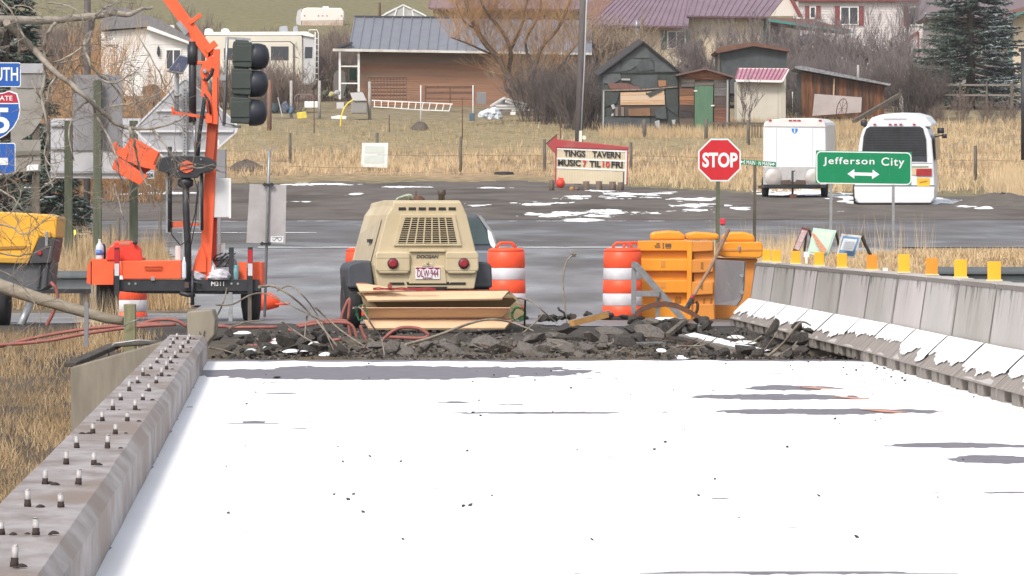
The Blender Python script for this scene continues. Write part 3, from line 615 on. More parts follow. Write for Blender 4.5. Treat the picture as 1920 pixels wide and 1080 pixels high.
# fenders
for xs_, ys_ in (((172, 213, 165), (487, 534)), ((447, 463, 447), (491, 529))):
    part('fender', m_orange, [(xs_[0], ys_[0]), (xs_[1], ys_[0]), (xs_[1], ys_[1]), (xs_[0], ys_[1])], .12, .02, bev=.003)
part('fender_top', m_orange, [(170, 486), (214, 486), (214, 490), (170, 490)], .13, .9)
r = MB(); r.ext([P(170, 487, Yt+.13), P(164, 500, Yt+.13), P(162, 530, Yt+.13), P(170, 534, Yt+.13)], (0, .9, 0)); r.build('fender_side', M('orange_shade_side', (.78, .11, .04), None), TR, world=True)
part('fender', m_orange, [(473, 491), (491, 492), (491, 537), (473, 537)], .1, .9, bev=.006)
part('fender_brace', m_galv, [(171, 534), (175, 534), (175, 577), (172, 577)], .12, .05)
# toolbox
tb = part('tool_box', m_orange, [(227, 489), (340, 488), (340, 523), (230, 524)], -.01, .5, bev=.01)
part('tool_box_lid_seam', M('orange_seam', (.45, .06, .02), None), [(232, 521.5), (338, 521.2), (338, 523), (232, 523.4)], -.016, .01, tb)
tub('lid_handle', M('dull_orange', (.55, .12, .04), None), [(270, 499), (272, 505), (302, 505), (304, 499), (270, 499)], .008, -.03, tb, 6)
part('latch', m_galv, [(283, 519), (290, 519), (290, 526), (283, 526)], -.03, .02, tb)
# reflective corner posts
for px in (219, 469):
    post = part('corner_post', m_black, [(px-4.5, 464), (px+4.5, 464), (px+4.5, 552), (px-4.5, 552)], -.075, .07)
    part('red_band', m_redr, [(px-4.2, 468), (px+4.2, 468), (px+4.2, 493), (px-4.2, 493)], -.079, .004, post)
    part('white_band', m_refl, [(px-4.2, 494), (px+4.2, 494), (px+4.2, 517), (px-4.2, 517)], -.079, .004, post)
part('square_post', m_black, [(429, 464), (438, 464), (438, 524), (429, 524)], .02, .07, bev=.004)
for px, y1 in ((219, 592), (432, 605), (468, 606)):
    part('jack_leg', m_post if px != 432 else m_galv, [(px-3.5, 548), (px+3.5, 548), (px+3.5, y1), (px-3.5, y1)], .0, .05)
for px, sgn in ((193, -1), (466, 1)):
    r = MB(); r.lathe((WX(px, Yt)-.12, Yt+.6, .35), [(.19, 0), (.32, .02), (.355, .05), (.355, .2), (.32, .23), (.19, .25)], 28, axis='x'); wh = r.build('wheel', m_rubber, TR, world=True)
    r = MB(); r.lathe((WX(px, Yt)-.125, Yt+.6, .35), [(.18, 0), (.16, .03), (.05, .02)], 18, axis='x'); r.build('rim', m_white, wh, world=True)
# tongue jack under the beam
part('hitch_bracket', M('brown_grime_steel', (.10, .06, .05), (.06, .05, .05), 20, .7), [(346, 529), (354, 529), (354, 540), (346, 540)], -.06, .06)
tub('hitch_jack', m_black, [(361, 517), (361, 572)], .022, -.05); tub('jack_crank', m_black, [(361, 528), (372, 530), (378, 536)], .012, -.06)
tub('hitch_foot', m_black, [(337, 549), (352, 553), (366, 552)], .03, -.04)
# masts
tub('left_column', m_black, [(318.5, 275), (318.5, 435)], .028, -.02); part('column_strip', m_galv, [(311, 300), (315, 300), (315, 437), (311, 437)], -.01, .03)
tub('middle_mast', m_black, [(348, 330), (349, 400), (352, 460), (353, 524)], .046, -.02)
tub('right_column', m_black, [(378, 320), (378, 432)], .026, -.04); part('column_strip', m_galv, [(374, 318), (376.5, 318), (376.5, 432), (374, 432)], -.06, .02)
part('cross_brace', M('weathered_orange', (.62, .12, .05), (.5, .1, .05), 8, .6), [(321, 416), (344, 414), (344, 426), (321, 427)], 0, .05); part('cross_brace', m_orange, [(356, 418), (374, 418), (374, 423), (356, 423)], 0, .05)
tub('actuator', m_black, [(361, 78), (361, 230)], .050, 0); tub('actuator_cap', m_black, [(361, 84), (361, 120)], .068, 0); tub('actuator_rod', m_galv, [(364, 230), (367, 292)], .018, 0)
tub('actuator_sleeve', m_orange, [(361, 72), (361, 84)], .03, 0)
bars('upright', m_orange, (400, 200), (384, 524), .145, .12, .1)
bars('upright_shaded_side', M('shaded_upright_orange', (.40, .07, .03), None), (399, 226), (392, 300), .12, .10, .02)  # darker orange paints shade onto the side of the upright
bars('back_stay', M('red_orange_paint', (.55, .07, .04), None), (402, 408), (401, 500), .065, .06, .3)
part('base_gusset', m_orange, [(372, 470), (378, 458), (386, 480), (386, 510), (360, 510), (366, 486)], .06, .05)
bars('signal_bracket_upright', m_orange, (406, 92), (402, 233), .085, .08, -.05)
part('bracket_block', m_orange, [(385, 213), (398, 213), (398, 231), (385, 231)], -.08, .14, bev=.006)
bars('outrigger', m_orange, (325, 211), (392, 221), .04, .05, -.05); part('outrigger_tip', m_orange, [(321, 199), (326, 202), (328, 214), (323, 217)], -.05, .05)
# boom: off the frame at the top, ending in a knuckle
bars('boom', m_orange, (296, -30), (396, 104), .15, .13, -.02)
bars('boom_lug', m_orange, (355, 43), (377, 27), .055, .06, -.05); bars('boom_lug', m_orange, (386, 95), (405, 80), .085, .06, -.06)
part('knuckle', m_orange, [(392, 96), (400, 108), (402, 122), (392, 136), (388, 152), (378, 148), (375, 134), (380, 120), (366, 122), (368, 115), (386, 114)], -.02, .10, bev=.006)
r = MB(); r.lathe(P(384.5, 134, Yt-.03), [(.032, 0), (.032, -.03), (.02, -.04)], 14, axis='y'); r.build('pivot_pin', m_galv, TR, world=True)
part('mast_link', m_orange, [(378, 148), (389, 150), (389, 168), (396, 180), (398, 214), (388, 214), (386, 190), (377, 178)], .0, .08, bev=.004)
tub('rubber_strap', m_rubber, [(399, 128), (396, 140), (388, 150), (382, 148)], .022, -.05)
part('boom_light', m_galv, [(330, 44), (337, 38), (354, 60), (346, 66)], -.06, .1)
# hoses
for pts, rad in (([(383, 176), (392, 190), (395, 214)], .016), ([(384, 182), (380, 210), (374, 250), (370, 300)], .03), ([(372, 340), (366, 400), (352, 450), (338, 460), (322, 440), (320, 428)], .009), ([(352, 300), (360, 320), (372, 360), (366, 420), (356, 470)], .007), ([(408, 145), (408, 205), (416, 230), (440, 235)], .006)):
    tub('hydraulic_hose', m_rubber, pts, rad, -.09, n=6)
# signal head: three dark sections with deep visors facing right
hd = thing('traffic_signal', 'dark three-section traffic signal seen from the side, visors to the right', 'traffic signal', P(453, 235, Yt))
r = MB(); r.pol([(441, 74), (466, 76), (463, 232), (432, 230)], Yt-.12, .24); r.build('housing_spine', M('dark_green_housing', (.035, .045, .04), (.045, .055, .05), 6, .6), hd, world=True, bevel=.01)
for i, y_ in enumerate((77, 128, 182)):
    x_ = 437-i*2
    r = MB(); r.pol([(x_+1, y_), (x_+34, y_+2), (x_+38, y_+7), (x_+37, y_+36), (x_+34, y_+50), (x_+1, y_+48), (x_-1, y_+38), (x_-1, y_+8)], Yt-.16, .32); hs_ = r.build('signal_section', M('dark_green_housing', (.035, .045, .04), (.045, .055, .05), 6, .6), hd, world=True, bevel=.012)
    r = MB(); r.pol([(x_-1, y_+8), (x_+35, y_+8), (x_+35, y_+38), (x_-1, y_+38)], Yt-.175, .02); r.build('door_panel', MATS['dark_green_housing'], hs_, world=True, bevel=.006)
    cen = P(x_+37, y_+29, Yt); r = MB(); prof = [(.172, -.02), (.175, .05), (.168, .11), (.148, .165), (.10, .20), (.03, .215)]
    r.lathe(cen, prof, 24, axis='x'); r.build('visor', M('visor_black', (.022, .026, .036), None, rough=.5), hs_, world=True)
r = MB(); r.tube([P(426, 70, Yt), P(424, 120, Yt), P(420, 236, Yt)], .022, 8); r.bar(P(426, 71, Yt), P(470, 74, Yt), .03); r.bar(P(420, 236, Yt), P(452, 238, Yt), .035); r.build('mounting_pipe', m_galv, hd, world=True)
r = MB(); r.bar(P(408, 146, Yt), P(424, 146, Yt), .07); r.bar(P(410, 133, Yt), P(410, 161, Yt), .03); r.build('pipe_clamp', m_galv, hd, world=True)
# second head, orange, folded down
h2 = thing('spare_signal_head', 'orange signal head with its hood folded down at the left of the trailer', 'traffic signal', P(250, 345, Yt))
def p2(name, mat, pts, dy=0, dep=.1, bev=.006):
    r = MB(); r.pol(pts, Yt+dy, dep); return r.build(name, mat, h2, world=True, bevel=bev)
p2('housing', m_orange, [(247, 256), (298, 286), (286, 312), (236, 303), (222, 292)], -.08, .3)
p2('visor', m_orange, [(210, 270), (218, 266), (222, 275), (230, 278), (240, 286), (236, 303), (222, 292), (209, 282)], -.1, .2)
p2('hood_inside', M('orange_hood_inside', (.35, .055, .025), None), [(222, 292), (288, 312), (276, 322), (262, 330), (230, 318)], .02, .15)
p2('lower_hood', m_orange, [(214, 300), (222, 294), (246, 310), (277, 330), (262, 347), (230, 330), (210, 316)], -.09, .05)
p2('lamp_lens', M('green_lens', (.03, .22, .10), None, rough=.3), [(219, 271), (225, 271), (226, 278), (220, 278)], -.02, .05)
p2('arm', m_orange, [(250, 297), (292, 310), (292, 319), (272, 315), (250, 308)], -.12, .06)
# black pivot plate with orange disc
pv = part('pivot_plate', m_black, [(300, 296), (318, 292), (368, 292), (388, 294), (404, 302), (406, 310), (400, 320), (376, 326), (370, 334), (330, 334), (318, 326), (296, 320), (292, 312)], -.14, .09, bev=.01)
part('pivot_disc', m_orange, [(338, 306), (350, 301), (362, 306), (362, 319), (350, 325), (338, 320)], -.16, .02, pv)
for a, b_ in ((339, 309), (339, 317)): bars('disc_rib', m_black, (a, b_+3), (361, b_-2), .014, .008, -.168, pv, 0)
for a, b_ in ((323, 299), (377, 299), (335, 309), (366, 309), (333, 321)):
    r = MB(); r.lathe(P(a, b_, Yt-.141), [(.014, 0), (.010, -.01)], 8, axis='y'); r.build('plate_bolt', m_galv, pv, world=True)
r = MB(); r.lathe(P(348, 352, Yt-.02), [(.06, 0), (.10, .03), (.105, .10), (.06, .13)], 18); r.build('pivot_hub', m_black, TR, world=True)
# white control cabinet
cb = part('control_cabinet', M('cabinet_white', (.62, .62, .64), (.56, .56, .58), 3, .4), [(398, 335), (432, 334), (432, 408), (396, 408)], .12, .22, bev=.01)
part('cabinet_edge', m_white, [(429, 334), (433, 334), (433, 409), (429, 409)], .11, .03, cb)
# things lying on the deck of the trailer
gc = thing('fuel_can', 'red plastic fuel can with handle and black cap on the trailer tool box', 'fuel can', P(231, 490, Yt+.1))
r = MB(); r.pol([(199, 489), (199, 470), (206, 462), (212, 458), (216, 452), (245, 452), (256, 457), (264, 466), (266, 490)], Yt+.1, .2); r.build('can_body', M('red_can_plastic', (.80, .06, .035), (.72, .05, .03), 4, .4), gc, world=True, bevel=.02)
r = MB(); r.pol([(224, 455), (244, 455), (244, 459), (224, 459)], Yt+.094, .006); r.build('handle_opening', M('can_opening', (.45, .2, .12), None), gc, world=True)
r = MB(); r.lathe(P(253, 458, Yt+.06), [(.03, 0), (.03, .03), (.012, .05)], 10); r.build('cap', m_black, gc, world=True)
wb = thing('water_bottle', 'clear water bottle with blue label on the left fender of the trailer', 'bottle', P(187, 487, Yt+.2))
r = MB(); c_ = P(187, 487, Yt+.2); r.lathe(c_, [(.050, 0), (.054, .02), (.054, .15), (.045, .19), (.018, .225), (.018, .245)], 16); r.build('bottle_body', M('clear_plastic', (.5, .55, .6), (.65, .7, .74), 8, .15), wb, world=True)
r = MB(); r.lathe(c_, [(.0555, .06), (.0555, .13)], 16); r.build('label', M('blue_label', (.03, .09, .35), (.4, .5, .7), 9, .4), wb, world=True)
r = MB(); r.lathe(c_, [(.02, .246), (.02, .265)], 10); r.build('cap', m_white, wb, world=True)
r = MB(); c_ = P(193, 487, Yt+.3); r.lathe(c_, [(.03, 0), (.04, .03), (.04, .17), (.02, .21)], 12); solo(r, 'thermos', M('navy_plastic', (.02, .035, .10), None, rough=.4), 'dark blue flask behind the water bottle', 'flask')
def bag(cx, cy, w_, h_, lab, mat, Y):
    r = MB(); c_ = P(cx, cy, Y); n1, n2_ = 14, 9; vs_ = []
    for i in range(n2_+1):
        ph = math.pi*i/n2_
        for j in range(n1):
            a_ = 2*math.pi*j/n1; d = Vector((math.sin(ph)*math.cos(a_), math.sin(ph)*math.sin(a_), math.cos(ph))); k_ = 1+.35*mnoise.noise(d*2.2+Vector((cx, cy, 0)))
            vs_.append(c_+Vector((d.x*w_*k_, d.y*w_*k_, max(-.5, d.z)*h_*k_)))
    r.add(vs_, [(i*n1+j, i*n1+(j+1) % n1, (i+1)*n1+(j+1) % n1, (i+1)*n1+j) for i in range(n2_) for j in range(n1)]); return solo(r, 'plastic_bag', mat, lab, 'bag', 'white plastic bags on the trailer deck')
m_bag = M('white_bag', (.72, .70, .73), (.45, .42, .48), 9, .4, .5)
bag(370, 518, .12, .09, 'crumpled white plastic bag left of the trailer upright', m_bag, Yt+.15)
bag(392, 512, .10, .16, 'taller crumpled white plastic bag behind the trailer upright', m_bag, Yt+.2)
bag(412, 518, .16, .09, 'printed white plastic bag below the black square post', m_bag, Yt+.05)
r = MB(); r.pol([(329, 461), (339, 461), (339, 488), (329, 488)], Yt+.3, .12); solo(r, 'white_carton', m_white, 'upright white carton behind the tool box', 'carton', bevel=.004)
for a, h_, lb in ((408, 22, 'left white carton behind the trailer post'), (418, 24, 'right white carton behind the trailer post')):
    r = MB(); r.pol([(a-3.5, 457), (a+3.5, 456), (a+3.5, 480), (a-3.5, 480)], Yt+.4, .1); solo(r, 'white_carton', m_white, lb, 'carton', 'white cartons on the trailer')
r = MB(); r.pol([(400, 484), (440, 482), (444, 500), (400, 502)], Yt+.35, .3); solo(r, 'grey_tarp', M('crumpled_grey_tarp', (.4, .4, .42), (.2, .2, .2), 7, .6, .8), 'crumpled pale grey tarp behind the bags', 'tarp', bevel=.03)
tb_ = thing('teal_can', 'teal drink can on the right of the trailer deck', 'can', P(443, 523, Yt)); r = MB(); r.lathe(P(443, 523, Yt+.02), [(.033, 0), (.036, .01), (.036, .17), (.028, .18)], 14); r.build('can_body', M('teal_print', (.03, .22, .25), (.3, .4, .42), 9, .35), tb_, world=True)
for i, (a, b_) in enumerate(((346, 500), (350, 506))):
    c_ = P(a, 522, Yt-.03); r = MB(); r.lathe(c_, [(.034, 0), (.036, .02), (.036, .2), (.014, .26), (.014, .28)], 12); 
    if i == 0: solo(r, 'empty_bottle', MATS['clear_plastic'], 'empty clear bottle beside the middle mast', 'bottle')
r = MB()
for i in range(9): r.tube([P(392+i*5, 500-(i % 3)*6, Yt+.2), P(404+i*4, 480+(i % 4)*4, Yt+.3), P(418+i*3, 474+(i % 2)*6, Yt+.3)], .008, 5)
solo(r, 'cable_heap', m_rubber, 'heap of loose cables between upright and right post', 'cable', kind='stuff')
# ---------------------------------------------------------------- orange plastic water barriers, shield plate, A-frame
m_amb = M('amber_plastic', (.78, .31, .02), (.70, .25, .02), 2, .4, .05, c3=(.82, .36, .03))
m_ambd = M('amber_plastic_dark', (.66, .26, .045), (.56, .21, .04), 3, .5)  # darker amber, also used for slots and the rail groove
Yw = 67.5
def e3(x, y): return (1040+x/3, 340+y/3)
def wpart(T, name, pts, dy, dep, mat=m_amb, bev=.012):
    r = MB(); r.pol([e3(*p) for p in pts], Yw+dy, dep); return r.build(name, mat, T, world=True, bevel=bev)
WB1 = thing('plastic_barrier', 'front amber water-filled plastic barrier with a printed logo, behind the grey brace frame', 'plastic barrier', P(1245, 598, Yw), 0, 'amber plastic barriers')
wpart(WB1, 'body', [(478, 345), (755, 340), (758, 800), (470, 790)], .06, .5)
for a, b_ in ((334, 392), (438, 505), (558, 628)):
    wpart(WB1, 'rib', [(468, a), (752, a-2), (750, b_), (466, b_)], -.03, .12)
wpart(WB1, 'base_rib', [(466, 690), (758, 690), (760, 800), (462, 790)], .0, .3)
wpart(WB1, 'end_post', [(745, 335), (775, 335), (770, 800), (742, 795)], -.05, .4)
for x_, y_ in ((598, 447), (598, 565)): wpart(WB1, 'fork_slot', [(x_, y_), (x_+24, y_), (x_+24, y_+36), (x_, y_+36)], -.036, .02, m_ambd, .003)
for x_ in (680, 700): wpart(WB1, 'drain_slot', [(x_, 650), (x_+12, 650), (x_+6, 700), (x_-8, 700)], .04, .03, M('amber_shadow', (.30, .12, .02), None), .002)
wpart(WB1, 'top_cap', [(540, 330), (538, 295), (560, 283), (640, 276), (700, 281), (732, 300), (735, 330)], .05, .45, m_amb, .03)
r = MB()
for a, b_, w_, h_ in ((572, 347, 18, 9), (560, 360, 34, 6), (565, 370, 30, 5), (622, 350, 34, 22), (626, 376, 28, 3)):
    r.pol([e3(a, b_), e3(a+w_, b_), e3(a+w_, b_+h_), e3(a, b_+h_)], Yw-.0335, .002)
r.pol([e3(x, y) for x, y in ((606, 346), (612, 345), (616, 352), (612, 360), (616, 372), (612, 380), (606, 378), (610, 370), (606, 360), (609, 352))], Yw-.0335, .002)
r.build('printed_logo', M('dark_ink', (.12, .08, .05), None), WB1, world=True)
WB2 = thing('plastic_barrier', 'narrow amber plastic barrier end between the logo barrier and the grey shield plate', 'plastic barrier', P(1318, 600, Yw), 0, 'amber plastic barriers')
wpart(WB2, 'body', [(778, 345), (895, 340), (905, 790), (860, 805), (782, 800)], .04, .5, m_ambd)
for a, b_ in ((336, 392), (440, 510), (565, 635)):
    wpart(WB2, 'rib', [(772, a), (893, a-2), (891, b_), (770, b_+6)], -.04, .12, m_ambd)
for x_, y_ in ((822, 455), (820, 570)): wpart(WB2, 'fork_slot', [(x_, y_), (x_+14, y_), (x_+14, y_+42), (x_, y_+36)], -.046, .02, MATS['amber_shadow'], .002)
for x_ in (838, 878): wpart(WB2, 'drain_slot', [(x_, 658), (x_+10, 658), (x_+4, 712), (x_-8, 712)], .03, .03, MATS['amber_shadow'], .002)
wpart(WB2, 'base_rib', [(768, 690), (896, 690), (902, 800), (766, 803)], .0, .2, m_ambd)
wpart(WB2, 'top_cap', [(735, 328), (740, 292), (790, 282), (860, 286), (925, 296), (925, 328)], .1, .45, m_amb, .03)
WB3 = thing('plastic_barrier', 'rear amber plastic barrier rising above the grey shield plate and concrete barrier', 'plastic barrier', P(1385, 600, Yw+.9), 0, 'amber plastic barriers')
wpart(WB3, 'top_rail', [(925, 345), (990, 338), (1160, 340), (1171, 352), (1170, 420), (1150, 432), (960, 428), (915, 415)], .4, .5, m_amb, .02)
wpart(WB3, 'rail_groove', [(920, 378), (1168, 380), (1166, 390), (922, 392)], .39, .02, m_ambd, .002)
wpart(WB3, 'body', [(900, 430), (1140, 434), (1140, 760), (900, 780)], .55, .4, m_ambd)
wpart(WB3, 'top_cap', [(935, 338), (945, 300), (985, 284), (1060, 283), (1120, 300), (1130, 338)], .5, .35, m_amb, .03)
wpart(WB3, 'pin', [(1030, 365), (1046, 365), (1042, 392), (1034, 392)], .37, .03, m_galv, .002)
m_shield = M('dull_zinc_sheet', (.21, .225, .24), (.27, .28, .29), 2, .5, .2, metal=.35)
SP = thing('shield_plate', 'dull grey steel shield plate bolted to the end of the concrete barrier', 'steel plate', P(1368, 572, 64.6))
r = MB(); r.ext([P(*e3(903, 440), 65.6), P(*e3(1066, 450), 64.2), P(*e3(1060, 600), 64.2), P(*e3(1048, 660), 64.2), P(*e3(1022, 700), 64.3), P(*e3(897, 695), 65.6)], (.02, .03, 0)); r.build('plate', m_shield, SP, world=True, bevel=.004)
for y_ in (533, 626):
    r = MB(); r.lathe(P(*e3(1053, y_), 64.16), [(.03, 0), (.022, -.03)], 8, axis='y'); r.build('bolt', m_galv, SP, world=True)
m_gw = M('grey_painted_wood', (.235, .24, .245), (.17, .17, .175), 5, .8, .3, stretch=(2, 2, 2))
AF = thing('timber_brace', 'grey triangular timber brace frame standing before the amber barriers', 'timber frame', P(1225, 596, 65.6))
def frame_bar(name, a, b_, w_, dy=0, mat=m_gw, T=AF, Y=65.6, dep=.05):
    A_, B_ = P(*e3(*a), Y+dy), P(*e3(*b_), Y+dy); r = MB(); d = (B_-A_).normalized(); s_ = d.cross(Vector((0, 1, 0))).normalized()*w_/2
    r.ext([A_-s_, A_+s_, B_+s_, B_-s_], (0, dep, 0)); return r.build(name, mat, T, world=True, bevel=.004)
frame_bar('upright', (447, 452), (444, 745), .065)
frame_bar('diagonal', (452, 466), (722, 775), .085, -.052)
frame_bar('rail', (460, 632), (590, 632), .075, -.104)
frame_bar('short_upright', (580, 655), (578, 770), .05, .052)
frame_bar('foot_board', (722, 775), (735, 805), .09, .052)
# rusty arched band, pick handle, hook
ab = MB(); pts = [(452, 750), (500, 715), (560, 697), (620, 690), (690, 702), (760, 735), (850, 792)]
vs_ = []
for i, p in enumerate(pts):
    a = P(*e3(*p), 63.6); vs_ += [a+Vector((0, 0, .035)), a+Vector((0, .16, .035)), a+Vector((0, .16, -.035)), a+Vector((0, 0, -.035))]
n = len(pts); ab.add(vs_, [(i*4+j, i*4+(j+1) % 4, (i+1)*4+(j+1) % 4, (i+1)*4+j) for i in range(n-1) for j in range(4)]+[(0, 1, 2, 3), tuple((n-1)*4+j for j in (3, 2, 1, 0))])
solo(ab, 'rusty_band', m_rust, 'arched rusty flat steel band before the amber barriers', 'steel band')
PK = thing('sledge_hammer', 'long wooden tool handle leaning on the amber barriers, dark steel at its foot', 'tool', P(1288, 572, 64))
r = MB(); r.tube([P(1366, 432, 66.6), P(1330, 505, 65.6), P(1297, 560, 64.3)], [.026, .023, .021], 8); r.build('handle', M('ash_handle', (.36, .22, .14), (.28, .16, .10), 20, .6), PK, world=True)
r = MB(); r.tube([P(1299, 555, 64.35), P(1295, 564, 64.2)], .027, 8); r.build('red_grip', m_redr, PK, world=True)
r = MB(); r.tube([P(1296, 562, 64.2), P(1287, 580, 63.9)], [.03, .034], 8); r.build('steel_head', m_black, PK, world=True)
r = MB(); r.tube([P(*e3(*p), 64.5) for p in ((795, 675), (805, 690), (803, 720), (795, 742))], .02, 8); solo(r, 'hook', m_rust, 'short rusty hook beside the foot of the leaning handle', 'hook')
dl = thing('delineator_post', 'grey delineator post with red top behind the amber barriers', 'post', P(1355, 470, 70))
r = MB(); r.pol([(1350, 418), (1360, 418), (1359, 470), (1350, 470)], 70, .04); r.build('post', M('grey_plastic', (.30, .31, .33), (.2, .2, .2), 20, .6), dl, world=True)
r = MB(); r.pol([(1350, 410), (1360, 410), (1360, 421), (1350, 421)], 69.98, .08); r.build('red_cap', M('neon_red', (.62, .04, .06), None), dl, world=True, bevel=.01)
# plastic bottle lying on the barrier
r = MB(); r.tube([P(1689, 561, 46.9), P(1692, 556, 46.9), P(1702, 549, 46.9)], [.012, .03, .03], 8); solo(r, 'litter_bottle', MATS['blue_label'], 'crushed blue and clear bottle caught on the concrete barrier face', 'bottle')
# ---------------------------------------------------------------- folding boards
def aboard(pts, legs, lab, cols, Y, frame):
    T = thing('folding_board', lab, 'folding sign', P(sum(p[0] for p in pts)/4, max(p[1] for p in legs[0]), Y), 0, 'folding sign boards on the verge')
    v = [P(x, y, Y+(.0 if i > 1 else .18)) for i, (x, y) in enumerate(pts)]
    r = MB(); r.ext(v, (0, .025, 0)); r.build('frame_panel', frame, T, world=True, bevel=.004)
    c_ = sum(v, Vector())/4; v2 = [c_+(q-c_)*.82+Vector((0, -.012, 0)) for q in v]
    r = MB(); r.ext(v2, (0, .006, 0)); face = r.build('poster', cols, T, world=True)
    for a, b_ in legs:
        r = MB(); r.bar(P(*a, Y+.22), P(*b_, Y+.75), .03, .05); r.build('rear_leg', m_post, T, world=True)
    return T, v
g, v = aboard([(1504, 426), (1517, 429), (1497, 474), (1486, 470)], [((1513, 428), (1508, 470)), ((1517, 430), (1524, 452))], 'narrow dark red folding board seen nearly edge on', M('board_pale_print', (.5, .42, .42), (.35, .2, .2), 30, .6), 82, M('board_dark_red', (.12, .03, .03), None))
g, v = aboard([(1525, 427), (1569, 432), (1551, 482), (1514, 476)], [((1567, 433), (1575, 470))], 'pale green folding board with a slanting orange band', M('board_green_poster', (.50, .62, .50), (.40, .55, .46), 9, .6, c3=(.62, .60, .30)), 81, M('board_mint', (.42, .56, .47), None))
Z_ = v; r = MB(); q1, q2 = Z_[0], Z_[2]
r.ext([P(1520, 436, 80.95), P(1527, 438, 80.95), P(1550, 468, 80.95), P(1547, 476, 80.95), P(1540, 474, 80.95)], (0, .006, 0)); r.build('orange_band', M('board_orange', (.62, .20, .08), (.6, .4, .3), 40, .6), g, world=True)
g, v = aboard([(1578, 438), (1616, 442), (1602, 484), (1568, 480)], [((1614, 441), (1634, 482)), ((1616, 440), (1622, 455))], 'white folding board with a blue bordered notice, rightmost of three', M('board_blue', (.10, .22, .38), (.07, .16, .3), 9, .6), 80, M('board_worn_white', (.55, .53, .50), (.3, .27, .22), 9, .8))
r = MB(); r.ext([P(1582, 447, 79.9), P(1607, 449, 79.9), P(1599, 471, 79.9), P(1575, 468, 79.9)], (0, .006, 0)); pp = r.build('notice', M('notice_white', (.66, .68, .70), None), g, world=True)
r = MB()
for i in range(5): t_ = i/5; r.bar(P(1583-5*t_, 451+17*t_, 79.88), P(1603-5*t_, 453+17*t_, 79.88), .012, .004)
r.build('notice_print', M('print_grey', (.3, .35, .45), None), g, world=True)
# ---------------------------------------------------------------- road signs on the right
m_red = M('stop_red', (.52, .015, .025), (.47, .012, .02), 3, .4)
m_green = M('guide_green', (.0, .22, .09), (.0, .20, .08), 4, .35)
m_sw = M('sign_white', (.74, .76, .78), None, rough=.35)
Ys = 90.5; s_ = F/Ys
ST = thing('stop_sign', 'red octagonal STOP sign on a dark wooden post', 'stop sign', (WX(1347, Ys), Ys, gz(WX(1347, Ys), Ys)))
def octa(cx, cy, rr_, Y): return [(cx+rr_*math.cos(R(22.5+45*i)), cy+rr_*math.sin(R(22.5+45*i))) for i in range(8)]
r = MB(); r.pol(octa(1349, 300, 43.3, Ys), Ys, .004); pl = r.build('sign_plate', m_sw, ST, world=True)
r = MB(); r.pol(octa(1349, 300, 40.5, Ys), Ys-.003, .002); r.build('red_face', m_red, pl, world=True)
text('STOP', 'stop_lettering', WX(1350, Ys), WZ(300, Ys), Ys-.0045, 66/s_, 28/s_, m_sw, pl, True, off=.035)
r = MB(); r.pol([(1343, 338), (1350, 338), (1349, 520), (1341, 520)], Ys+.01, .09); r.build('post', m_greenpost, ST, world=True)
SN = thing('street_name_sign', 'small green street name blade with white arrows on a thin post', 'street sign', (WX(1415, 91.5), 91.5, gz(2, 91)))
Yn = 91.5; r = MB(); r.pol([(1386, 298), (1455, 304), (1455, 313), (1386, 308)], Yn, .005); bl = r.build('name_blade', m_green, SN, world=True)
text('S MAIN · N MAIN', 'street_lettering', WX(1420, Yn), WZ(305.8, Yn), Yn-.004, 52/s_, 8/s_, m_sw, bl, True, off=.015, roll=-.075)
for x_, sg in ((1391, 1), (1449, -1)):
    r = MB(); y_ = 303+(x_-1386)*.085-(0 if sg > 0 else .5); r.pol([(x_-4*sg, y_), (x_, y_-3), (x_, y_-1), (x_+5*sg, y_-.6), (x_+5*sg, y_+1.4), (x_, y_+1), (x_, y_+3)], Yn-.004, .003)
    r.build('arrow', m_sw, bl, world=True)
r = MB(); r.pol([(1413, 310), (1418.5, 310), (1417, 520), (1411, 520)], Yn+.01, .06); r.build('post', m_post, SN, world=True)
Yj = 97.; sj = F/Yj
JC = thing('guide_sign', 'green guide sign reading Jefferson City above a double arrow, on two posts', 'road sign', (WX(1618, Yj), Yj, gz(6.7, Yj)))
def rrect(x0, y0, x1, y1, rd, n=5, sk=0):
    o = []
    for cx, cy, a0 in ((x1-rd, y0+rd, -90), (x1-rd, y1-rd, 0), (x0+rd, y1-rd, 90), (x0+rd, y0+rd, 180)):
        for i in range(n+1):
            a = R(a0+90*i/n); X = cx+rd*math.cos(a); o.append((X, cy+rd*math.sin(a)+sk*(X-x0)))
    return o
r = MB(); r.pol([(1530, 282), (1710, 285), (1709, 347), (1529, 343)], Yj+.003, .004); pl = r.build('sign_plate', m_green, JC, world=True)
r = MB(); r.pol(rrect(1530.5, 283, 1709, 344, 9, sk=.016), Yj, .002); r.build('white_border', m_sw, pl, world=True)
r = MB(); r.pol(rrect(1532.5, 285, 1707, 342, 7.5, sk=.016), Yj-.003, .002); fc = r.build('green_face', m_green, pl, world=True)
text('Jefferson', 'town_lettering', WX(1591.5, Yj), WZ(303.5, Yj), Yj-.005, 96/sj, 17/sj, m_sw, pl, True, off=.012, roll=-.012, space=1.15)
text('City', 'town_lettering', WX(1674, Yj), WZ(305.5, Yj), Yj-.005, 43/sj, 20/sj, m_sw, pl, True, off=.012, roll=-.012, space=1.15)
r = MB(); r.pol([(1589, 326), (1602, 317), (1602, 323), (1636, 324), (1636, 318), (1649, 327), (1635, 336), (1635, 330), (1602, 329), (1602, 335)], Yj-.005, .002); r.build('double_arrow', m_sw, pl, world=True)
for px in (1558, 1675): 
    r = MB(); r.pol([(px-2.4, 344), (px+2.6, 344), (px+2.4, 520), (px-2.4, 520)], Yj+.01, .05); r.build('post', m_galv, JC, world=True)
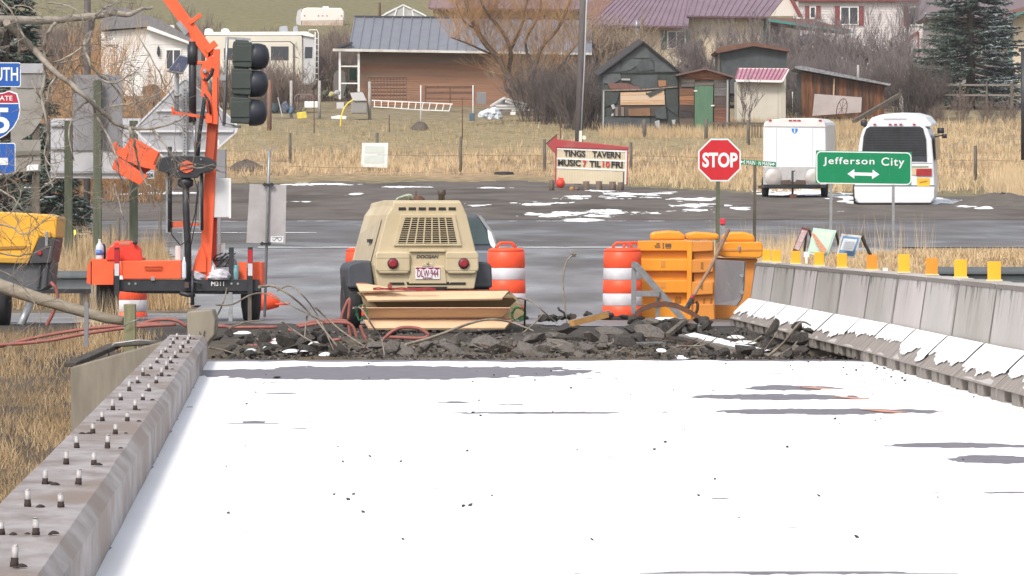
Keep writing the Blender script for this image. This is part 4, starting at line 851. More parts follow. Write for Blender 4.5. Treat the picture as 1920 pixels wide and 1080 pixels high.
# scratches: pale crazing in the old sheeting
r = MB()
for i in range(26):
    x0 = random.uniform(1536, 1702); y0 = random.uniform(287, 330); pts = [P(x0+random.uniform(-3, 3)+j*.4, y0+j*4, Yj-.0035) for j in range(4)]
    r.tube(pts, .0018, 3)
r.build('sheeting_cracks', M('faded_green', (.10, .36, .20), None), pl, world=True)
# ---------------------------------------------------------------- signs on the left
m_blue = M('interstate_blue', (.01, .10, .42), (.012, .085, .36), 3, .4)
Yl = 90.; s9 = F/Yl
IS = thing('route_sign', 'blue and red interstate route marker assembly with direction plates, cut by the left edge', 'route sign', (WX(-10, Yl), Yl, gz(-9, Yl)))
def lp_(name, pts, mat, dy=0, dep=.004, par=IS):
    r = MB(); r.pol(pts, Yl+dy, dep); return r.build(name, mat, par, world=True)
sp = lp_('direction_plate', rrect(-42, 117, 39, 163, 4), m_sw); lp_('blue_face', rrect(-40.5, 118.5, 37.5, 161.5, 3.5), m_blue, -.003, .002, sp)
text('SOUTH', 'direction_lettering', WX(-2, Yl), WZ(139, Yl), Yl-.005, 72/s9, 26/s9, m_sw, sp, True, off=.015)
shp = [(-9+48*math.sin(a)*(.93 if abs(a) < 1 else 1), 0) for a in (0,)]
half = [(0, 176), (14, 175), (26, 171), (40, 176), (44, 190), (46, 206), (43, 222), (34, 238), (20, 252), (0, 263)]
def shield(k, dy, mat, cut=None, name='shield_face', dep=.004, par=None):
    c_ = 217
    h2_ = [(x*k, (y-c_)*k+c_) for x, y in half]
    if cut == 'top': h2_ = [(x, y) for x, y in h2_ if y < 193]+[(43*k, 193)]; h2_ = h2_+[(0, 193)]; pts = [(-9+x, y) for x, y in h2_]+[(-9-x, y) for x, y in h2_[::-1][1:-1]]
    else: pts = [(-9+x, y) for x, y in h2_]+[(-9-x, y) for x, y in h2_[::-1][1:-1]]
    return lp_(name, pts, mat, dy, dep, par or IS)
sh_ = shield(1.03, .0, m_sw, name='shield_plate'); shield(.98, -.003, m_blue, dep=.002, par=sh_)
shield(.97, -.0055, M('shield_red', (.40, .02, .045), None, rough=.4), 'top', 'red_crown', .002, sh_)
lp_('crown_rule', [(-52, 193.2), (34, 193.2), (34.5, 195), (-52, 195)], m_sw, -.006, .001, sh_)
text('INTERSTATE', 'crown_lettering', WX(-14, Yl), WZ(184, Yl), Yl-.0075, 75/s9, 9/s9, m_sw, sh_, True, off=.01)
text('15', 'route_number', WX(-10, Yl), WZ(226, Yl), Yl-.0075, 56/s9, 48/s9, m_sw, sh_, True, off=.02)
ap = lp_('arrow_plate', rrect(-42, 268, 29, 327, 4), m_sw); lp_('blue_face', rrect(-40.5, 269.5, 27.5, 325.5, 3.5), m_blue, -.003, .002, ap)
lp_('white_arrow', [(15, 296), (15, 309), (-16, 309), (-16, 318), (-34, 302), (-16, 287), (-16, 296)], m_sw, -.005, .002, ap)
r = MB(); r.box(WX(-18, Yl), WX(-4, Yl), Yl+.01, Yl+.1, 0, WZ(105, Yl)); r.build('post', m_greenpost, IS, world=True)
# backs of neighbouring signs
GB = thing('road_sign', 'weathered grey backs of three stacked sign plates right of the blue route marker', 'sign', (WX(60, 93), 93, gz(-9, 93)))
def gb(name, pts, mat, Y=93, dep=.01, par=GB, dy=0):
    r = MB(); r.pol(pts, Y+dy, dep); return r.build(name, mat, par, world=True)
m_albr = M('brownish_grey_sign_back', (.30, .285, .26), (.24, .225, .20), 3, .6)
gb('top_plate', rrect(30, 119, 82, 137, 2), m_alu); gb('direction_plate', rrect(30, 137, 84, 165, 3), M('mid_grey_sign_back', (.27, .265, .26), (.2, .19, .185), 4, .6), dy=.03)
gb('shield_plate', [(20, 160), (60, 152), (80, 165), (84, 195), (78, 225), (60, 250), (40, 262), (20, 262)], m_albr, dy=.05); gb('lower_plate', rrect(20, 262, 76, 322, 4), m_albr, dy=.02)
gb('plate_rib', [(20, 284), (75, 282), (75, 290), (20, 292)], M('rib_shadow', (.16, .15, .13), None), dy=-.02); gb('sticker', [(50, 309), (72, 308), (72, 319), (50, 320)], m_sw, dy=-.004)
gb('post', [(60, 119), (74, 119), (74, 520), (60, 520)], m_post, dy=.08, dep=.1)
def wpost(px, y0, w_, Y, lab):
    r = MB(); r.pol([(px-w_/2, y0), (px+w_/2, y0), (px+w_/2, 510), (px-w_/2, 510)], Y, .13); return solo(r, 'sign_post', m_greenpost, lab, 'post', 'green treated sign posts', bevel=.01)
wpost(128, 226, 15, 91.2, 'green stained sign post nearest the yellow compressor'); wpost(250, 226, 15, 91.2, 'green stained post under the folded orange signal head')
BG = thing('guide_sign', 'wide ribbed aluminium back of a guide sign behind three wooden posts', 'sign', (WX(190, 92), 92, WZ(335, 92)))
r = MB(); r.pol([(95, 222), (290, 222), (290, 335), (95, 334)], 92, .006); b_ = r.build('panel', M('pale_sign_back', (.52, .52, .54), (.46, .46, .49), 2, .5), BG, world=True)
for y_ in (233, 276, 321): r = MB(); r.pol([(95, y_), (290, y_), (290, y_+4), (95, y_+4)], 91.95, .04); r.build('rib', m_alu, BG, world=True)
r = MB(); r.pol([(270, 322), (289, 322), (289, 335), (270, 335)], 91.93, .004); st_ = r.build('date_sticker', m_sw, BG, world=True)
text('2024', 'sticker_digits', WX(279.5, 92), WZ(328.5, 92), 91.92, 15/103, 8/103, m_black, st_, True, off=.02)
GP = thing('road_sign', 'tall plain dark grey sign back on a green post', 'sign', (WX(183, 89.8), 89.8, gz(-7, 90)))
r = MB(); r.pol([(137, 140), (229, 141), (230, 281), (137, 282)], 89.9, .006); r.build('panel', m_alud, GP, world=True)
r = MB(); r.pol([(175, 150), (190, 150), (190, 510), (174, 510)], 89.7, .13); r.build('post', m_greenpost, GP, world=True, bevel=.01)
Yd = 84.
DS = thing('diamond_sign', 'big diamond warning sign seen from behind, aluminium with three ribs', 'sign', (WX(348, Yd), Yd, gz(-5, Yd)))
dm = [(340, 150), (347, 145), (356, 150), (442, 228), (447, 238), (444, 248), (356, 326), (348, 332), (338, 326), (256, 250), (251, 243), (256, 234)]
r = MB(); r.pol(dm, Yd, .005); r.build('panel', m_alu, DS, world=True)
r = MB(); c_ = (348, 239); ins = [((x-c_[0])*.955+c_[0], (y-c_[1])*.955+c_[1]) for x, y in dm]
n = len(dm); o_ = [P(x, y, Yd-.02) for x, y in dm]; i_ = [P(x, y, Yd-.02) for x, y in ins]; o2_ = [v+Vector((0, .018, 0)) for v in o_]; i2_ = [v+Vector((0, .018, 0)) for v in i_]
r.add(o_+i_+o2_+i2_, [(i, (i+1) % n, n+(i+1) % n, n+i) for i in range(n)]+[(n+i, n+(i+1) % n, 3*n+(i+1) % n, 3*n+i) for i in range(n)]+[(i, 2*n+i, 2*n+(i+1) % n, (i+1) % n) for i in range(n)])
r.build('rolled_edge', M('bright_aluminium', (.58, .58, .60), None, rough=.4), DS, world=True)
for y_, a, b2 in ((205, 293, 400), (244, 262, 437), (281, 296, 402)):
    r = MB(); r.pol([(a, y_), (b2, y_), (b2, y_+4), (a, y_+4)], Yd-.05, .045); r.build('rib', MATS['bright_aluminium'], DS, world=True)
r = MB(); r.pol([(399, 263), (411, 262), (411, 273), (400, 273)], Yd-.006, .004); r.build('sticker', m_sw, DS, world=True)
r = MB(); r.box(WX(343, Yd), WX(351, Yd), Yd-.11, Yd-.055, gz(-5, Yd), WZ(166, Yd)); r.build('perforated_post', m_galv, DS, world=True)
r = MB()
for i in range(30): r.lathe((WX(347, Yd), Yd-.112, WZ(170+i*5.5, Yd)), [(.011, 0), (.011, -.002)], 6, axis='y')
r.build('post_holes', m_black, DS, world=True)
SO = thing('solar_panel', 'small tilted solar panel on a grey pole above the diamond sign', 'solar panel', P(331, 210, 83.6))
pv_ = [P(337, 103, 83.7), P(359, 108, 83.7), P(342, 137, 83.2), P(314, 133, 83.2)]
r = MB(); r.ext(pv_, (0, .03, -.02)); r.build('panel_frame', m_galv, SO, world=True, bevel=.003)
c_ = sum(pv_, Vector())/4; r = MB(); r.ext([c_+(q-c_)*.88+Vector((0, -.012, .004)) for q in pv_], (0, .004, 0)); r.build('solar_cells', M('solar_cells', (.07, .08, .125), (.05, .055, .09), 3, .25), SO, world=True)
r = MB(); r.tube([P(331, 134, 83.5), P(331.5, 209, 83.5)], .042, 10); r.build('pole', M('grey_pole', (.36, .36, .38), None, rough=.5), SO, world=True)
r = MB(); r.box(WX(331, 83.5)-.06, WX(331, 83.5)+.06, 83.4, 83.9, WZ(180, 83.5), WZ(176, 83.5)); r.build('bracket', m_galv, SO, world=True)
r = MB(); r.pol([(403, 280), (423, 280), (423, 335), (403, 335)], 83.9, .25); r.pol([(408, 335), (414, 335), (414, 520), (408, 520)], 84, .08); solo(r, 'utility_box', m_alud, 'grey box on a post behind the signal trailer cabinet', 'utility box', bevel=.006)
Yb_ = 69.
SB = thing('road_sign', 'scuffed bare metal sign back on a thin steel post right of the signal trailer', 'sign', (WX(498, Yb_), Yb_, 0))
r = MB(); r.ext([P(468, 345, Yb_), P(537, 347, Yb_), P(535, 457, Yb_), P(462, 455, Yb_)], (0, .004, 0)); r.build('panel', M('scuffed_metal', (.46, .445, .45), (.36, .34, .335), 3, .5, .05, metal=.15, c3=(.52, .51, .52)), SB, world=True)
r = MB(); r.tube([P(505, 283, Yb_-.03), P(503, 350, Yb_-.03), P(496, 598, Yb_-.03)], .02, 8); r.build('post', m_galv, SB, world=True)
r = MB(); r.bar(P(505, 285, Yb_-.03), P(496, 275, Yb_-.03), .02); r.bar(P(505, 285, Yb_-.03), P(515, 275, Yb_-.03), .02); r.build('split_top', m_galv, SB, world=True)
for y_, x_ in ((346, 503), (457, 498)):
    r = MB(); r.pol([(x_-11, y_), (x_-7, y_-4), (x_-4, y_-2), (x_+4, y_-2), (x_+7, y_-4), (x_+11, y_), (x_+7, y_+4), (x_+4, y_+2), (x_-4, y_+2), (x_-7, y_+4)], Yb_-.07, .035); r.build('clamp', m_black, SB, world=True)
r = MB(); r.pol([(508, 443), (532, 443), (531, 455), (507, 454)], Yb_-.004, .003); st_ = r.build('sticker', m_sw, SB, world=True)
r = MB(); r.tube([P(511+i*2.2, 449+3*math.sin(i*1.3), Yb_-.006) for i in range(9)], .0035, 4); r.bar(P(510, 445, Yb_-.006), P(529, 445, Yb_-.006), .01, .002); r.build('sticker_print', m_black, st_, world=True)
# ---------------------------------------------------------------- far left: yellow compressor, rail, log, post
Yy = 62.
def e4(x, y): return (x/4.5, 380+y/4.5)
YC = thing('yellow_compressor', 'yellow and dark grey towed compressor cut by the left edge of the picture', 'compressor', P(40, 600, Yy))
def yp(name, pts, mat, dy=0, dep=.1, par=YC, bev=.01):
    r = MB(); r.pol([e4(*p) for p in pts], Yy+dy, dep); return r.build(name, mat, par, world=True, bevel=bev)
m_cat = M('machine_yellow', (.80, .42, .04), (.72, .36, .04), 2, .4)
yp('hood', [(-500, 72), (0, 76), (385, 98), (485, 120), (472, 300), (335, 288), (235, 515), (-500, 500)], m_cat, .05, 1.2, bev=.02)
yp('hood_vent', [(-60, 372), (232, 360), (200, 395), (-60, 402)], M('yellow_shadow', (.35, .17, .03), None), .035, .02); yp('hood_lower_lip', [(-60, 462), (258, 462), (236, 514), (-60, 506)], M('dull_yellow', (.50, .27, .04), None), .03, .03)
m_ydk = M('grey_machine_plastic', (.06, .058, .065), (.045, .045, .05), 4, .5)
yp('rear_panel', [(335, 290), (468, 302), (430, 510), (245, 515)], m_ydk, .03, 1.1)
yp('chassis', [(-500, 505), (432, 512), (415, 700), (340, 745), (-500, 700)], M('grey_chassis', (.10, .105, .115), (.07, .07, .08), 3, .6), .1, 1.0)
for x_ in (330, 390): yp('chassis_rib', [(x_, 520), (x_+22, 520), (x_, 720), (x_-22, 720)], m_ydk, .06, .05)
r = MB(); r.lathe(P(*e4(335, 425), Yy+.02), [(.030, 0), (.022, -.02)], 12, axis='y'); r.build('tail_lamp', m_redr, YC, world=True)
yp('latch', [(380, 240), (404, 240), (408, 370), (378, 375)], m_galv, .0, .03); yp('latch_plate', [(358, 240), (425, 240), (425, 296), (358, 290)], m_cat, .015, .03)
r = MB(); r.lathe((WX(-6, Yy)-.1, Yy+.45, .33), [(.2, 0), (.30, .01), (.34, .04), (.34, .18), (.3, .21), (.2, .22)], 26, axis='x'); r.build('wheel', m_rubber, YC, world=True)
r = MB(); r.tube([P(55, 570, Yy), P(38, 612, Yy-.2)], .05, 8); r.build('support_leg', m_galv, YC, world=True)
r = MB(); r.tube([P(*e4(*p), Yy-.1) for p in ((425, 670), (470, 715), (488, 790), (470, 870), (440, 950), (395, 1030), (390, 1050))], .022, 8); r.build('red_air_hose', M('brick_red_hose', (.30, .09, .07), (.22, .06, .05), 20, .6), YC, world=True)
def wbeam(x0, x1, yc, Y, lab, hgt=.31):
    T = thing('guard_rail', lab, 'guard rail', (WX((x0+x1)/2, Y), Y, 0)); z0 = WZ(yc, Y); k = [(0, hgt/2), (-.04, hgt/2-.03), (-.08, hgt*.3), (-.08, hgt*.2), (-.01, .03), (-.01, -.03), (-.08, -hgt*.2), (-.08, -hgt*.3), (-.04, -hgt/2+.03), (0, -hgt/2)]
    r = MB(); vs_ = []
    for x in (WX(x0, Y), WX(x1, Y)): vs_ += [(x, Y+a, z0+b_) for a, b_ in k]+[(x, Y+a+.006, z0+b_) for a, b_ in k[::-1]]
    n = 2*len(k); r.add(vs_, [(i, (i+1) % n, n+(i+1) % n, n+i) for i in range(n)]+[tuple(range(n))[::-1], tuple(range(n, 2*n))]); r.build('beam', M('dull_rail_steel', (.16, .175, .18), (.11, .12, .125), 3, .5, metal=.4), T, world=True)
    for x in (WX(x0, Y)+.2, WX(x1, Y)-.1): r = MB(); r.box(x-.06, x+.06, Y+.02, Y+.18, 0, z0+.12); r.build('post', m_post, T, world=True)
    return T
wbeam(-60, 171, 529, 69.5, 'steel W-beam guard rail between the yellow compressor and the signal trailer')
wbeam(1745, 2050, 522, 68., 'steel guard rail behind the concrete barriers at the right edge')
LG = MB(); LG.tube([P(-60, 502, 53.2), P(0, 536, 53), P(60, 556, 52.7), P(130, 577, 52.4), P(200, 597, 52), P(233, 602, 51.9)], [.078, .075, .068, .06, .052, .046], 12)
solo(LG, 'fallen_log', M('grey_log', (.27, .23, .18), (.19, .16, .12), 7, .9, .4, stretch=(.6, 1, 3)), 'long grey pole lying slanted across the lower left, ending at the square post', 'log')
r = MB(); r.box(WX(232, 51.5), WX(254, 51.5), 51.5, 51.62, -1.4, WZ(570, 51.5)); solo(r, 'square_post', M('lichen_post', (.26, .25, .14), (.19, .18, .11), 6, .9, .3, stretch=(3, 3, .5)), 'square pale green wooden post where the slanting pole ends', 'post', bevel=.01)
r = MB(); r.pol([(158, 567), (166, 567), (165, 650), (157, 650)], 51.8, .04); solo(r, 'stub_post', m_alud, 'thin grey steel stub post under the slanting pole', 'post')
r = MB(); r.tube([P(a, b_, 51.2) for a, b_ in ((300, 641), (260, 638), (215, 644), (202, 655), (206, 672), (225, 682), (258, 692))], .012, 6); r.tube([P(a, b_, 51.45) for a, b_ in ((230, 612), (250, 602), (262, 598))], .006, 5); r.tube([P(a, b_, 51.45) for a, b_ in ((225, 670), (245, 674), (262, 664))], .006, 5)
solo(r, 'loose_cable', m_galv, 'loop of loose grey cable around the square post', 'cable')
for i, (px, y0, w_) in enumerate(((205, 420, 8), (222, 408, 8), (236, 415, 7), (243, 410, 5), (300, 395, 6), (214, 425, 7))):
    Y = 98+i*.5; r = MB(); r.lathe((WX(px, Y), Y, gz(-7.5, Y)-.1), [(w_/2*Y/F, 0), (w_/2*Y/F*.9, WZ(y0, Y)-gz(-7.5, Y)+.1)], 8); solo(r, 'fence_stub', m_post, 'old wooden post stub in dry grass, '+['leftmost tall one', 'second from the left', 'tallest, right of the fuel can', 'thin one touching the tallest', 'thin one apart under the mast', 'short leaning one'][i], 'post', 'old post stubs behind the signal trailer')
tp = thing('t_post', 'thin green steel post with yellow tip between the wooden sign posts', 'post', P(142, 500, 88)); r = MB(); r.pol([(140, 440), (143, 440), (146, 502), (143, 502)], 88, .03); r.build('post', m_greenpost, tp, world=True); r = MB(); r.pol([(138, 431), (142, 431), (143, 443), (139, 443)], 88, .03); r.build('yellow_tip', M('tip_yellow', (.75, .8, .15), None), tp, world=True)
# squashed orange drum behind the trailer
r = MB(); r.tube([P(486, 565, 70), P(505, 565, 70), P(524, 568, 70)], [.13, .12, .06], 12); r.lathe(P(528, 572, 70), [(.12, 0), (.12, .03)], 12); solo(r, 'fallen_cone', m_orange2, 'orange traffic cone lying on its side right of the signal trailer', 'traffic cone')
# ---------------------------------------------------------------- hoses on the ground
m_hose = M('red_rubber_hose', (.32, .11, .09), (.24, .08, .065), 12, .6)
hl = [([(-20, 655), (66, 633), (160, 617), (240, 610), (300, 606)], 56, 'long red hose running left across the dirt, upper strand'), ([(-20, 648), (80, 640), (170, 624), (260, 612), (330, 608)], 55.5, 'long red hose running left across the dirt, lower strand'), ([(262, 614), (275, 604), (300, 599), (330, 601), (350, 612)], 57.5, 'arched red hose behind the concrete stub'),
      ([(556, 611), (590, 603), (640, 601), (652, 606), (656, 625), (661, 648)], 58.5, 'red hose bending down beside the plank stack, left strand'), ([(560, 613), (600, 606), (645, 605), (661, 612), (668, 630), (672, 646)], 58.2, 'red hose bending down beside the plank stack, middle strand'), ([(676, 610), (682, 628), (694, 646)], 58, 'pale red hose end beside the plank stack, right strand'),
      ([(655, 606), (640, 598), (655, 560), (653, 600)], 60.3, 'red hose rising to the compressor wheel'),
      ([(715, 640), (735, 622), (755, 614), (785, 616), (803, 628), (790, 634), (755, 633), (730, 632)], 56.5, 'brown-red hose loop in front of the plank stack'), ([(395, 612), (420, 612), (440, 614), (520, 613)], 58, 'red hose lying behind the concrete stub'), ([(540, 618), (570, 628), (590, 640), (600, 646)], 56, 'short red hose half buried in the dark dirt'), ([(460, 650), (490, 646), (520, 640), (600, 640), (640, 636)], 55, 'brown hose trailing through the dark dirt')]
def smooth(pts, n=5):
    o = []
    for i in range(len(pts)-1):
        p0, p1, p2, p3 = pts[max(i-1, 0)], pts[i], pts[i+1], pts[min(i+2, len(pts)-1)]
        for j in range(n):
            t_ = j/n; o.append(tuple(.5*((2*p1[k])+(-p0[k]+p2[k])*t_+(2*p0[k]-5*p1[k]+4*p2[k]-p3[k])*t_*t_+(-p0[k]+3*p1[k]-3*p2[k]+p3[k])*t_**3) for k in range(2)))
    return o+[pts[-1]]
for pts, Y, lab in hl:
    r = MB(); r.tube([P(a, b_, Y) for a, b_ in smooth(pts)], .019, 8); solo(r, 'rubber_hose', m_hose, lab, 'hose', 'red hoses on the ground')
# ---------------------------------------------------------------- rubble of torn-up asphalt
import bmesh
m_rub = [M('asphalt_rubble', (.095, .084, .076), (.19, .168, .15), 7, .9, .6, bscale=22), M('black_rubble', (.034, .03, .028), (.085, .075, .066), 8, .9, .7, bscale=22), M('pale_rubble', (.23, .205, .18), (.16, .14, .12), 8, .9, .5, bscale=22)]
def hull(seed, flat=.5, n=16):
    rg = random.Random(seed); bm = bmesh.new()
    for _ in range(n):
        v = Vector((rg.gauss(0, 1), rg.gauss(0, 1), rg.gauss(0, 1))).normalized()*rg.uniform(.75, 1); bm.verts.new((v.x, v.y*.8, v.z*flat))
    g_ = bmesh.ops.convex_hull(bm, input=bm.verts); bmesh.ops.delete(bm, geom=[e for e in g_['geom_interior'] if isinstance(e, bmesh.types.BMVert)], context='VERTS')
    me = bpy.data.meshes.new('rubble'); bm.to_mesh(me); bm.free(); return me
protos = [[], [], []]
for k in range(3):
    for i in range(6):
        me = hull(k*20+i, (.35, .5, .62)[i % 3]); me.materials.append(m_rub[k]); protos[k].append(me)
def spot(px, py):
    z_ = ['beside the concrete stub', 'below the signal trailer wheel', 'before the red hoses', 'before the left of the planks', 'before the right of the planks', 'right of the planks', 'below the yellow lumber', 'below the brace frame', 'before the narrow plastic barrier', 'by the concrete barrier foot']
    i = min(9, sum(px > t_ for t_ in (440, 540, 680, 820, 940, 1040, 1150, 1260, 1370)))
    return z_[i]+(' at the snow edge' if py > 660 else ' low in the heap' if py > 640 else ' on top of the heap')
def chunk(px, py, r_px, Y, k=0, name='asphalt_chunk', lab=None, grp='asphalt chunks in the rubble heap', sc_=(1, 1, 1), rot=None):
    o = bpy.data.objects.new(name, random.choice(protos[k])); COL.objects.link(o); o.location = P(px, py, Y); s = r_px*Y/F; o.scale = (s*sc_[0], s*sc_[1], s*sc_[2])
    o.rotation_euler = rot or (random.uniform(-.5, .5), random.uniform(-.5, .5), random.uniform(0, 6)); 
    grp = grp or 'asphalt chunks in the rubble heap'
    return tag(o, lab or ('large ' if r_px > 21 else 'small ' if r_px < 8 else 'smallish ' if r_px < 12 else '')+('grey asphalt chunk ', 'black asphalt chunk ', 'pale concrete lump ')[k]+spot(px, py), ('asphalt chunk', 'asphalt chunk', 'concrete lump')[k], grp if k != 2 else 'pale concrete lumps in the rubble')
random.seed(12)
big = [(738, 655, 26, 52, 0), (690, 660, 18, 51, 0), (830, 650, 24, 53, 0), (800, 655, 16, 51, 0), (860, 640, 18, 54, 0), (905, 648, 30, 53, 0), (935, 660, 26, 51, 0), (965, 668, 22, 49.5, 0), (1000, 640, 26, 54, 0), (1025, 655, 24, 52, 0), (1040, 634, 24, 54.5, 0), (1064, 620, 22, 56, 1), (1080, 640, 22, 53, 1), (1110, 636, 18, 54, 0), (1098, 656, 18, 51, 0), (1060, 662, 18, 50, 0), (1130, 655, 13, 50, 0), (1140, 662, 9, 49.5, 2), (1015, 672, 16, 48.5, 0), (880, 672, 14, 48.5, 0), (1150, 640, 14, 55, 1), (1190, 618, 24, 57, 1), (1225, 612, 24, 58, 0), (1250, 624, 26, 56, 1), (1275, 612, 22, 58, 1), (1200, 640, 18, 54, 1), (1165, 672, 12, 49, 1), (1230, 672, 14, 49, 1), (1260, 675, 14, 48.6, 1), (1299, 671, 13, 48.5, 2), (1335, 672, 10, 48.6, 1), (1360, 668, 16, 48.8, 1), (1395, 660, 26, 50, 1), (1385, 674, 14, 48.4, 1), (1420, 668, 20, 49, 1), (1440, 650, 18, 51, 1), (1418, 634, 20, 53, 1), (1505, 640, 20, 50.3, 1), (1515, 625, 16, 50.5, 1), (1490, 652, 13, 50, 2), (1480, 672, 16, 49, 1), (1510, 664, 14, 49, 1), (1530, 675, 10, 48.5, 1), (1498, 616, 14, 50.5, 1), (600, 655, 18, 51, 1), (570, 660, 22, 50, 1), (540, 645, 26, 52, 1), (505, 662, 16, 50, 1), (470, 668, 14, 49, 1), (470, 640, 16, 54, 1), (430, 662, 12, 50, 1), (640, 662, 16, 50, 1), (430, 630, 12, 55, 1), (505, 671, 8, 48.5, 2), (522, 673, 5, 48.4, 2), (465, 674, 9, 48.4, 2), (445, 675, 7, 48.4, 2), (483, 672, 5, 48.4, 2), (830, 673, 7, 48.4, 2), (560, 632, 26, 54, 1), (610, 640, 18, 53, 1), (625, 668, 12, 49, 1), (660, 670, 10, 48.7, 1), (1330, 655, 10, 50, 1), (1545, 680, 8, 48, 1), (1305, 648, 10, 51, 1)]
for a in big: chunk(a[0], a[1]-(5 if a[4] != 2 else 0), a[2]*(1.25 if a[4] != 2 else 1), a[3], a[4])
for i in range(150):
    px = random.choice([random.uniform(400, 680), random.uniform(680, 1180), random.uniform(680, 1180), random.uniform(1180, 1540)])
    top = np.interp(px, [400, 680, 860, 1000, 1150, 1300, 1540], [635, 648, 640, 625, 640, 655, 650]); py = random.uniform(top, 678); Y = np.interp(py, [610, 678], [57, 48.0])+random.uniform(-.5, .5)
    chunk(px, py, random.uniform(4, 11), Y, 1 if (px < 650 or px > 1180) and random.random() < .75 else (2 if random.random() < .06 else 0))
for a, b_, c_, Y, k, sx_ in ((700, 650, 30, 51, 0, 1.2), (765, 662, 24, 49.6, 0, 1.1), (850, 655, 28, 50.8, 0, 1.3), (920, 645, 34, 52, 0, 1.3), (985, 655, 28, 50.6, 0, 1.1), (1045, 645, 32, 51.8, 0, 1.2), (1090, 664, 20, 49.2, 0, 1.2), (1170, 640, 26, 53, 1, 1.4), (1215, 622, 30, 55, 0, 1.4), (560, 642, 34, 52, 1, 1.5), (500, 650, 26, 51, 1, 1.3), (630, 652, 24, 51, 1, 1.3), (1290, 640, 26, 53, 1, 1.3), (1340, 664, 24, 49.6, 1, 1.3), (430, 655, 18, 50.5, 1, 1.2), (1500, 655, 20, 49.8, 1, 1), (1125, 672, 14, 47.7, 0, 1), (960, 678, 12, 47.2, 0, 1.3), (800, 679, 10, 47.1, 0, 1.2), (1240, 681, 9, 46.9, 1, 1.2), (1020, 680, 8, 47.0, 2, 1), (690, 680, 9, 47.0, 1, 1), (1420, 684, 12, 46.8, 1, 1.2), (560, 681, 9, 46.9, 1, 1.3)):
    chunk(a, b_, c_, Y, k, 'asphalt_chunk', None, None, (sx_, .9, .55), (random.uniform(.2, .9), random.uniform(-.5, .5), random.uniform(-.5, .5)))
chunk(1446, 616, 30, 51.5, 1, 'asphalt_chunk', 'black asphalt slab standing upright against the barrier snow', None, (.42, .3, 1.5), (0, .62, .2)); chunk(1492, 628, 26, 51, 1, 'asphalt_chunk', 'tall twisted clump of asphalt and roots against the barrier', None, (.6, .5, 1.6), (.2, .45, .4))
chunk(728, 655, 30, 50.8, 0, 'asphalt_chunk', 'flat grey slab tilted up near the middle left of the rubble', None, (1, .35, 1.3), (.2, -.3, .1)); chunk(1140, 620, 34, 54.5, 0, 'asphalt_chunk', 'brown-grey slab lying under the yellow timber scrap', None, (1.15, .8, .5), (.5, .1, .2)); chunk(1130, 640, 24, 52.5, 0, 'asphalt_chunk', 'smooth grey slab leaning in the middle of the rubble', None, (.7, .4, 1.3), (.3, -.6, 0))
for i in range(26):
    px = random.uniform(1012, 1192); chunk(px, 597-6*math.exp(-((px-1120)/60)**2), random.uniform(9, 15), 60.5+random.uniform(-.3, .5), 1)
for i in range(24):
    px = random.uniform(1180, 1330); chunk(px, random.uniform(600, 622), random.uniform(10, 20), 58.5+random.uniform(-1, 1), 1)
for i in range(16):
    px = random.uniform(400, 640); chunk(px, random.uniform(620, 645), random.uniform(10, 24), 55+random.uniform(-1, 1), 1)
# gravel, clods and crumbs as one mass
def scatter(name, mat, pts, lab, cat):
    tm = hull(99, .7, 8); tv = np.array([v.co[:] for v in tm.vertices]); tf = [list(p.vertices) for p in tm.polygons]; V = []; Fc = []
    for x, y, z, s in pts:
        a = random.uniform(0, 6); c_, s2 = math.cos(a), math.sin(a); rot = np.array([[c_, -s2, 0], [s2, c_, 0], [0, 0, 1]]); o_ = len(V); V += (tv @ rot.T*s+np.array([x, y, z])).tolist(); Fc += [[i+o_ for i in f] for f in tf]
    me = bpy.data.meshes.new(name); me.from_pydata(V, [], Fc); me.materials.append(mat); o = bpy.data.objects.new(name, me); COL.objects.link(o); o['kind'] = 'stuff'; return tag(o, lab, cat)
pts = []
for i in range(2400):
    Y = random.uniform(47.2, 60); x = random.uniform(-3.0, 2.9 if Y > 50 else 3.1); pts.append((x, Y, gz(x, Y)+.01+.06*random.random()**3, random.uniform(.010, .030)))
scatter('gravel', m_rub[0], pts, 'loose grey gravel and crumbs between the rubble', 'gravel')
pts = []
for i in range(2200):
    Y = random.uniform(47, 60); x = random.uniform(-3.0, 3.0); pts.append((x, Y, gz(x, Y)+.01, random.uniform(.012, .045)))
scatter('black_clods', m_rub[1], pts, 'black crumbled asphalt and earth clods at the deck end', 'rubble')
pts = [(WX(px, deckY(py)), deckY(py), .03, random.uniform(.004, .016)) for px, py in [(random.uniform(400, 1900), 430+250/random.uniform(.38, 1)**.9) for _ in range(120)] if WX(px, deckY(py)) > kx(deckY(py))+.1 and WX(px, deckY(py)) < bx(deckY(py))-.4]
pts += [(bx(Y)-.36-abs(random.gauss(0, .3)), Y, .03, random.uniform(.006, .02)) for Y in [random.uniform(35, 48) for _ in range(70)]]
pts += [(random.uniform(-2.7, 3), 47.2-abs(random.gauss(0, .5)), .03, random.uniform(.006, .03)) for _ in range(260)]
scatter('crumbs_on_snow', m_rub[1], pts, 'small dark crumbs scattered over the snowy deck', 'debris')
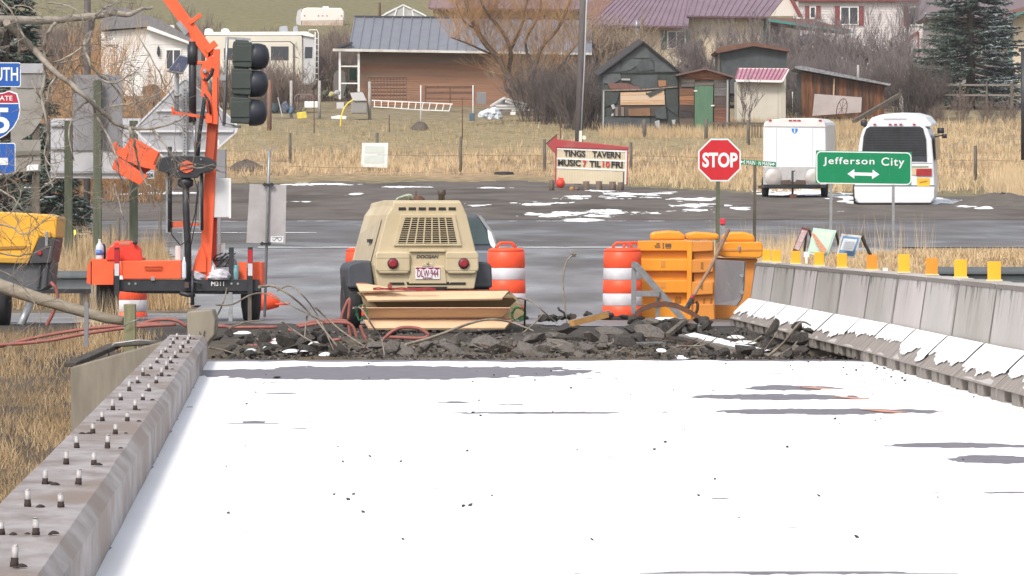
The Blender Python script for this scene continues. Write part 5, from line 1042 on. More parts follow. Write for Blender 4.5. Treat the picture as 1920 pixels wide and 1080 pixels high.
for px, py, s_, lab in ((1567, 881, 13, 'flat dark stone alone on the snow at right'), (593, 990, 8, 'small dark clod low on the snow left of the middle'), (292, 989, 10, 'dark clod on the snow beside the kerb'), (263, 1033, 13, 'dark double clod nearest the kerb foot'), (430, 1058, 9, 'dark clod nearest the lower edge of the snow'), (383, 935, 8, 'thin dark smear of dirt on the snow left'), (520, 709, 9, 'dark clod on the far snow near the bare strip'), (356, 766, 9, 'dark chip leaning on the kerb foot'), (888, 775, 7, 'dark crumb pair in the middle of the snow'), (1338, 735, 6, 'small dark crumb on the right of the far snow')):
    Y = deckY(py); chunk(px, py-2, s_, Y, 1, 'stone', lab, 'stones lying on the snowy deck', (1, .8, .5), (0, 0, random.uniform(-.3, .3)))
# concrete beam with snow, lumber, pipes
CB = thing('concrete_beam', 'old concrete beam with snow on top at the right of the rubble', 'concrete beam', P(1370, 650, 53))
a, b_ = P(1296, 630, 56.5), P(1452, 668, 50.5); r = MB(); r.bar(a-Vector((0, 0, .15)), b_-Vector((0, 0, .15)), .3, .34); r.build('beam', M('streaky_old_concrete', (.15, .13, .115), (.24, .215, .19), 6, .9, .4, stretch=(2, 2, .3)), CB, world=True, bevel=.015)
r = MB(); k_ = 24; vs_ = []
for i in range(k_+1):
    p_ = a.lerp(b_, .04+.9*i/k_)+Vector((0, 0, .022)); sd_ = (b_-a).cross(Vector((0, 0, 1))).normalized(); w1, w2 = .10+.07*mnoise.noise((i*.6, 1, 1)), .11+.07*mnoise.noise((i*.6, 5, 1)); vs_ += [p_-sd_*w1, p_+Vector((0, 0, .025)), p_+sd_*w2]
r.add(vs_, [(i*3+j, (i+1)*3+j, (i+1)*3+j+1, i*3+j+1) for i in range(k_) for j in (0, 1)], smooth=True); r.build('snow_cover', m_snow, CB, world=True)
r = MB()
for px, py, w_, h_, Y in ((532, 634, 20, 5, 53.4), (1240, 655, 10, 4, 50), (573, 654, 12, 3, 50.3), (457, 622, 14, 3, 56), (470, 655, 9, 3, 50.5), (1250, 596, 28, 5, 58.6), (1275, 668, 18, 3, 48.9), (545, 656, 14, 3, 50.4), (500, 650, 7, 3, 51), (610, 662, 10, 2, 49.5), (1400, 640, 20, 3, 53), (1380, 630, 16, 3, 54), (520, 640, 12, 2, 53), (590, 642, 10, 2, 53)):
    c_ = P(px, py, Y); n = 12; vs_ = [c_+Vector((w_*Y/F*.6*math.cos(6.283*i/n)*(1+.8*mnoise.noise((i*1.7, px, 4))), .25*math.sin(6.283*i/n), .004)) for i in range(n)]+[c_+Vector((w_*Y/F*math.cos(6.283*i/n)*(1+.9*mnoise.noise((i*1.8, px, 0))), .55*math.sin(6.283*i/n), -.015)) for i in range(n)]
    r.add(vs_, [tuple(range(n))]+[(i, n+i, n+(i+1) % n, (i+1) % n) for i in range(n)], smooth=True)
o = r.build('snow_on_rubble', m_snow); o['kind'] = 'stuff'; tag(o, 'small patches of snow lying on the dark rubble', 'snow')
for (p0, p1, w_, mt, lab) in (((1072, 606), (1137, 590), .075, M('yellow_lumber', (.50, .28, .09), (.4, .2, .07), 9, .8), 'yellow-brown lumber scrap on top of the rubble'), ((1075, 602), (1142, 584), .03, m_alud, 'grey pipe lying along the yellow lumber scrap'), ((1252, 628), (1282, 603), .05, m_post, 'brown timber piece leaning at the foot of the brace frame'), ((1160, 643), (1242, 642), .022, m_galv, 'grey pipe lying level in the right half of the rubble'), ((1190, 660), (1255, 660), .014, m_rust, 'rusty rebar lying level low in the rubble'), ((1215, 632), (1290, 640), .014, m_rust, 'rusty rebar in the pit before the amber barriers'), ((985, 560), (983, 620), .02, m_black, 'dark bent bar standing before the boards')):
    Y = 53.5 if p0[0] < 1200 else 52; r = MB(); r.bar(P(*p0, Y), P(*p1, Y+.3), w_, w_*.8); solo(r, 'scrap_bar', mt, lab, 'scrap')
# loose twigs and roots sticking out of the rubble
m_stick = M('bleached_twig', (.30, .26, .21), (.19, .16, .13), 20, .9)
def e6(x, y): return (380+x/4, 560+y/4)
def e7(x, y): return (860+x/4, 560+y/4)
sticks = [([e6(200, 220), e6(330, 175), e6(460, 160)], 'low bent stick right of the concrete stub'), ([e6(590, 170), e6(740, 275), e6(880, 355)], 'straight stick slanting down through the left rubble'), ([(486, 538), (515, 537), (552, 560), (590, 597), (637, 655)], 'longest arching stick left of the compressor'), ([(520, 545), (545, 536), (575, 562), (600, 600), (628, 662)], 'second arching stick left of the compressor'), ([(576, 590), (573, 612), (571, 638)], 'short upright stick in the left rubble'), ([e6(40, 365), e6(170, 390), e6(290, 430)], 'stick lying at the foot of the concrete stub'), ([(405, 572), (437, 570), (470, 553), (500, 552), (560, 580), (620, 610)], 'long pale stick crossing before the trailer wheel'), ([e6(1130, 70), e6(1190, 75), e6(1270, 200), e6(1340, 300), e6(1365, 450)], 'bent stick leaning before the plank stack'), ([e6(1520, 345), e6(1720, 290), e7(0, 215), e7(140, 170), e7(260, 155), e7(400, 180), e7(560, 240)], 'longest stick lying across the front of the planks'), ([e6(410, 300), e6(435, 355)], 'short stub stick in the left rubble'), ([e6(1585, 365), e6(1590, 445)], 'short white peg before the tilted slab'), ([e7(430, -5), e7(540, 15), e7(640, 100), e7(740, 185)], 'stick arching right of the plank stack'), ([e7(640, 110), e7(560, 190), e7(470, 265)], 'thin stick slanting left of the rubble top'), ([e7(1640, 355), e7(1830, 350), e7(1935, 295)], 'pale stick at the foot of the old beam'), ([e7(760, 350), e7(860, 405), e7(940, 435)], 'thick pale stick at the snow edge'), ([(1424, 668), (1440, 648), (1458, 622)], 'thin stick beside the upright slab'), ([(1440, 668), (1470, 642), (1500, 605), (1520, 610)], 'thick root beside the twisted clump'), ([(1450, 672), (1480, 655), (1495, 640)], 'low root by the twisted clump'), ([(402, 600), (413, 580), (421, 560), (425, 540)], 'dry grass stem right of the concrete stub'), ([(590, 575), (640, 620), (700, 660), (712, 668)], 'thin straight twig over the red hoses')]
for i, (pts, lab) in enumerate(sticks):
    Y = 49.6+(i % 5)*.35; thick = .014 if i in (8, 14, 16, 2) else .009; sp_ = smooth(pts, 4)
    r = MB(); r.tube([P(a, b_, Y+.15*math.sin(j*.7)) for j, (a, b_) in enumerate(sp_)], [thick*(1.15-.6*j/len(sp_)) for j in range(len(sp_))], 6); solo(r, 'dead_stick', m_stick, lab, 'stick', 'dead sticks in the rubble')
pw = thing('dead_weed', 'tall dead weed stalk with a branched head right of the compressor', 'weed', P(1063, 608, 54)); r = MB(); r.tube([P(a, b_, 54) for a, b_ in smooth([(1073, 478), (1062, 492), (1056, 520), (1058, 560), (1063, 608)])], .010, 6); r.build('stalk', m_stick, pw, world=True)
r = MB()
for i in range(14): r.tube([P(1073, 480, 54), P(1073+random.uniform(-10, 12), 480-random.uniform(-2, 14), 54+random.uniform(-.05, .05))], [.006, .003], 4)
r.build('seed_head', m_stick, pw, world=True)
r = MB(); r.tube([P(*e7(745, 62), 54), P(*e7(755, 85), 54), P(*e7(790, 105), 54), P(*e7(805, 150), 54)], .014, 6); solo(r, 'bent_rebar', m_black, 'short dark hooked rebar left of the dead weed stalk', 'rebar')

# more thin roots, wires and bars poking out of the heap
rs_ = random.Random(9)
for i in range(22):
    px, py = rs_.uniform(420, 1500), rs_.uniform(640, 674); Y = rs_.uniform(48.2, 52); a, L_ = rs_.uniform(.2, 2.9), rs_.uniform(18, 55)
    pts = [(px+L_*t_*math.cos(a)+4*math.sin(t_*4+i), py-L_*t_*math.sin(a)*.7) for t_ in (0, .25, .5, .75, 1)]
    r = MB(); r.tube([P(u, v, Y) for u, v in smooth(pts, 3)], rs_.uniform(.004, .008), 5)
    if i % 3: solo(r, 'dead_root', m_stick if i % 2 else m_dbark, 'thin bent root '+spot(px, py), 'root', 'thin roots and bars in the rubble')
    else: solo(r, 'bent_rebar', m_rust, 'thin bent rusty rebar '+spot(px, py), 'rebar', 'thin roots and bars in the rubble')
# ---------------------------------------------------------------- vehicles on the lot
def fy(py):      # distance of the ground the photo shows at row py, beyond the lot
    Y = 90202/(py+140)
    return Y if Y < 350 else 156700/(py+330)
def prt(T, name, mat, pts, Y, dep=.02, bev=0, par=None, d=None, kind=None):
    r = MB(); r.ext([P(x, y, Y) for x, y in pts], d or (0, dep, 0)); return r.build(name, mat, par or T, world=True, bevel=bev, kind=kind)
def rect(x0, y0, x1, y1): return [(x0, y0), (x1, y0), (x1, y1), (x0, y1)]
m_vw = M('vehicle_white', (.74, .75, .78), (.68, .69, .72), 1.2, .3)
m_vs = M('vehicle_side_beige', (.50, .46, .43), None, rough=.5)
Yb = 147.
BUS = thing('shuttle_bus', 'white shuttle bus parked with its louvred black rear window towards us', 'bus', (WX(1676, Yb), Yb, gz(11, Yb)), 0)
out = [(1604, 380), (1602, 352), (1606, 310), (1612, 262), (1618, 243), (1629, 232), (1700, 231), (1730, 233), (1740, 243), (1747, 262), (1751, 310), (1753, 352), (1750, 380)]
prt(BUS, 'body', m_vw, out, Yb, d=(.62, 6.2, .15), bev=.05)
r = MB(); a = [P(x, y, Yb+.15) for x, y in ((1624, 236), (1634, 221), (1652, 215), (1680, 213), (1715, 214), (1736, 220), (1746, 232), (1748, 238))]; b_ = [v+Vector((.62, 5.6, .16)) for v in a]
n = len(a); r.add(a+b_, [(i, i+1, n+i+1, n+i) for i in range(n-1)]+[tuple(range(n)), tuple(range(2*n-1, n-1, -1)), (0, n, 2*n-1, n-1)], smooth=False); r.build('raised_roof', m_vw, BUS, world=True, bevel=.04)
prt(BUS, 'roof_hatch', m_snow, [(1660, 218), (1696, 218), (1700, 222), (1656, 222)], Yb+.1, .06)
win = [(1615, 300), (1619, 256), (1624, 241), (1631, 237), (1725, 237), (1731, 241), (1737, 262), (1738, 303)]
wn = prt(BUS, 'rear_window', m_glass, win, Yb-.03, .03, .01)
r = MB()
for i in range(17):
    y_ = 240+i*3.1; r.bar(P(1627-(i*.7), y_, Yb-.05), P(1729+i*.5, y_, Yb-.05), .03, .02)
r.build('window_louvres', M('louvre_black', (.03, .03, .035), (.05, .05, .06), 3, .4), wn, world=True)
for x_ in (1640, 1669, 1679, 1689, 1714): prt(BUS, 'marker_light', m_redr, rect(x_-3, 231.5, x_+3, 234), Yb-.05, .03)
prt(BUS, 'body_crease', M('seam_grey', (.3, .3, .33), None), rect(1608, 305.5, 1748, 307), Yb-.004, .003)
prt(BUS, 'bumper', m_vw, [(1602, 350), (1753, 350), (1752, 372), (1745, 381), (1610, 381), (1603, 372)], Yb-.14, .16, .03)
prt(BUS, 'bumper_gap', m_black, rect(1603, 347.5, 1752, 349.5), Yb-.02, .02)
for x0, x1 in ((1710, 1747), (1609, 1646)):
    tl = prt(BUS, 'tail_light', M('lamp_amber_cream', (.62, .45, .30), None, rough=.3), rect(x0, 315, x1, 328), Yb-.03, .03)
    k = x0+8 if x0 > 1700 else x0; prt(BUS, 'red_lens', M('bus_red_lens', (.40, .035, .03), (.3, .02, .03), 9, .3), rect(k, 316.5, k+29, 330), Yb-.04, .01, par=tl)
    prt(BUS, 'green_strip', M('dull_green_strip', (.25, .33, .24), None), rect(x0, 311, x1-6, 313.5), Yb-.02, .02, par=tl)
prt(BUS, 'yellow_plate', M('school_yellow', (.80, .42, .03), None), [(1719, 334), (1743, 334), (1743, 349), (1720, 349)], Yb-.03, .02)
prt(BUS, 'plate_print', M('dark_ochre', (.35, .2, .03), None), [(1724, 341), (1739, 338), (1739, 341), (1724, 344)], Yb-.034, .003)
prt(BUS, 'underside', m_black, [(1608, 379), (1748, 379), (1740, 387), (1616, 386)], Yb+.1, 5.5)
for x_ in (1614, 1733):
    r = MB(); r.lathe((WX(x_, Yb)-.12, Yb+1.4, gz(11, Yb+1.4)+.36), [(.2, 0), (.37, .02), (.37, .24), (.2, .26)], 18, axis='x'); r.build('wheel', m_rubber, BUS, world=True)
r = MB(); v = [P(1752, 250, Yb)+Vector((.02, .3, 0)), P(1754, 300, Yb)+Vector((.03, .3, 0))]; r.ext([v[0], v[1], v[1]+Vector((.6, 5.6, .1)), v[0]+Vector((.6, 5.6, .1))], (.02, 0, 0)); r.build('side_windows', m_glass, BUS, world=True)
r = MB(); r.bar(P(1752, 257, Yb+1), P(1770, 253, Yb+1), .04); r.lathe(P(1764, 250, Yb+1), [(.10, 0), (.10, .16)], 10); r.lathe(P(1771, 259, Yb+1), [(.07, 0), (.07, .12)], 10); r.build('mirror', m_black, BUS, world=True)
r = MB(); r.lathe(P(1620, 236, Yb+.2), [(.08, 0), (.10, .05), (.10, .14), (.05, .17)], 10); r.bar(P(1620, 236, Yb+.2), P(1628, 240, Yb+.3), .05); r.build('mirror', m_black, BUS, world=True)
Yr = 158.
TL = thing('cargo_trailer', 'white enclosed cargo trailer with rounded roof, bare metal stone guard and small blue badge', 'trailer', (WX(1490, Yr), Yr, gz(9, Yr)), 0)
prt(TL, 'body', m_vw, [(1431, 346), (1431, 240), (1434, 231), (1548, 233), (1549, 346)], Yr, d=(.57, 4.2, .1), bev=.03)
prt(TL, 'roof_cap', M('trailer_roof_white', (.72, .68, .66), (.66, .62, .60), 3, .4), [(1431, 238), (1433, 230), (1442, 225), (1470, 222), (1505, 221.5), (1535, 224), (1546, 230), (1549, 239)], Yr-.03, d=(.57, 4.24, .1), bev=.03)
for x_ in (1444, 1482, 1490, 1498, 1538): prt(TL, 'marker_light', m_redr, rect(x_-3, 224.5, x_+3, 226.8), Yr-.06, .03)
prt(TL, 'stone_guard', M('dimpled_aluminium', (.46, .44, .43), (.55, .53, .52), 9, .35, metal=.3), rect(1431, 313, 1549, 346), Yr-.02, .02)
for x_ in (1450, 1526):
    r = MB(); r.lathe(P(x_, 333, Yr-.021), [(.28, 0), (.27, -.01), (.1, -.03)], 16, axis='y'); r.build('guard_highlight', M('guard_sheen', (.50, .46, .43), None, rough=.3, metal=.3), TL, world=True)  # pale discs paint two round highlights onto the stone guard
bd = prt(TL, 'badge', M('badge_blue', (.04, .22, .55), None), [(1484, 241), (1496, 241), (1495, 247), (1490, 251), (1485, 247)], Yr-.008, .006)
prt(TL, 'badge_mark', m_white, rect(1489, 242, 1491, 249), Yr-.012, .003, par=bd)
for x_ in (1456, 1524): prt(TL, 'panel_seam', M('seam_grey', (.3, .3, .33), None), rect(x_-.3, 240, x_+.3, 312), Yr-.003, .002)
prt(TL, 'frame', m_black, [(1433, 346), (1549, 346), (1549, 352), (1433, 352)], Yr-.05, 4.0)
prt(TL, 'tongue_box', M('tongue_brown', (.10, .065, .05), None), [(1464, 346), (1466, 338), (1482, 337), (1484, 341), (1492, 341), (1494, 337), (1510, 338), (1512, 346)], Yr-.5, .4)
r = MB(); r.bar(P(1440, 349, Yr-.05), P(1486, 350, Yr-1.3), .08); r.bar(P(1536, 349, Yr-.05), P(1486, 350, Yr-1.3), .08); r.build('tongue', m_black, TL, world=True)
r = MB(); r.tube([P(1486, 320, Yr-1.2), P(1486, 366, Yr-1.2)], .035, 8); r.bar(P(1486, 322, Yr-1.2), P(1491, 320, Yr-1.2), .03); r.build('tongue_jack', m_black, TL, world=True)
r = MB(); z_ = gz(8.6, Yr-1.2); c_ = P(1487, 372, Yr-1.2); r.box(c_.x-.1, c_.x+.1, c_.y-.1, c_.y+.1, z_, z_+.16); solo(r, 'wood_block', m_rust, 'brown wooden block under the trailer tongue jack', 'block')
for x_ in (1433, 1545):
    r = MB(); r.lathe((WX(x_, Yr), Yr+1.6, gz(9, Yr+1.6)+.32), [(.18, 0), (.32, .02), (.32, .2), (.18, .22)], 18, axis='x'); r.build('wheel', m_rubber, TL, world=True)
# ---------------------------------------------------------------- tavern sign
Yv = 172.; sv = F/Yv
def e8(x, y): return (1000+x/7.714, 230+y/7.714)
TV = thing('tavern_sign', 'cream changeable letter sign with a red arrow top advertising Tings Tavern music', 'sign', P(1110, 346, Yv))
def tp8(name, pts, mat, dy=0, dep=.05, par=None, bev=0):
    r = MB(); r.ext([P(*e8(x, y), Yv+dy) for x, y in pts], (0, dep, 0)); return r.build(name, mat, par or TV, world=True, bevel=bev)
m_tred = M('faded_sign_red', (.40, .045, .05), (.32, .06, .06), 3, .6, c3=(.36, .10, .09)); m_cream = M('sign_cream', (.66, .58, .43), (.60, .52, .38), 4, .6)
tp8('arrow_top', [(185, 300), (345, 165), (345, 240), (1378, 350), (1376, 398), (340, 362), (330, 465)], m_tred, -.05, .25, bev=.02)
tp8('arrow_edge', [(185, 296), (345, 160), (345, 172), (190, 306)], m_black, -.06, .26)
tp8('right_edge', [(1358, 395), (1376, 396), (1362, 900), (1345, 898)], m_tred, -.05, .25); tp8('left_edge', [(318, 440), (340, 362), (330, 880), (312, 870)], m_tred, -.02, .2)
pn = tp8('panel', [(338, 362), (1360, 400), (1345, 892), (326, 878)], m_cream, .0, .12)
for y0 in (366, 508, 640): tp8('letter_rail', [(338, y0), (1356, y0+38), (1356, y0+62), (338, y0+22)], m_white, -.02, .03, pn)
tp8('white_side', [(1335, 400), (1356, 402), (1344, 892), (1322, 890)], m_white, -.012, .014, pn)
r = MB()
for i in range(41):
    x_ = 350+i*24; r.ext([P(*e8(x_, 372+(x_-340)*.035), Yv-.006), P(*e8(x_+7, 372+(x_-340)*.035), Yv-.006), P(*e8(x_+4, 880+(x_-340)*.012), Yv-.006), P(*e8(x_-3, 880+(x_-340)*.012), Yv-.006)], (0, .006, 0))
r.build('panel_ribs', M('rib_tan', (.52, .44, .30), None), pn, world=True, kind='stuff')
m_lb = M('letter_black', (.02, .018, .022), None, rough=.5); m_lr = M('letter_red', (.50, .03, .03), None, rough=.5)
for s, x0, x1, yc, mt in (('TINGS', 440, 752, 445, m_lb), ('TAVERN', 852, 1258, 462, m_lb), ('MUSIC', 355, 685, 580, m_lb), ('7', 715, 768, 594, m_lr), ('TIL', 812, 975, 597, m_lb), ('10', 1002, 1105, 603, m_lr), ('FRI', 1128, 1292, 608, m_lb)):
    cx, cy = e8((x0+x1)/2, yc); text(s, 'changeable_letters', WX(cx, Yv), WZ(cy, Yv), Yv-.03, (x1-x0)/7.714/sv, 92/7.714/sv, mt, pn, True, off=.03, depth=.008, roll=-.03)
r = MB(); r.pol([e8(1300, 712), e8(1316, 712), e8(1310, 960), e8(1294, 960)], Yv-.3, .05); solo(r, 'metal_stake', m_black, 'thin black stake before the right end of the tavern sign', 'stake')
r = MB(); c_ = P(*e8(393, 950), Yv-.5); rad = 66/7.714/sv; r.lathe(c_, [(rad*math.sin(a), rad*(1-math.cos(a))*1.1) for a in np.linspace(.15, 3.0, 10)], 18); r.bar(c_+Vector((-.1, 0, 2.3*rad)), c_+Vector((.12, 0, 2.1*rad)), .03); solo(r, 'red_tank', M('tank_red', (.72, .06, .03), (.6, .05, .03), 3, .4), 'round bright red tank at the left foot of the tavern sign', 'tank')
for x_, mt, lab in ((558, M('pumpkin_orange', (.42, .20, .07), (.3, .14, .06), 4, .7), 'small orange-brown pumpkin by the stumps'), (628, M('rotten_brown', (.17, .12, .10), (.1, .07, .06), 4, .8), 'small dark brown pumpkin by the stumps')):
    r = MB(); c_ = P(*e8(x_, 1000), Yv-.8); rad = 40/7.714/sv; r.lathe(c_, [(rad*math.sin(a), rad*(1-math.cos(a))*.95) for a in np.linspace(.15, 3.0, 8)], 14); solo(r, 'pumpkin', mt, lab, 'pumpkin')
for i, (x_, w_, y0) in enumerate(((265, 82, 832), (765, 95, 852), (950, 92, 850), (1145, 100, 857), (1264, 84, 866))):
    c_ = P(*e8(x_, 1012), Yv-1.2); r = MB(); rw = w_/2/7.714/sv; hh_ = (1012-y0)/7.714/sv; r.lathe(c_, [(rw, 0), (rw*.96, hh_*.6), (rw*.98, hh_)], 12)
    T = thing('tree_stump', ['cut stump post left of the red tank', 'cut stump post, first right of the pumpkins', 'cut stump post, second right of the pumpkins', 'cut stump post, widest and third right of the pumpkins', 'cut stump post at the right foot of the tavern sign'][i], 'stump', c_, 0, 'cut stumps along the foot of the tavern sign')
    r.build('stump_side', M('stump_bark', (.19, .14, .11), (.11, .085, .07), 7, .9, .5, stretch=(2, 2, .4)), T, world=True)
    r = MB(); r.lathe(c_+Vector((0, 0, hh_)), [(rw*.9, .002), (rw*.85, .012)], 12); r.build('cut_top', M('cut_wood', (.36, .27, .20), (.28, .2, .15), 20, .8), T, world=True)
def fpost(px, y0, y1, w_, lab, mat=None, grp='grey wooden fence posts at the field edge', name='fence_post', Y=None, lean=0):
    Y = Y or fy(y1); rw = w_/2*Y/F; r = MB(); a = P(px, y1, Y); a.z -= .3; b_ = P(px+lean, y0, Y)
    r.tube([a, a.lerp(b_, .5), b_], [rw, rw*.95, rw*.9], 8); return solo(r, name, mat or m_post, lab, 'post', grp)
fpost(1021, 261, 322, 6, 'grey fence post just left of the tavern sign arrow tip'); fpost(1183, 267, 325, 6, 'grey fence post just right of the tavern sign')
fpost(544, 249, 306, 6, 'grey fence post at left, beyond the split topped steel post'); fpost(864, 256, 322, 6, 'grey fence post alone in the straw middle of the field'); fpost(707, 249, 300, 6, 'grey fence post standing behind the white window sash'); fpost(1829, 273, 338, 7, 'grey fence post right of the shuttle bus')
fpost(1208, 224, 258, 8, 'short thick grey post before the tarpaper shack'); fpost(1324, 223, 262, 7, 'grey post right of the green shed door'); fpost(1403, 225, 272, 7, 'dark post ending the pole rail left of the cargo trailer')
fpost(867, 183, 262, 2, 'thin dark steel stake behind the lone fence post', m_rust, 'thin steel stakes in the field', 'steel_stake'); fpost(730, 215, 248, 2, 'thin dark steel stake right of the window sash', m_rust, 'thin steel stakes in the field', 'steel_stake'); fpost(589, 190, 250, 2, 'thin dark steel stake near the yellow crate', m_rust, 'thin steel stakes in the field', 'steel_stake'); fpost(1051, 225, 262, 1.8, 'thin dark steel stake left of the utility pole', m_rust, 'thin steel stakes in the field', 'steel_stake')
r = MB(); Y = 192
for (x0, y0), (x1, y1) in (((380, 300), (544, 302)), ((544, 312), (707, 315)), ((707, 290), (864, 292)), ((864, 290), (1021, 292)), ((1183, 292), (1430, 296)), ((1780, 300), (1829, 300)), ((1829, 300), (1980, 302))): r.tube([P(x0, y0, Y), P((x0+x1)/2, (y0+y1)/2+1, Y), P(x1, y1, Y)], .008, 3)
solo(r, 'fence_wire', m_post, 'thin strand of fence wire between the field posts', 'wire')
# utility pole, meter
UP = thing('utility_pole', 'tall dark utility pole rising out of the picture behind the tavern sign', 'utility pole', (WX(1083, 184), 184, gz(2.4, 184)))
r = MB(); r.tube([(WX(1082, 184), 184, gz(2.4, 184)-.3), P(1090, 120, 184), P(1096, -60, 184)], [.15, .145, .13], 14); r.build('pole', M('dark_pole_wood', (.085, .072, .068), (.12, .105, .10), 6, .85, .3, stretch=(2, 2, .3)), UP, world=True)
r = MB(); r.tube([P(1089, 262, 183.8), P(1096, 120, 183.8), P(1102, -60, 183.8)], .028, 8); r.build('conduit', M('grey_pole', (.36, .36, .38), None), UP, world=True)
r = MB(); r.pol([(1086, 245), (1092, 245), (1091, 272), (1085, 272)], 183.6, .12); r.lathe(P(1095, 258, 183.7), [(.08, 0), (.08, -.08)], 12, axis='y'); r.build('meter_box', M('meter_cream', (.66, .66, .56), None), UP, world=True)
r = MB(); r.tube([P(163, 470, 128), P(164, -60, 128)], .085, 12); solo(r, 'utility_pole', MATS['dark_pole_wood'], 'dark utility pole at left behind the grey sign back and branches', 'utility pole')
r = MB(); r.tube([P(1919, 300, 196), P(1919, 95, 196)], .10, 10); r.pol(rect(1911, 90, 1927, 97), 196, .3); solo(r, 'lamp_post', m_black, 'dark post with a flat cap at the right edge of the picture', 'post')
# ---------------------------------------------------------------- odds and ends in the field
def th(name, lab, cat, px, py, Y): return thing(name, lab, cat, P(px, py, Y))
Y = 196; W_ = th('window_sash', 'white wooden window sash with two pale panes leaning in the field', 'window', 703, 315, Y)
q4 = [(679, 268), (728, 268), (726, 315), (677, 313)]
prt(W_, 'sash_frame', m_white, q4, Y, .06, .01)
for a in (rect(684, 274, 721, 287), rect(683, 291, 721, 306)): prt(W_, 'pane', M('greenish_pane', (.52, .58, .54), (.58, .63, .60), 3, .3), a, Y-.012, .01)
Y = fy(327); T = th('old_tyre', 'black tyre lying flat in the verge grass', 'tyre', 945, 336, Y); r = MB(); c_ = P(945, 335, Y); r.lathe(c_, [(.22, 0), (.36, .02), (.39, .13), (.36, .25), (.22, .27)], 22); r.build('tyre_ring', m_rubber, T, world=True)
r = MB(); r.tube([P(a, b_, Y-.5) for a, b_ in smooth([(932, 338), (938, 331), (950, 333), (962, 331), (972, 336), (984, 340)])], .035, 6); solo(r, 'yellow_rope', M('rope_yellow', (.45, .45, .05), (.1, .1, .05), 14, .8), 'yellow and black rope lying by the old tyre', 'rope')
Y = 238; r = MB(); r.tube([P(a, b_, Y) for a, b_ in smooth([(663, 187), (652, 194), (644, 206), (640, 220), (638, 238)])], .035, 8); solo(r, 'yellow_pipe', M('pipe_yellow', (.80, .60, .08), None), 'bright yellow bent pipe standing in the yard', 'pipe')
Y = 246; T = th('ladder', 'white ladder lying on its edge along the yard', 'ladder', 770, 208, Y)
r = MB(); r.bar(P(697, 188, Y), P(849, 195, Y), .05); r.build('ladder_rail', m_white, T, world=True); r = MB(); r.bar(P(790, 206, Y-.1), P(843, 208, Y-.1), .05); r.bar(P(700, 200, Y-.1), P(790, 206, Y-.1), .04); r.build('ladder_rail', m_white, T, world=True)
for i in range(12):
    t_ = i/11; r = MB(); r.bar(P(702+144*t_, 188+7*t_, Y), P(702+140*t_, 200+8*t_, Y-.1), .035); r.build('rung', m_white, T, world=True)
for px, y0, y1, lab in ((546, 151, 222, 'pale round topped post left of the yellow crate'), (599, 151, 222, 'pale round topped post right of the white box'), (693, 153, 224, 'grey post at the left end of the ladder')): fpost(px, y0, y1, 6, lab, M('pale_post', (.42, .40, .38), (.3, .28, .26), 9, .9), 'pale posts in the yard', 'yard_post')
for px in (789, 887): fpost(px, 160, 228, 2.6, 'slim white pipe post %s of the rusty bench frame' % ('left' if px < 800 else 'right'), M('pipe_white', (.6, .6, .62), None), 'slim white pipe posts', 'pipe_post')
fpost(505, 150, 245, 9, 'brown weathered post behind the traffic signal visors', M('orange_brown_post', (.25, .13, .08), (.14, .11, .095), 3, .9), None, 'yard_post')
for nm, lab, cat, pts, Y, mt, dp_ in (('yellow_crate', 'small yellow plastic crate in the yard', 'crate', [(556, 211), (574, 209), (576, 222), (558, 223)], 243, M('crate_yellow', (.75, .6, .08), (.5, .4, .08), 9, .6), .5), ('white_box', 'white box with dark ends in the yard behind the pale posts', 'box', rect(571, 190, 596, 202), 248, m_white, .5),
    ('white_sheet', 'crumpled white sheet lying beside the yellow pipe', 'sheet', [(620, 219), (635, 216), (650, 218), (649, 224), (622, 223)], 241, m_white, .5), ('grey_hutch', 'grey hutch with a tilted pale lid near the ladder end', 'hutch', rect(658, 190, 688, 212), 247, M('hutch_grey', (.26, .25, .24), None), 1.0), ('hutch_lid', 'pale tilted lid on the grey hutch', 'lid', [(656, 174), (680, 173), (688, 189), (662, 189)], 246.9, M('lid_grey', (.5, .49, .5), None), .3), ('picture_frame', 'small pale square frame left of the hutch', 'frame', rect(631, 192, 645, 204), 247, M('lid_grey', (.5, .49, .5), None), .06),
    ('white_bucket', 'small white bucket right of the collapsed white frame', 'bucket', rect(957, 210, 967, 216), 243, m_white, .2), ('grey_board', 'grey board against the brown wall left of the white frames', 'board', rect(894, 173, 912, 196), 262, m_alud, .08), ('blue_bin', 'small dark blue bin left of the white bags', 'bin', rect(880, 212, 890, 226), 241, M('bin_blue', (.08, .12, .17), None), .4)):
    r = MB(); r.pol(pts, Y, dp_); solo(r, nm, mt, lab, cat, bevel=.02)
for i, (a, b_, w_) in enumerate(((905, 216, .22), (915, 213, .26), (926, 211, .28), (932, 218, .26), (920, 219, .26))): bag(a, b_, w_, w_*.9, 'white plastic bag in the yard pile, '+['leftmost', 'upper left', 'topmost', 'rightmost', 'lowest'][i], M('yard_bag_white', (.62, .66, .72), (.5, .54, .6), 3, .5), 242)
T = th('canopy_frame', 'collapsed white canopy frame lying behind the bags', 'frame', 950, 205, 245); r = MB()
for a, b_ in (((920, 199), (945, 184)), ((945, 184), (988, 196)), ((925, 203), (985, 203)), ((948, 190), (980, 200)), ((930, 198), (990, 199)), ((960, 207), (1003, 206))): r.bar(P(*a, 245), P(*b_, 245.5), .09)
r.build('frame_tubes', m_white, T, world=True, kind='stuff')
r = MB(); r.ext([P(925, 200, 245.6), P(945, 186, 245.6), P(985, 197, 245.6), P(975, 208, 245.6), P(930, 208, 245.6)], (0, .5, 0)); r.build('grey_canvas', M('canvas_grey', (.25, .25, .27), (.15, .14, .14), 5, .8), T, world=True)
T = th('rusty_grate', 'rusty spring grate leaning on the brown garage wall', 'grate', 726, 190, 262); r = MB()
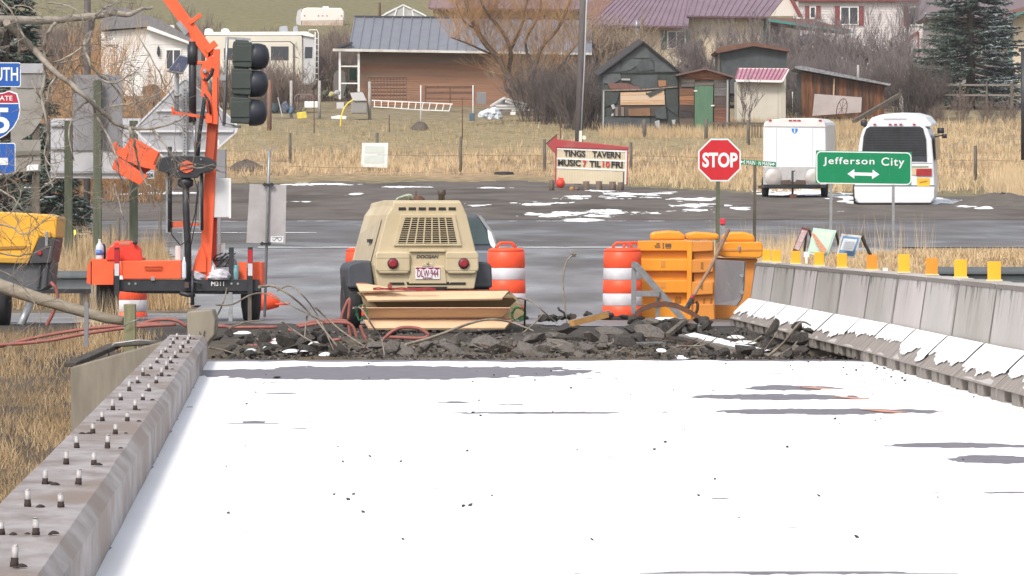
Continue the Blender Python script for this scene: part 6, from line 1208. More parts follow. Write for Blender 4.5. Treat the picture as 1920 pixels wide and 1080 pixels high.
for i in range(13): r.bar(P(690+i*6, 146, 262), P(690+i*6, 188, 261.5), .05)
for i in range(7): r.bar(P(690, 146+i*6.6, 261.9), P(762, 146+i*6.6, 261.9), .055)
r.build('grate_bars', M('dark_rust', (.10, .06, .045), (.15, .085, .06), 8, .9), T, world=True, kind='stuff')
T = th('bench_frame', 'rusty long bench frame standing by the brown garage', 'bench', 843, 190, 258)
for nm, a, b_, w_ in (('back_rail', (797, 163), (889, 163), .10), ('seat_rail', (799, 174), (887, 174), .12), ('low_rail', (797, 185), (887, 186), .06), ('leg', (798, 160), (798, 194), .07), ('leg', (844, 162), (844, 194), .06), ('leg', (888, 162), (888, 194), .07)):
    r = MB(); r.bar(P(*a, 258), P(*b_, 258), w_); r.build(nm, MATS['dark_rust'], T, world=True)
T = th('hand_cart', 'red wire cart with round top in the yard', 'cart', 570, 205, 250); r = MB(); r.tube([P(a, b_, 250) for a, b_ in ((553, 204), (553, 182), (558, 177), (582, 177), (587, 182), (588, 204))], .03, 6)
for i in range(5): r.bar(P(558+i*6, 178, 250), P(558+i*6, 196, 250), .02)
r.build('cart_frame', M('faded_red_wire', (.28, .12, .12), (.2, .18, .18), 3, .7), T, world=True, kind='stuff')
r = MB(); r.tube([P(521, 183, 250), P(530, 220, 248)], .03, 6); solo(r, 'leaning_stick', M('pale_post', (.42, .40, .38), None), 'pale stick leaning left of the first yard post', 'stick')
for i, (x_, y_, w_, hh_, c_) in enumerate(((515, 205, 8, 12, (.05, .07, .08)), (535, 204, 9, 14, (.10, .12, .16)), (610, 176, 7, 7, (.08, .09, .06)), (622, 178, 7, 6, (.45, .40, .2)), (632, 175, 6, 6, (.4, .4, .42)), (545, 208, 6, 9, (.12, .2, .28)))):
    bag(x_, y_, w_*248/F, hh_*248/F, 'small yard clutter lump, '+['dark one farthest left', 'bluish grey one by the first post', 'dark one below the porch', 'yellowish one below the porch', 'pale one below the porch', 'blue one behind the first post'][i], M('clutter_%d' % i, c_, tuple(v*.6 for v in c_), 5, .7), 249)
# dirt heaps
def heap(px, py, w_, h_, Y, lab, mat):
    r = MB(); n = 20; m_ = 7; c_ = P(px, py, Y); vs_ = []
    for i in range(m_+1):
        t_ = i/m_
        for j in range(n):
            a = 6.283*j/n; k_ = 1+.25*mnoise.noise((math.cos(a)*2, math.sin(a)*2, px+t_)); vs_.append((c_.x+w_*Y/F*(1-t_)*math.cos(a)*k_, c_.y+1.6*(1-t_)*math.sin(a)*k_, c_.z-.1+(h_*Y/F+.1)*(1-(1-t_)**2)*(1+.3*mnoise.noise((a*2, t_*3, px)))))
    r.add(vs_, [(i*n+j, i*n+(j+1) % n, (i+1)*n+(j+1) % n, (i+1)*n+j) for i in range(m_) for j in range(n)], smooth=True); return solo(r, 'dirt_heap', mat, lab, 'dirt heap')
m_heap = M('dark_heap_earth', (.085, .065, .05), (.13, .10, .08), 3, .95, .8)
heap(462, 316, 38, 15, 197, 'low dark dirt heap in the field right of the signal trailer', m_heap); heap(1880, 388, 110, 24, 146, 'dark gravel heap at the right edge of the lot', M('gravel_heap', (.10, .085, .075), (.13, .115, .10), 4, .95, .8)); heap(787, 241, 20, 12, 236, 'small dark brush and dirt lump in the field', m_heap)
# ---------------------------------------------------------------- buildings
def siding(T, pts, Y, n, mat, name='siding', proud=.03):
    """lap boards over a wall quad tl,tr,br,bl, one mesh"""
    tl, tr, br, bl = [P(x, y, Y) for x, y in pts]; r = MB()
    for i in range(n):
        a, b_ = i/n, (i+1)/n; v = [tl.lerp(bl, a), tr.lerp(br, a), tr.lerp(br, b_), tl.lerp(bl, b_)]
        v[2] = v[2]+Vector((0, -proud, 0)); v[3] = v[3]+Vector((0, -proud, 0)); r.add(v+[v[3]+Vector((0, proud, 0)), v[2]+Vector((0, proud, 0))], [(0, 1, 2, 3), (3, 2, 5, 4)])
    return r.build(name, mat, T, world=True, kind='stuff')
def window(T, x0, y0, x1, y1, Y, fr=m_white, gl=m_glass, bars=1, fw=2.2):
    f = prt(T, 'window', fr, rect(x0, y0, x1, y1), Y-.06, .06)
    n = bars+1; w_ = (x1-x0-fw*(n+1))/n
    for i in range(n): prt(T, 'pane', gl, rect(x0+fw+i*(w_+fw), y0+fw, x0+fw+i*(w_+fw)+w_, y1-fw), Y-.066, .01, par=f)
    return f
def roofp(T, name, mat, ridge, eave, n, seam=.05):
    """standing seam roof: ridge/eave = ((px,py,Y) left, right); every pan its own part"""
    R0, R1 = P(*ridge[0]), P(*ridge[1]); E0, E1 = P(*eave[0]), P(*eave[1])
    for i in range(n):
        a, b_ = i/n, (i+1)/n; v = [R0.lerp(R1, a), R0.lerp(R1, b_), E0.lerp(E1, b_), E0.lerp(E1, a)]
        nr = (v[1]-v[0]).cross(v[3]-v[0]).normalized(); nr = nr if nr.z > 0 else -nr
        r = MB(); r.ext(v, nr*-.05); r.bar(v[0]+nr*.02, v[3]+nr*.02, seam, .06); r.build(name, mat, T, world=True)
# brown garage
GA = th('garage', 'long brown sided garage with grey standing seam roof and a porch at its left end', 'building', 880, 200, 266)
Yg = 266
prt(GA, 'wall_core', m_post, rect(676, 90, 1098, 212), Yg+.05, 6)
mg = M('brown_siding', (.33, .17, .10), (.23, .13, .085), 1.2, .8, stretch=(.25, 1, 3), c3=(.25, .185, .14)); siding(GA, [(675, 98), (1098, 102), (1098, 212), (675, 210)], Yg, 27, mg)
siding(GA, [(675, 97), (1098, 101), (1098, 120), (675, 118)], Yg-.035, 5, M('grey_weathered_siding', (.22, .165, .125), (.27, .185, .13), 1.2, .8, stretch=(.25, 1, 3)), proud=.025)
roofp(GA, 'roof_panel', M('grey_metal_roof', (.20, .205, .235), (.17, .175, .205), 1.5, .4), ((666, 31, 270.5), (1110, 36, 270.5)), ((655, 92, 265), (1110, 99, 265)), 25)
prt(GA, 'ridge_cap', M('dark_trim', (.05, .05, .06), None), [(664, 29), (1110, 34), (1110, 38), (664, 33)], 270.3, .4)
prt(GA, 'porch_roof', MATS['grey_metal_roof'], [(658, 80), (662, 92), (625, 92), (630, 89)], 265.2, 3)
prt(GA, 'fascia', M('dirty_fascia', (.60, .58, .54), (.42, .38, .34), 1.5, .6, mix=(.45, .7)), [(624, 91), (1110, 99), (1110, 103), (624, 96)], 264.8, .12)
prt(GA, 'porch_trim', MATS['dark_trim'], [(622, 91), (660, 78), (662, 81), (624, 94)], 265, .3)
for x_, y1 in ((637, 186), (672.5, 172)): prt(GA, 'porch_post', m_white, rect(x_-2, 95, x_+2, y1), Yg-.8, .12)
for y_ in (123, 155): prt(GA, 'porch_rail', m_white, rect(639, y_, 671, y_+2.5), Yg-.75, .06)
r = MB(); r.pol([(625, 158), (626, 140), (632, 132), (642, 131), (648, 136), (650, 160), (648, 185), (627, 185)], 268, .5); solo(r, 'covered_grill', M('wire_grey', (.20, .18, .17), (.12, .11, .10), 20, .8), 'tall rounded grey barrel shape behind the porch post', 'barrel', bevel=.03)
r = MB(); r.pol(rect(655, 128, 668, 150), 269, .4); r.tube([P(645, 180, 266), P(652, 152, 266)], .04, 5); solo(r, 'garden_shelf', M('dark_green_paint', (.05, .09, .06), None), 'dark green shelf standing under the porch', 'shelf')
# fifth wheel camper
RV = th('camper_trailer', 'long cream travel trailer with ladder and covered spare wheel at its rear', 'camper', 490, 172, 272); Y = 272
mrv = M('rv_cream', (.66, .62, .53), (.61, .57, .49), 1, .4)
prt(RV, 'body', mrv, [(385, 66), (560, 64), (567, 68), (568, 160), (385, 165)], Y, 2.6, .06)
prt(RV, 'rear_wall', M('rv_grey_white', (.50, .50, .51), None), [(568, 68), (578, 61), (590, 70), (592, 158), (568, 160)], Y+.1, 2.2, .04)
prt(RV, 'roof_edge', m_white, [(383, 60), (575, 59), (590, 66), (588, 70), (566, 66), (383, 66)], Y-.03, 2.5)
prt(RV, 'slide_out', mrv, [(470, 79), (544, 79), (550, 84), (550, 150), (470, 150)], Y-.12, .12, .05); prt(RV, 'slide_seam', M('seam_dark', (.12, .11, .10), None), [(470, 77.5), (545, 77.5), (551.5, 83), (551.5, 150), (550, 150), (550, 84), (544, 79), (470, 79)], Y-.1, .1)
prt(RV, 'side_window', m_glass, rect(508, 87, 541, 113), Y-.14, .02); prt(RV, 'side_window', m_glass, rect(420, 90, 450, 112), Y-.02, .02); prt(RV, 'rear_window', m_glass, [(572, 88), (586, 88), (585, 109), (571, 109)], Y+.07, .03, .02)
for a in ((523, 541), (549, 560)): prt(RV, 'roof_unit', M('ac_grey', (.33, .35, .37), None), [(a[0], 61), (a[0]+1, 50), (a[1]-2, 48), (a[1], 61)], Y+1, .7, .05)
r = MB(); r.lathe(P(583, 140, Y-.02), [(.45, 0), (.47, .08), (.45, .16)], 20, axis='y'); w2 = r.build('spare_wheel_cover', M('cover_silver', (.50, .50, .50), (.42, .42, .42), 4, .4), RV, world=True); w2.data.transform(Matrix.Scale(.5, 4, (1, 0, 0))); w2.location.x = (WX(583, Y)-RV.location.x)*.5
r = MB(); r.tube([P(578, 62, Y), P(580, 56, Y), P(594, 56, Y), P(597, 62, Y), P(597, 155, Y)], .03, 6); r.tube([P(591, 60, Y), P(591, 155, Y)], .03, 6)
for i in range(8): r.bar(P(591, 72+i*11, Y), P(597, 72+i*11, Y), .03)
r.build('ladder', m_white, RV, world=True)
for x_ in (392, 423): prt(RV, 'roof_dome', m_white, [(x_-9, 62), (x_-8, 55), (x_-2, 53), (x_+5, 54), (x_+9, 62)], Y+1.2, .6, .05)
for x_ in (470, 490):
    r = MB(); r.lathe(P(x_, 168, Y+.1), [(.36, 0), (.36, .2)], 16, axis='y'); r.build('wheel', m_rubber, RV, world=True)
# white sided house on the left
WH = th('white_house', 'white clapboard house at left with grey roof, half hidden by branches', 'house', 300, 180, 282); Y = 282
prt(WH, 'wall_core', m_white, [(190, 60), (278, 52), (363, 83), (363, 176), (190, 190)], Y+.05, 7)
siding(WH, [(190, 62), (280, 62), (280, 188), (190, 190)], Y, 30, M('white_clapboard', (.70, .68, .66), (.64, .62, .60), 2, .6)); siding(WH, [(280, 84), (363, 84), (363, 176), (280, 188)], Y, 24, MATS['white_clapboard'])
prt(WH, 'gable_panel', MATS['white_clapboard'], [(240, 62), (278, 51), (363, 84), (240, 84)], Y-.035, .03)
prt(WH, 'roof', M('grey_shingle', (.17, .165, .17), (.22, .21, .21), 5, .9, .3), [(190, 12), (235, 14), (300, 37), (368, 78), (368, 84), (276, 50), (190, 56)], Y-.4, 8)
prt(WH, 'eave_trim', m_white, [(276, 50), (280, 49), (368, 83), (368, 87), (276, 55)], Y-.45, .1)
window(WH, 310, 92, 340, 131, Y-.03); prt(WH, 'wall_lamp', m_black, [(294, 100), (295, 90), (297, 85), (299, 90), (300, 100), (297, 107)], Y-.2, .12)
prt(WH, 'vent_pipe', m_white, [(318, 52), (319, 47), (326, 47), (327, 54)], Y+2, .3)
LS = th('lean_shed', 'low brown shed roof in the brush below the white house', 'shed', 300, 210, 262); prt(LS, 'roof', M('brown_shed_roof', (.10, .07, .055), (.15, .10, .08), 4, .9, .3), [(268, 162), (290, 158), (332, 200), (312, 208), (268, 178)], 262, 2); prt(LS, 'wall', M('shed_brown', (.15, .08, .05), (.1, .06, .04), 3, .9), rect(272, 178, 318, 222), 262.2, 1.6)
# far things on the hill
Y = 415; CM = th('far_camper', 'small white camper parked on the hillside above the long cream trailer', 'camper', 605, 50, Y)
prt(CM, 'body', M('far_white', (.72, .66, .62), None), [(564, 28), (567, 17), (575, 14), (640, 15), (645, 22), (645, 39), (564, 40)], Y, 2.3, .08); prt(CM, 'lower_panel', M('far_beige', (.50, .42, .36), (.42, .3, .24), 2, .6), rect(566, 39, 644, 50), Y+.02, 2.2, .04)
prt(CM, 'end_panel', M('lid_grey', (.5, .49, .5), None), [(555, 34), (558, 20), (565, 16), (565, 48), (556, 46)], Y+.1, 2); prt(CM, 'roof_vent', m_white, rect(605, 12, 616, 15), Y+1, .5)
for x_ in (571, 597, 605, 613, 640): prt(CM, 'marker_light', m_redr, rect(x_-1, 28.5, x_+1, 30.5), Y-.04, .03)
Y = 372; GH = th('greenhouse', 'low white framed greenhouse roof showing above the garage ridge', 'greenhouse', 757, 40, Y)
prt(GH, 'skin', M('cloudy_plastic', (.42, .42, .42), (.35, .35, .35), 3, .4), [(717, 32), (722, 24), (740, 15), (757, 10), (775, 16), (793, 25), (798, 32)], Y, 6)
for a, b_ in (((716, 30), (756, 9)), ((756, 9), (799, 30)), ((740, 30), (744, 16)), ((775, 30), (772, 16)), ((757, 30), (757, 12))):
    r = MB(); r.bar(P(*a, Y-.05), P(*b_, Y-.05), .09); r.build('frame_bar', m_white, GH, world=True)
fpost(712, 5, 40, 5, 'dark post beside the greenhouse roof', m_rust, None, 'yard_post', 365)
# cream house with purple metal roofs
m_pur = M('purple_metal_roof', (.225, .155, .19), (.19, .13, .16), 1, .45); m_crm = M('cream_stucco', (.60, .50, .37), (.54, .45, .33), 1.5, .85, .1)
PH = th('cream_house', 'big cream house with purple metal roofs and green shuttered window', 'house', 1280, 150, 300); Y = 300
prt(PH, 'wall', m_crm, [(1096, 44), (1290, 46), (1290, 170), (1096, 170)], Y, 8); prt(PH, 'wall', m_crm, [(1290, 30), (1436, 31), (1436, 165), (1290, 165)], Y+1.4, 7)
roofp(PH, 'roof_panel', m_pur, ((1168, -14, 305), (1300, -14, 305)), ((1100, 48, 299), (1290, 50, 299)), 17, .04); roofp(PH, 'roof_panel', m_pur, ((1300, -14, 305.5), (1478, -14, 305.5)), ((1288, 30, 300.6), (1440, 32, 300.6)), 14, .04)
prt(PH, 'roof_edge', M('dark_purple_trim', (.13, .07, .09), None), [(1098, 46.5), (1290, 48.5), (1290, 52), (1098, 50)], 298.8, .2); prt(PH, 'roof_edge', MATS['dark_purple_trim'], [(1288, 29), (1442, 31), (1442, 34), (1288, 32)], 300.4, .2)
r = MB(); r.ext([P(1105, 48, 299), P(1100, 46, 299), P(1088, 10, 304), P(1168, -14, 305)], (0, .1, .05)); r.build('hip_face', M('brown_roof_side', (.16, .085, .07), (.2, .11, .09), 3, .8), PH, world=True)
prt(PH, 'gable_wall', M('pale_gable', (.62, .57, .52), None), [(1445, 30), (1478, -12), (1500, 30)], 301, .3); prt(PH, 'gable_trim', M('maroon_trim', (.17, .035, .04), (.22, .06, .05), 3, .6), [(1474, -14), (1480, -16), (1506, 32), (1498, 32)], 300.8, .5)
window(PH, 1251, 58, 1286, 92, Y); 
for a in ((1239, 1250), (1287, 1294)): prt(PH, 'shutter', M('shutter_green', (.11, .15, .14), None), rect(a[0], 57, a[1], 93), Y-.05, .05)
prt(PH, 'corner_trim', M('teal_trim', (.06, .22, .19), None), rect(1431, 35, 1434, 120), Y+1.3, .1)
prt(PH, 'porch_wall', M('porch_shade', (.27, .23, .19), (.2, .17, .14), 3, .8), rect(1436, 40, 1500, 130), Y+4, .3); prt(PH, 'porch_roof', M('porch_roof_red', (.20, .10, .09), None), [(1440, 32), (1520, 36), (1598, 56), (1590, 60), (1500, 50), (1442, 40)], Y-1, 4)
prt(PH, 'porch_fascia', MATS['teal_trim'], [(1440, 35), (1500, 44), (1600, 59), (1598, 62), (1500, 49), (1440, 40)], Y-1.1, .1)
for x_ in (1443, 1489): prt(PH, 'porch_post', MATS['porch_shade'], rect(x_-2, 44, x_+2, 130), Y-.8, .15)
r = MB(); r.tube([P(1195, 95, 270), P(1194, 52, 270)], .09, 10); r.lathe(P(1194, 52, 270), [(.12, 0), (.14, .1), (.08, .4)], 10); solo(r, 'stove_pipe', m_galv, 'grey stove pipe behind the tarpaper shack peak', 'pipe')
W2 = th('purple_roof_building', 'building with purple metal roof showing above the grey garage roof', 'building', 950, 60, 335); Y = 335
prt(W2, 'wall', M('olive_wall', (.25, .22, .16), (.21, .18, .13), 2, .8), rect(812, 16, 1100, 60), Y, 8)
roofp(W2, 'roof_panel', m_pur, ((815, -25, 341), (1110, -22, 341)), ((803, 15, 334), (1110, 18, 334)), 24, .04); prt(W2, 'corner_post', MATS['teal_trim'], rect(816, 19, 822, 40), Y-.6, .1); prt(W2, 'roof_edge', MATS['dark_purple_trim'], [(803, 14.5), (1110, 17), (1110, 20), (803, 17.5)], 333.8, .2)
# white house with maroon shutters
MH = th('shuttered_house', 'white sided house with maroon shutters at the top right', 'house', 1618, 115, 322); Y = 322
prt(MH, 'wall_core', m_white, rect(1497, 0, 1742, 175), Y+.05, 6); siding(MH, [(1497, 2), (1740, 2), (1740, 150), (1497, 150)], Y, 30, M('pale_pinkish_siding', (.60, .55, .54), (.55, .50, .49), 2, .7)); prt(MH, 'roof_trim', MATS['maroon_trim'], rect(1494, -6, 1740, 2.5), Y-.4, .3); prt(MH, 'roof', m_pur, rect(1494, -30, 1742, -6), Y-.2, 6.5)
for x0, y0, x1, y1, sl_, sr in ((1518, 12, 1530, 35, 1, 1), (1575, 12, 1610, 47, 1, 1), (1704, 12, 1731, 48, 1, 1)):
    window(MH, x0, y0, x1, y1, Y-.05, bars=1 if x1-x0 > 20 else 0); sw_ = 8 if x1-x0 < 20 else 9
    prt(MH, 'shutter', MATS['maroon_trim'], rect(x0-sw_-.5, y0-1, x0-.5, y1+1), Y-.09, .05); prt(MH, 'shutter', MATS['maroon_trim'], rect(x1+.5, y0-1, x1+sw_+.5, y1+1), Y-.09, .05)
r = MB(); r.bar(P(1690, 85, Y-1), P(1722, 60, Y-1), .2); r.bar(P(1722, 60, Y-1), P(1722, 110, Y-1), .12); r.build('stair_rail', MATS['maroon_trim'], MH, world=True)
RH = th('tan_house', 'tan stucco house with teal eave at the far right behind the spruce', 'house', 1905, 150, 300); Y = 300
prt(RH, 'wall', m_crm, [(1897, 30), (1960, 20), (1960, 190), (1897, 190)], Y, 8); prt(RH, 'wall', MATS['pale_pinkish_siding'], rect(1745, 30, 1897, 190), Y+3, 6)
prt(RH, 'roof', M('grey_purple_roof', (.22, .18, .20), None), [(1735, 32), (1750, -20), (1960, -20), (1960, 12), (1870, 34)], Y-1, 9); prt(RH, 'roof_soffit', M('porch_roof_red', (.20, .10, .09), None), [(1840, 34), (1930, 10), (1930, 18), (1868, 38)], Y-1.2, .2); prt(RH, 'eave', MATS['teal_trim'], [(1868, 38), (1935, 16), (1935, 20), (1868, 42)], Y-1.3, .2)
prt(RH, 'corner_trim', MATS['teal_trim'], rect(1893, 38, 1897, 130), Y-.1, .1); window(RH, 1882, 40, 1893, 62, Y+2.9, bars=0)
r = MB(); r.pol([(1490, 78), (1496, 68), (1510, 63), (1528, 63), (1538, 70), (1556, 76), (1558, 84), (1490, 84)], 297, 1.6); solo(r, 'parked_car', M('dark_blue_car', (.05, .055, .09), (.6, .6, .66), 3, .3, mix=(.5, .6)), 'dark snow dusted car parked under the porch of the cream house', 'car', bevel=.08)
# tarpaper shack
def e5(x, y): return (1100+x/5.4, 60+y/5.4)
Yk = 233.
SK = th('tarpaper_shack', 'dark tarpaper shack with steep gable and boarded window', 'shack', 1200, 247, Yk)
def sk(name, pts, mat, dy=0, dep=.05, T=SK, d=None):
    r = MB(); r.ext([P(*e5(x, y), Yk+dy) for x, y in pts], d or (0, dep, 0)); return r.build(name, mat, T, world=True)
m_tar = [M('tarpaper_a', (.085, .092, .098), (.06, .065, .07), 3, .9, .2), M('tarpaper_b', (.11, .118, .125), (.08, .085, .092), 3, .9, .2), M('tarpaper_c', (.062, .072, .068), (.045, .052, .05), 3, .9, .2)]
sk('shell', [(160, 425), (575, 110), (935, 405), (930, 1040), (160, 1040)], m_tar[2], 0, d=(-.12, 5, .3))
for pts in ([(115, 435), (575, 92), (580, 105), (125, 442)], [(575, 92), (968, 412), (955, 420), (572, 106)]): sk('roof_slab', pts, M('old_black_roof', (.035, .033, .035), (.06, .05, .05), 4, .9), -.25, d=(-.12, 5.4, .3))
sheets = [([(360, 280), (575, 118), (640, 170), (640, 260), (430, 265), (350, 400)], 1), ([(640, 170), (830, 320), (760, 370), (640, 262)], 0), ([(430, 265), (560, 280), (500, 345), (440, 385), (350, 400)], 1), ([(560, 280), (650, 270), (690, 380), (540, 400), (500, 345)], 0), ([(690, 300), (830, 322), (930, 405), (690, 400)], 1), ([(180, 410), (350, 300), (350, 405), (200, 418)], 0), ([(165, 430), (340, 410), (350, 480), (270, 520), (165, 520)], 1), ([(470, 440), (720, 430), (720, 560), (540, 575), (450, 520)], 0), ([(810, 440), (930, 430), (920, 560), (805, 560)], 2), ([(800, 580), (925, 575), (925, 850), (800, 760)], 2), ([(185, 600), (335, 605), (300, 720), (185, 760)], 2), ([(185, 860), (640, 870), (640, 1000), (185, 1000)], 0)]
for i, (pts, k) in enumerate(sheets): sk('tar_sheet', pts, m_tar[k], -.03-.004*i, .02)
sk('lath_line', [(160, 402), (940, 398), (940, 406), (160, 412)], m_tar[2], -.1, .04); sk('lower_lath', [(160, 585), (560, 575), (920, 548), (920, 560), (560, 590), (160, 598)], M('rusty_lath', (.14, .09, .07), (.3, .25, .2), 12, .9), -.12, .04)
sk('shingle_strip', [(210, 520), (400, 518), (535, 560), (535, 580), (240, 575)], M('faded_red_shingle', (.20, .09, .075), (.14, .08, .07), 6, .9), -.1, .03); sk('orange_patch', [(722, 488), (805, 490), (805, 548), (730, 555)], M('raw_orange_board', (.30, .15, .08), None), -.11, .03); sk('pale_slat', [(352, 470), (440, 472), (440, 490), (352, 488)], M('pale_slat', (.34, .33, .32), None), -.12, .03)
for i, (y0, y1, x1, c_) in enumerate(((612, 640, 600, 0), (642, 692, 790, 1), (694, 740, 792, 0))): sk('window_board', [(342, y0), (x1, y0-6), (x1, y1-4), (342, y1)], M('light_tan_board_%d' % c_, ((.62, .45, .30), (.50, .40, .32))[c_], ((.42, .26, .15), (.58, .40, .26))[c_], 3, .8, stretch=(.3, 1, 4)), -.16, .04)  # light tan planks nailed across the window
sk('window_board', [(600, 606), (785, 592), (785, 640), (640, 640)], MATS['light_tan_board_0'], -.165, .03)
sk('window_void', [(345, 740), (790, 738), (790, 800), (680, 850), (280, 850), (280, 760)], M('window_dark', (.07, .055, .045), None), -.1, .02); sk('lower_board', [(420, 778), (640, 770), (645, 848), (425, 850)], M('brown_board', (.24, .13, .075), (.18, .10, .06), 4, .9), -.16, .03)
for x_ in (290, 350): sk('window_board', [(x_, 760), (x_+28, 760), (x_+28, 850), (x_, 850)], M('grey_board_old', (.19, .15, .13), None), -.15, .03)
for pts in ([(690, 905), (735, 890), (748, 1000), (700, 950)], [(860, 890), (905, 885), (890, 940), (870, 930)], [(245, 740), (275, 730), (290, 770), (262, 785)], [(250, 830), (272, 820), (270, 850), (250, 850)], [(740, 840), (780, 830), (795, 880), (760, 880)]): sk('torn_white_paper', pts, M('torn_paper', (.46, .46, .48), (.3, .3, .3), 9, .8), -.13, .02)
sk('corner_board', [(164, 600), (180, 600), (176, 1030), (160, 1030)], M('pale_slat', (.34, .33, .32), None), -.14, .06); sk('loose_trim', [(600, 620), (780, 570), (790, 585), (640, 660)], m_tar[2], -.2, .04); sk('tattered_sheet', [(690, 800), (800, 740), (810, 880), (700, 870)], m_tar[0], -.15, .03)
GD = th('green_door_shed', 'small brown plank shed with a green door beside the tarpaper shack', 'shed', 1325, 247, Yk)
g5 = lambda *a, **k: sk(*a, T=GD, **k)
g5('shell', [(940, 440), (1200, 385), (1450, 455), (1450, 1050), (940, 1050)], M('shed_dark_wood', (.10, .07, .055), (.065, .05, .04), 3, .9), -.6, 3.5)
g5('roof_slab', [(902, 430), (1200, 362), (1495, 448), (1490, 465), (1200, 382), (905, 445)], M('brown_tin_roof', (.17, .105, .09), (.13, .08, .07), 3, .7), -1.0, 4.2)
for i, (x0, x1, y0, y1, c_) in enumerate(((985, 1410, 430, 480, (.22, .09, .045)), (960, 1095, 475, 512, (.19, .17, .155)), (960, 1090, 515, 555, (.15, .135, .125)), (942, 1086, 575, 640, (.19, .095, .055)), (942, 1086, 644, 690, (.33, .165, .09)), (942, 1086, 693, 738, (.28, .13, .07)), (942, 1086, 742, 800, (.07, .05, .045)), (942, 1086, 804, 870, (.055, .045, .045)), (942, 1086, 874, 1040, (.13, .10, .08)), (1290, 1412, 482, 560, (.13, .115, .105)), (1290, 1412, 563, 650, (.16, .15, .15)), (1290, 1412, 653, 760, (.11, .08, .07)), (1290, 1412, 763, 830, (.18, .085, .06)), (1290, 1412, 833, 915, (.22, .10, .065)), (1290, 1412, 918, 1040, (.12, .08, .065)))):
    g5('plank', [(x0, y0+ (10 if i == 0 else 0)), (x1, y0+(10 if i == 0 else 0)), (x1, y1), (x0, y1)], M('plank_tone_%d' % i, c_, tuple(v*.65 for v in c_), 4, .9, stretch=(.4, 1, 4)), -.66, .05)
g5('gable_board', [(1010, 425), (1200, 388), (1390, 440), (1390, 450), (1010, 450)], M('gable_orange_wood', (.26, .11, .055), (.18, .08, .045), 4, .9), -.68, .05)
dr = g5('door', [(1095, 548), (1280, 545), (1275, 1040), (1092, 1040)], M('door_green', (.10, .19, .115), (.08, .155, .10), 3, .8, stretch=(3, 1, .4)), -.72, .06)
sk('door_hinge', [(1085, 590), (1120, 590), (1120, 602), (1085, 602)], m_white, -.74, .02, T=dr); sk('door_latch', [(1258, 740), (1292, 738), (1292, 750), (1258, 752)], m_white, -.74, .02, T=dr)
g5('lintel', [(1095, 515), (1285, 510), (1285, 540), (1095, 545)], M('lintel_grey', (.13, .11, .10), None), -.72, .08); g5('corner_post', [(1418, 480), (1436, 480), (1434, 990), (1414, 990)], M('pale_slat', (.34, .33, .32), None), -.8, .1)
# red roofed shed, slanting shed, dark shed behind
def e2(x, y): return (1360+x/5.333, 100+y/5.333)
def s2(T, name, pts, mat, Y, dep=.05, d=None, dy=0):
    r = MB(); r.ext([P(*e2(x, y), Y+dy) for x, y in pts], d or (0, dep, 0)); return r.build(name, mat, T, world=True)
RS = th('red_roof_shed', 'small cream garden shed with a faded red metal roof', 'shed', 1425, 226, 240)
m_sc = M('shed_cream', (.58, .54, .46), (.53, .49, .42), 2, .7); s2(RS, 'wall', [(115, 275), (560, 275), (560, 720), (115, 720)], m_sc, 240, 2.6)
s2(RS, 'side_wall', [(555, 262), (604, 215), (604, 700), (555, 720)], M('shed_cream_side', (.48, .45, .38), None), 239.96, 2.4)
r = MB(); a, b_, c_, d_ = P(*e2(135, 150), 242.4), P(*e2(630, 155), 242.4), P(*e2(562, 268), 239.6), P(*e2(100, 258), 239.6); r.ext([a, b_, c_, d_], (0, 0, -.05)); rf = r.build('roof', M('faded_red_roof', (.43, .17, .23), (.50, .26, .31), 2, .4), RS, world=True)
r = MB()
for i in range(13): t_ = i/12; r.bar(a.lerp(b_, t_)+Vector((0, 0, .02)), d_.lerp(c_, t_)+Vector((0, 0, .02)), .04)
r.build('roof_ribs', M('roof_rib_red', (.32, .10, .16), None), rf, world=True)
s2(RS, 'fascia', [(100, 262), (562, 270), (560, 292), (112, 285)], m_white, 239.55, .06); s2(RS, 'ridge_trim', [(130, 146), (632, 150), (632, 158), (130, 154)], m_white, 242.3, .1); s2(RS, 'barge_board', [(560, 270), (630, 155), (640, 160), (575, 285), (562, 290)], m_white, 239.5, .06)
for x_ in (165, 525): s2(RS, 'wall_seam', [(x_, 295), (x_+4, 295), (x_+4, 700), (x_, 700)], M('shed_seam', (.40, .37, .31), None), 239.98, .02)
SS = th('slant_roof_shed', 'rusty brown plank shed with a roof slanting down to the right', 'shed', 1580, 215, 243)
s2(SS, 'shell', [(760, 185), (1590, 325), (1590, 640), (760, 640)], m_tar[2], 243.2, 4)
s2(SS, 'roof_slab', [(690, 128), (775, 125), (1655, 305), (1645, 325), (1580, 312), (760, 165), (700, 150)], M('old_grey_roof', (.13, .13, .14), (.32, .32, .34), 14, .8, .3), 242.6, 4.6)
cols = [(.17, .075, .04), (.24, .105, .05), (.13, .07, .045), (.28, .12, .055), (.10, .06, .045), (.20, .09, .05)]
for i in range(22):
    x0 = 760+i*37.8; x1 = x0+35.5; t0 = 178+(x0-760)*.172; t1 = 178+(x1-760)*.172; c_ = random.choice(cols)
    s2(SS, 'plank', [(x0, t0), (x1, t1), (x1, 640), (x0, 640)], M('barn_plank_%d' % (cols.index(c_)), c_, tuple(v*.5 for v in c_), 3, .9, stretch=(3, 1, .4)), 243.1-.02*(i % 2), .06)
s2(SS, 'pale_slat', [(1082, 250), (1096, 252), (1090, 420), (1076, 420)], MATS['light_tan_board_0'], 242.95, .04)
r = MB(); r.ext([P(*e2(892, 405), 241.5), P(*e2(1365, 440), 241.5), P(*e2(1358, 590), 240.8), P(*e2(870, 625), 240.8)], (0, .06, 0)); solo(r, 'old_tabletop', M('pinkish_panel', (.33, .28, .265), (.28, .235, .22), 2, .8), 'large pinkish grey panel leaning on the slant roofed shed', 'panel')
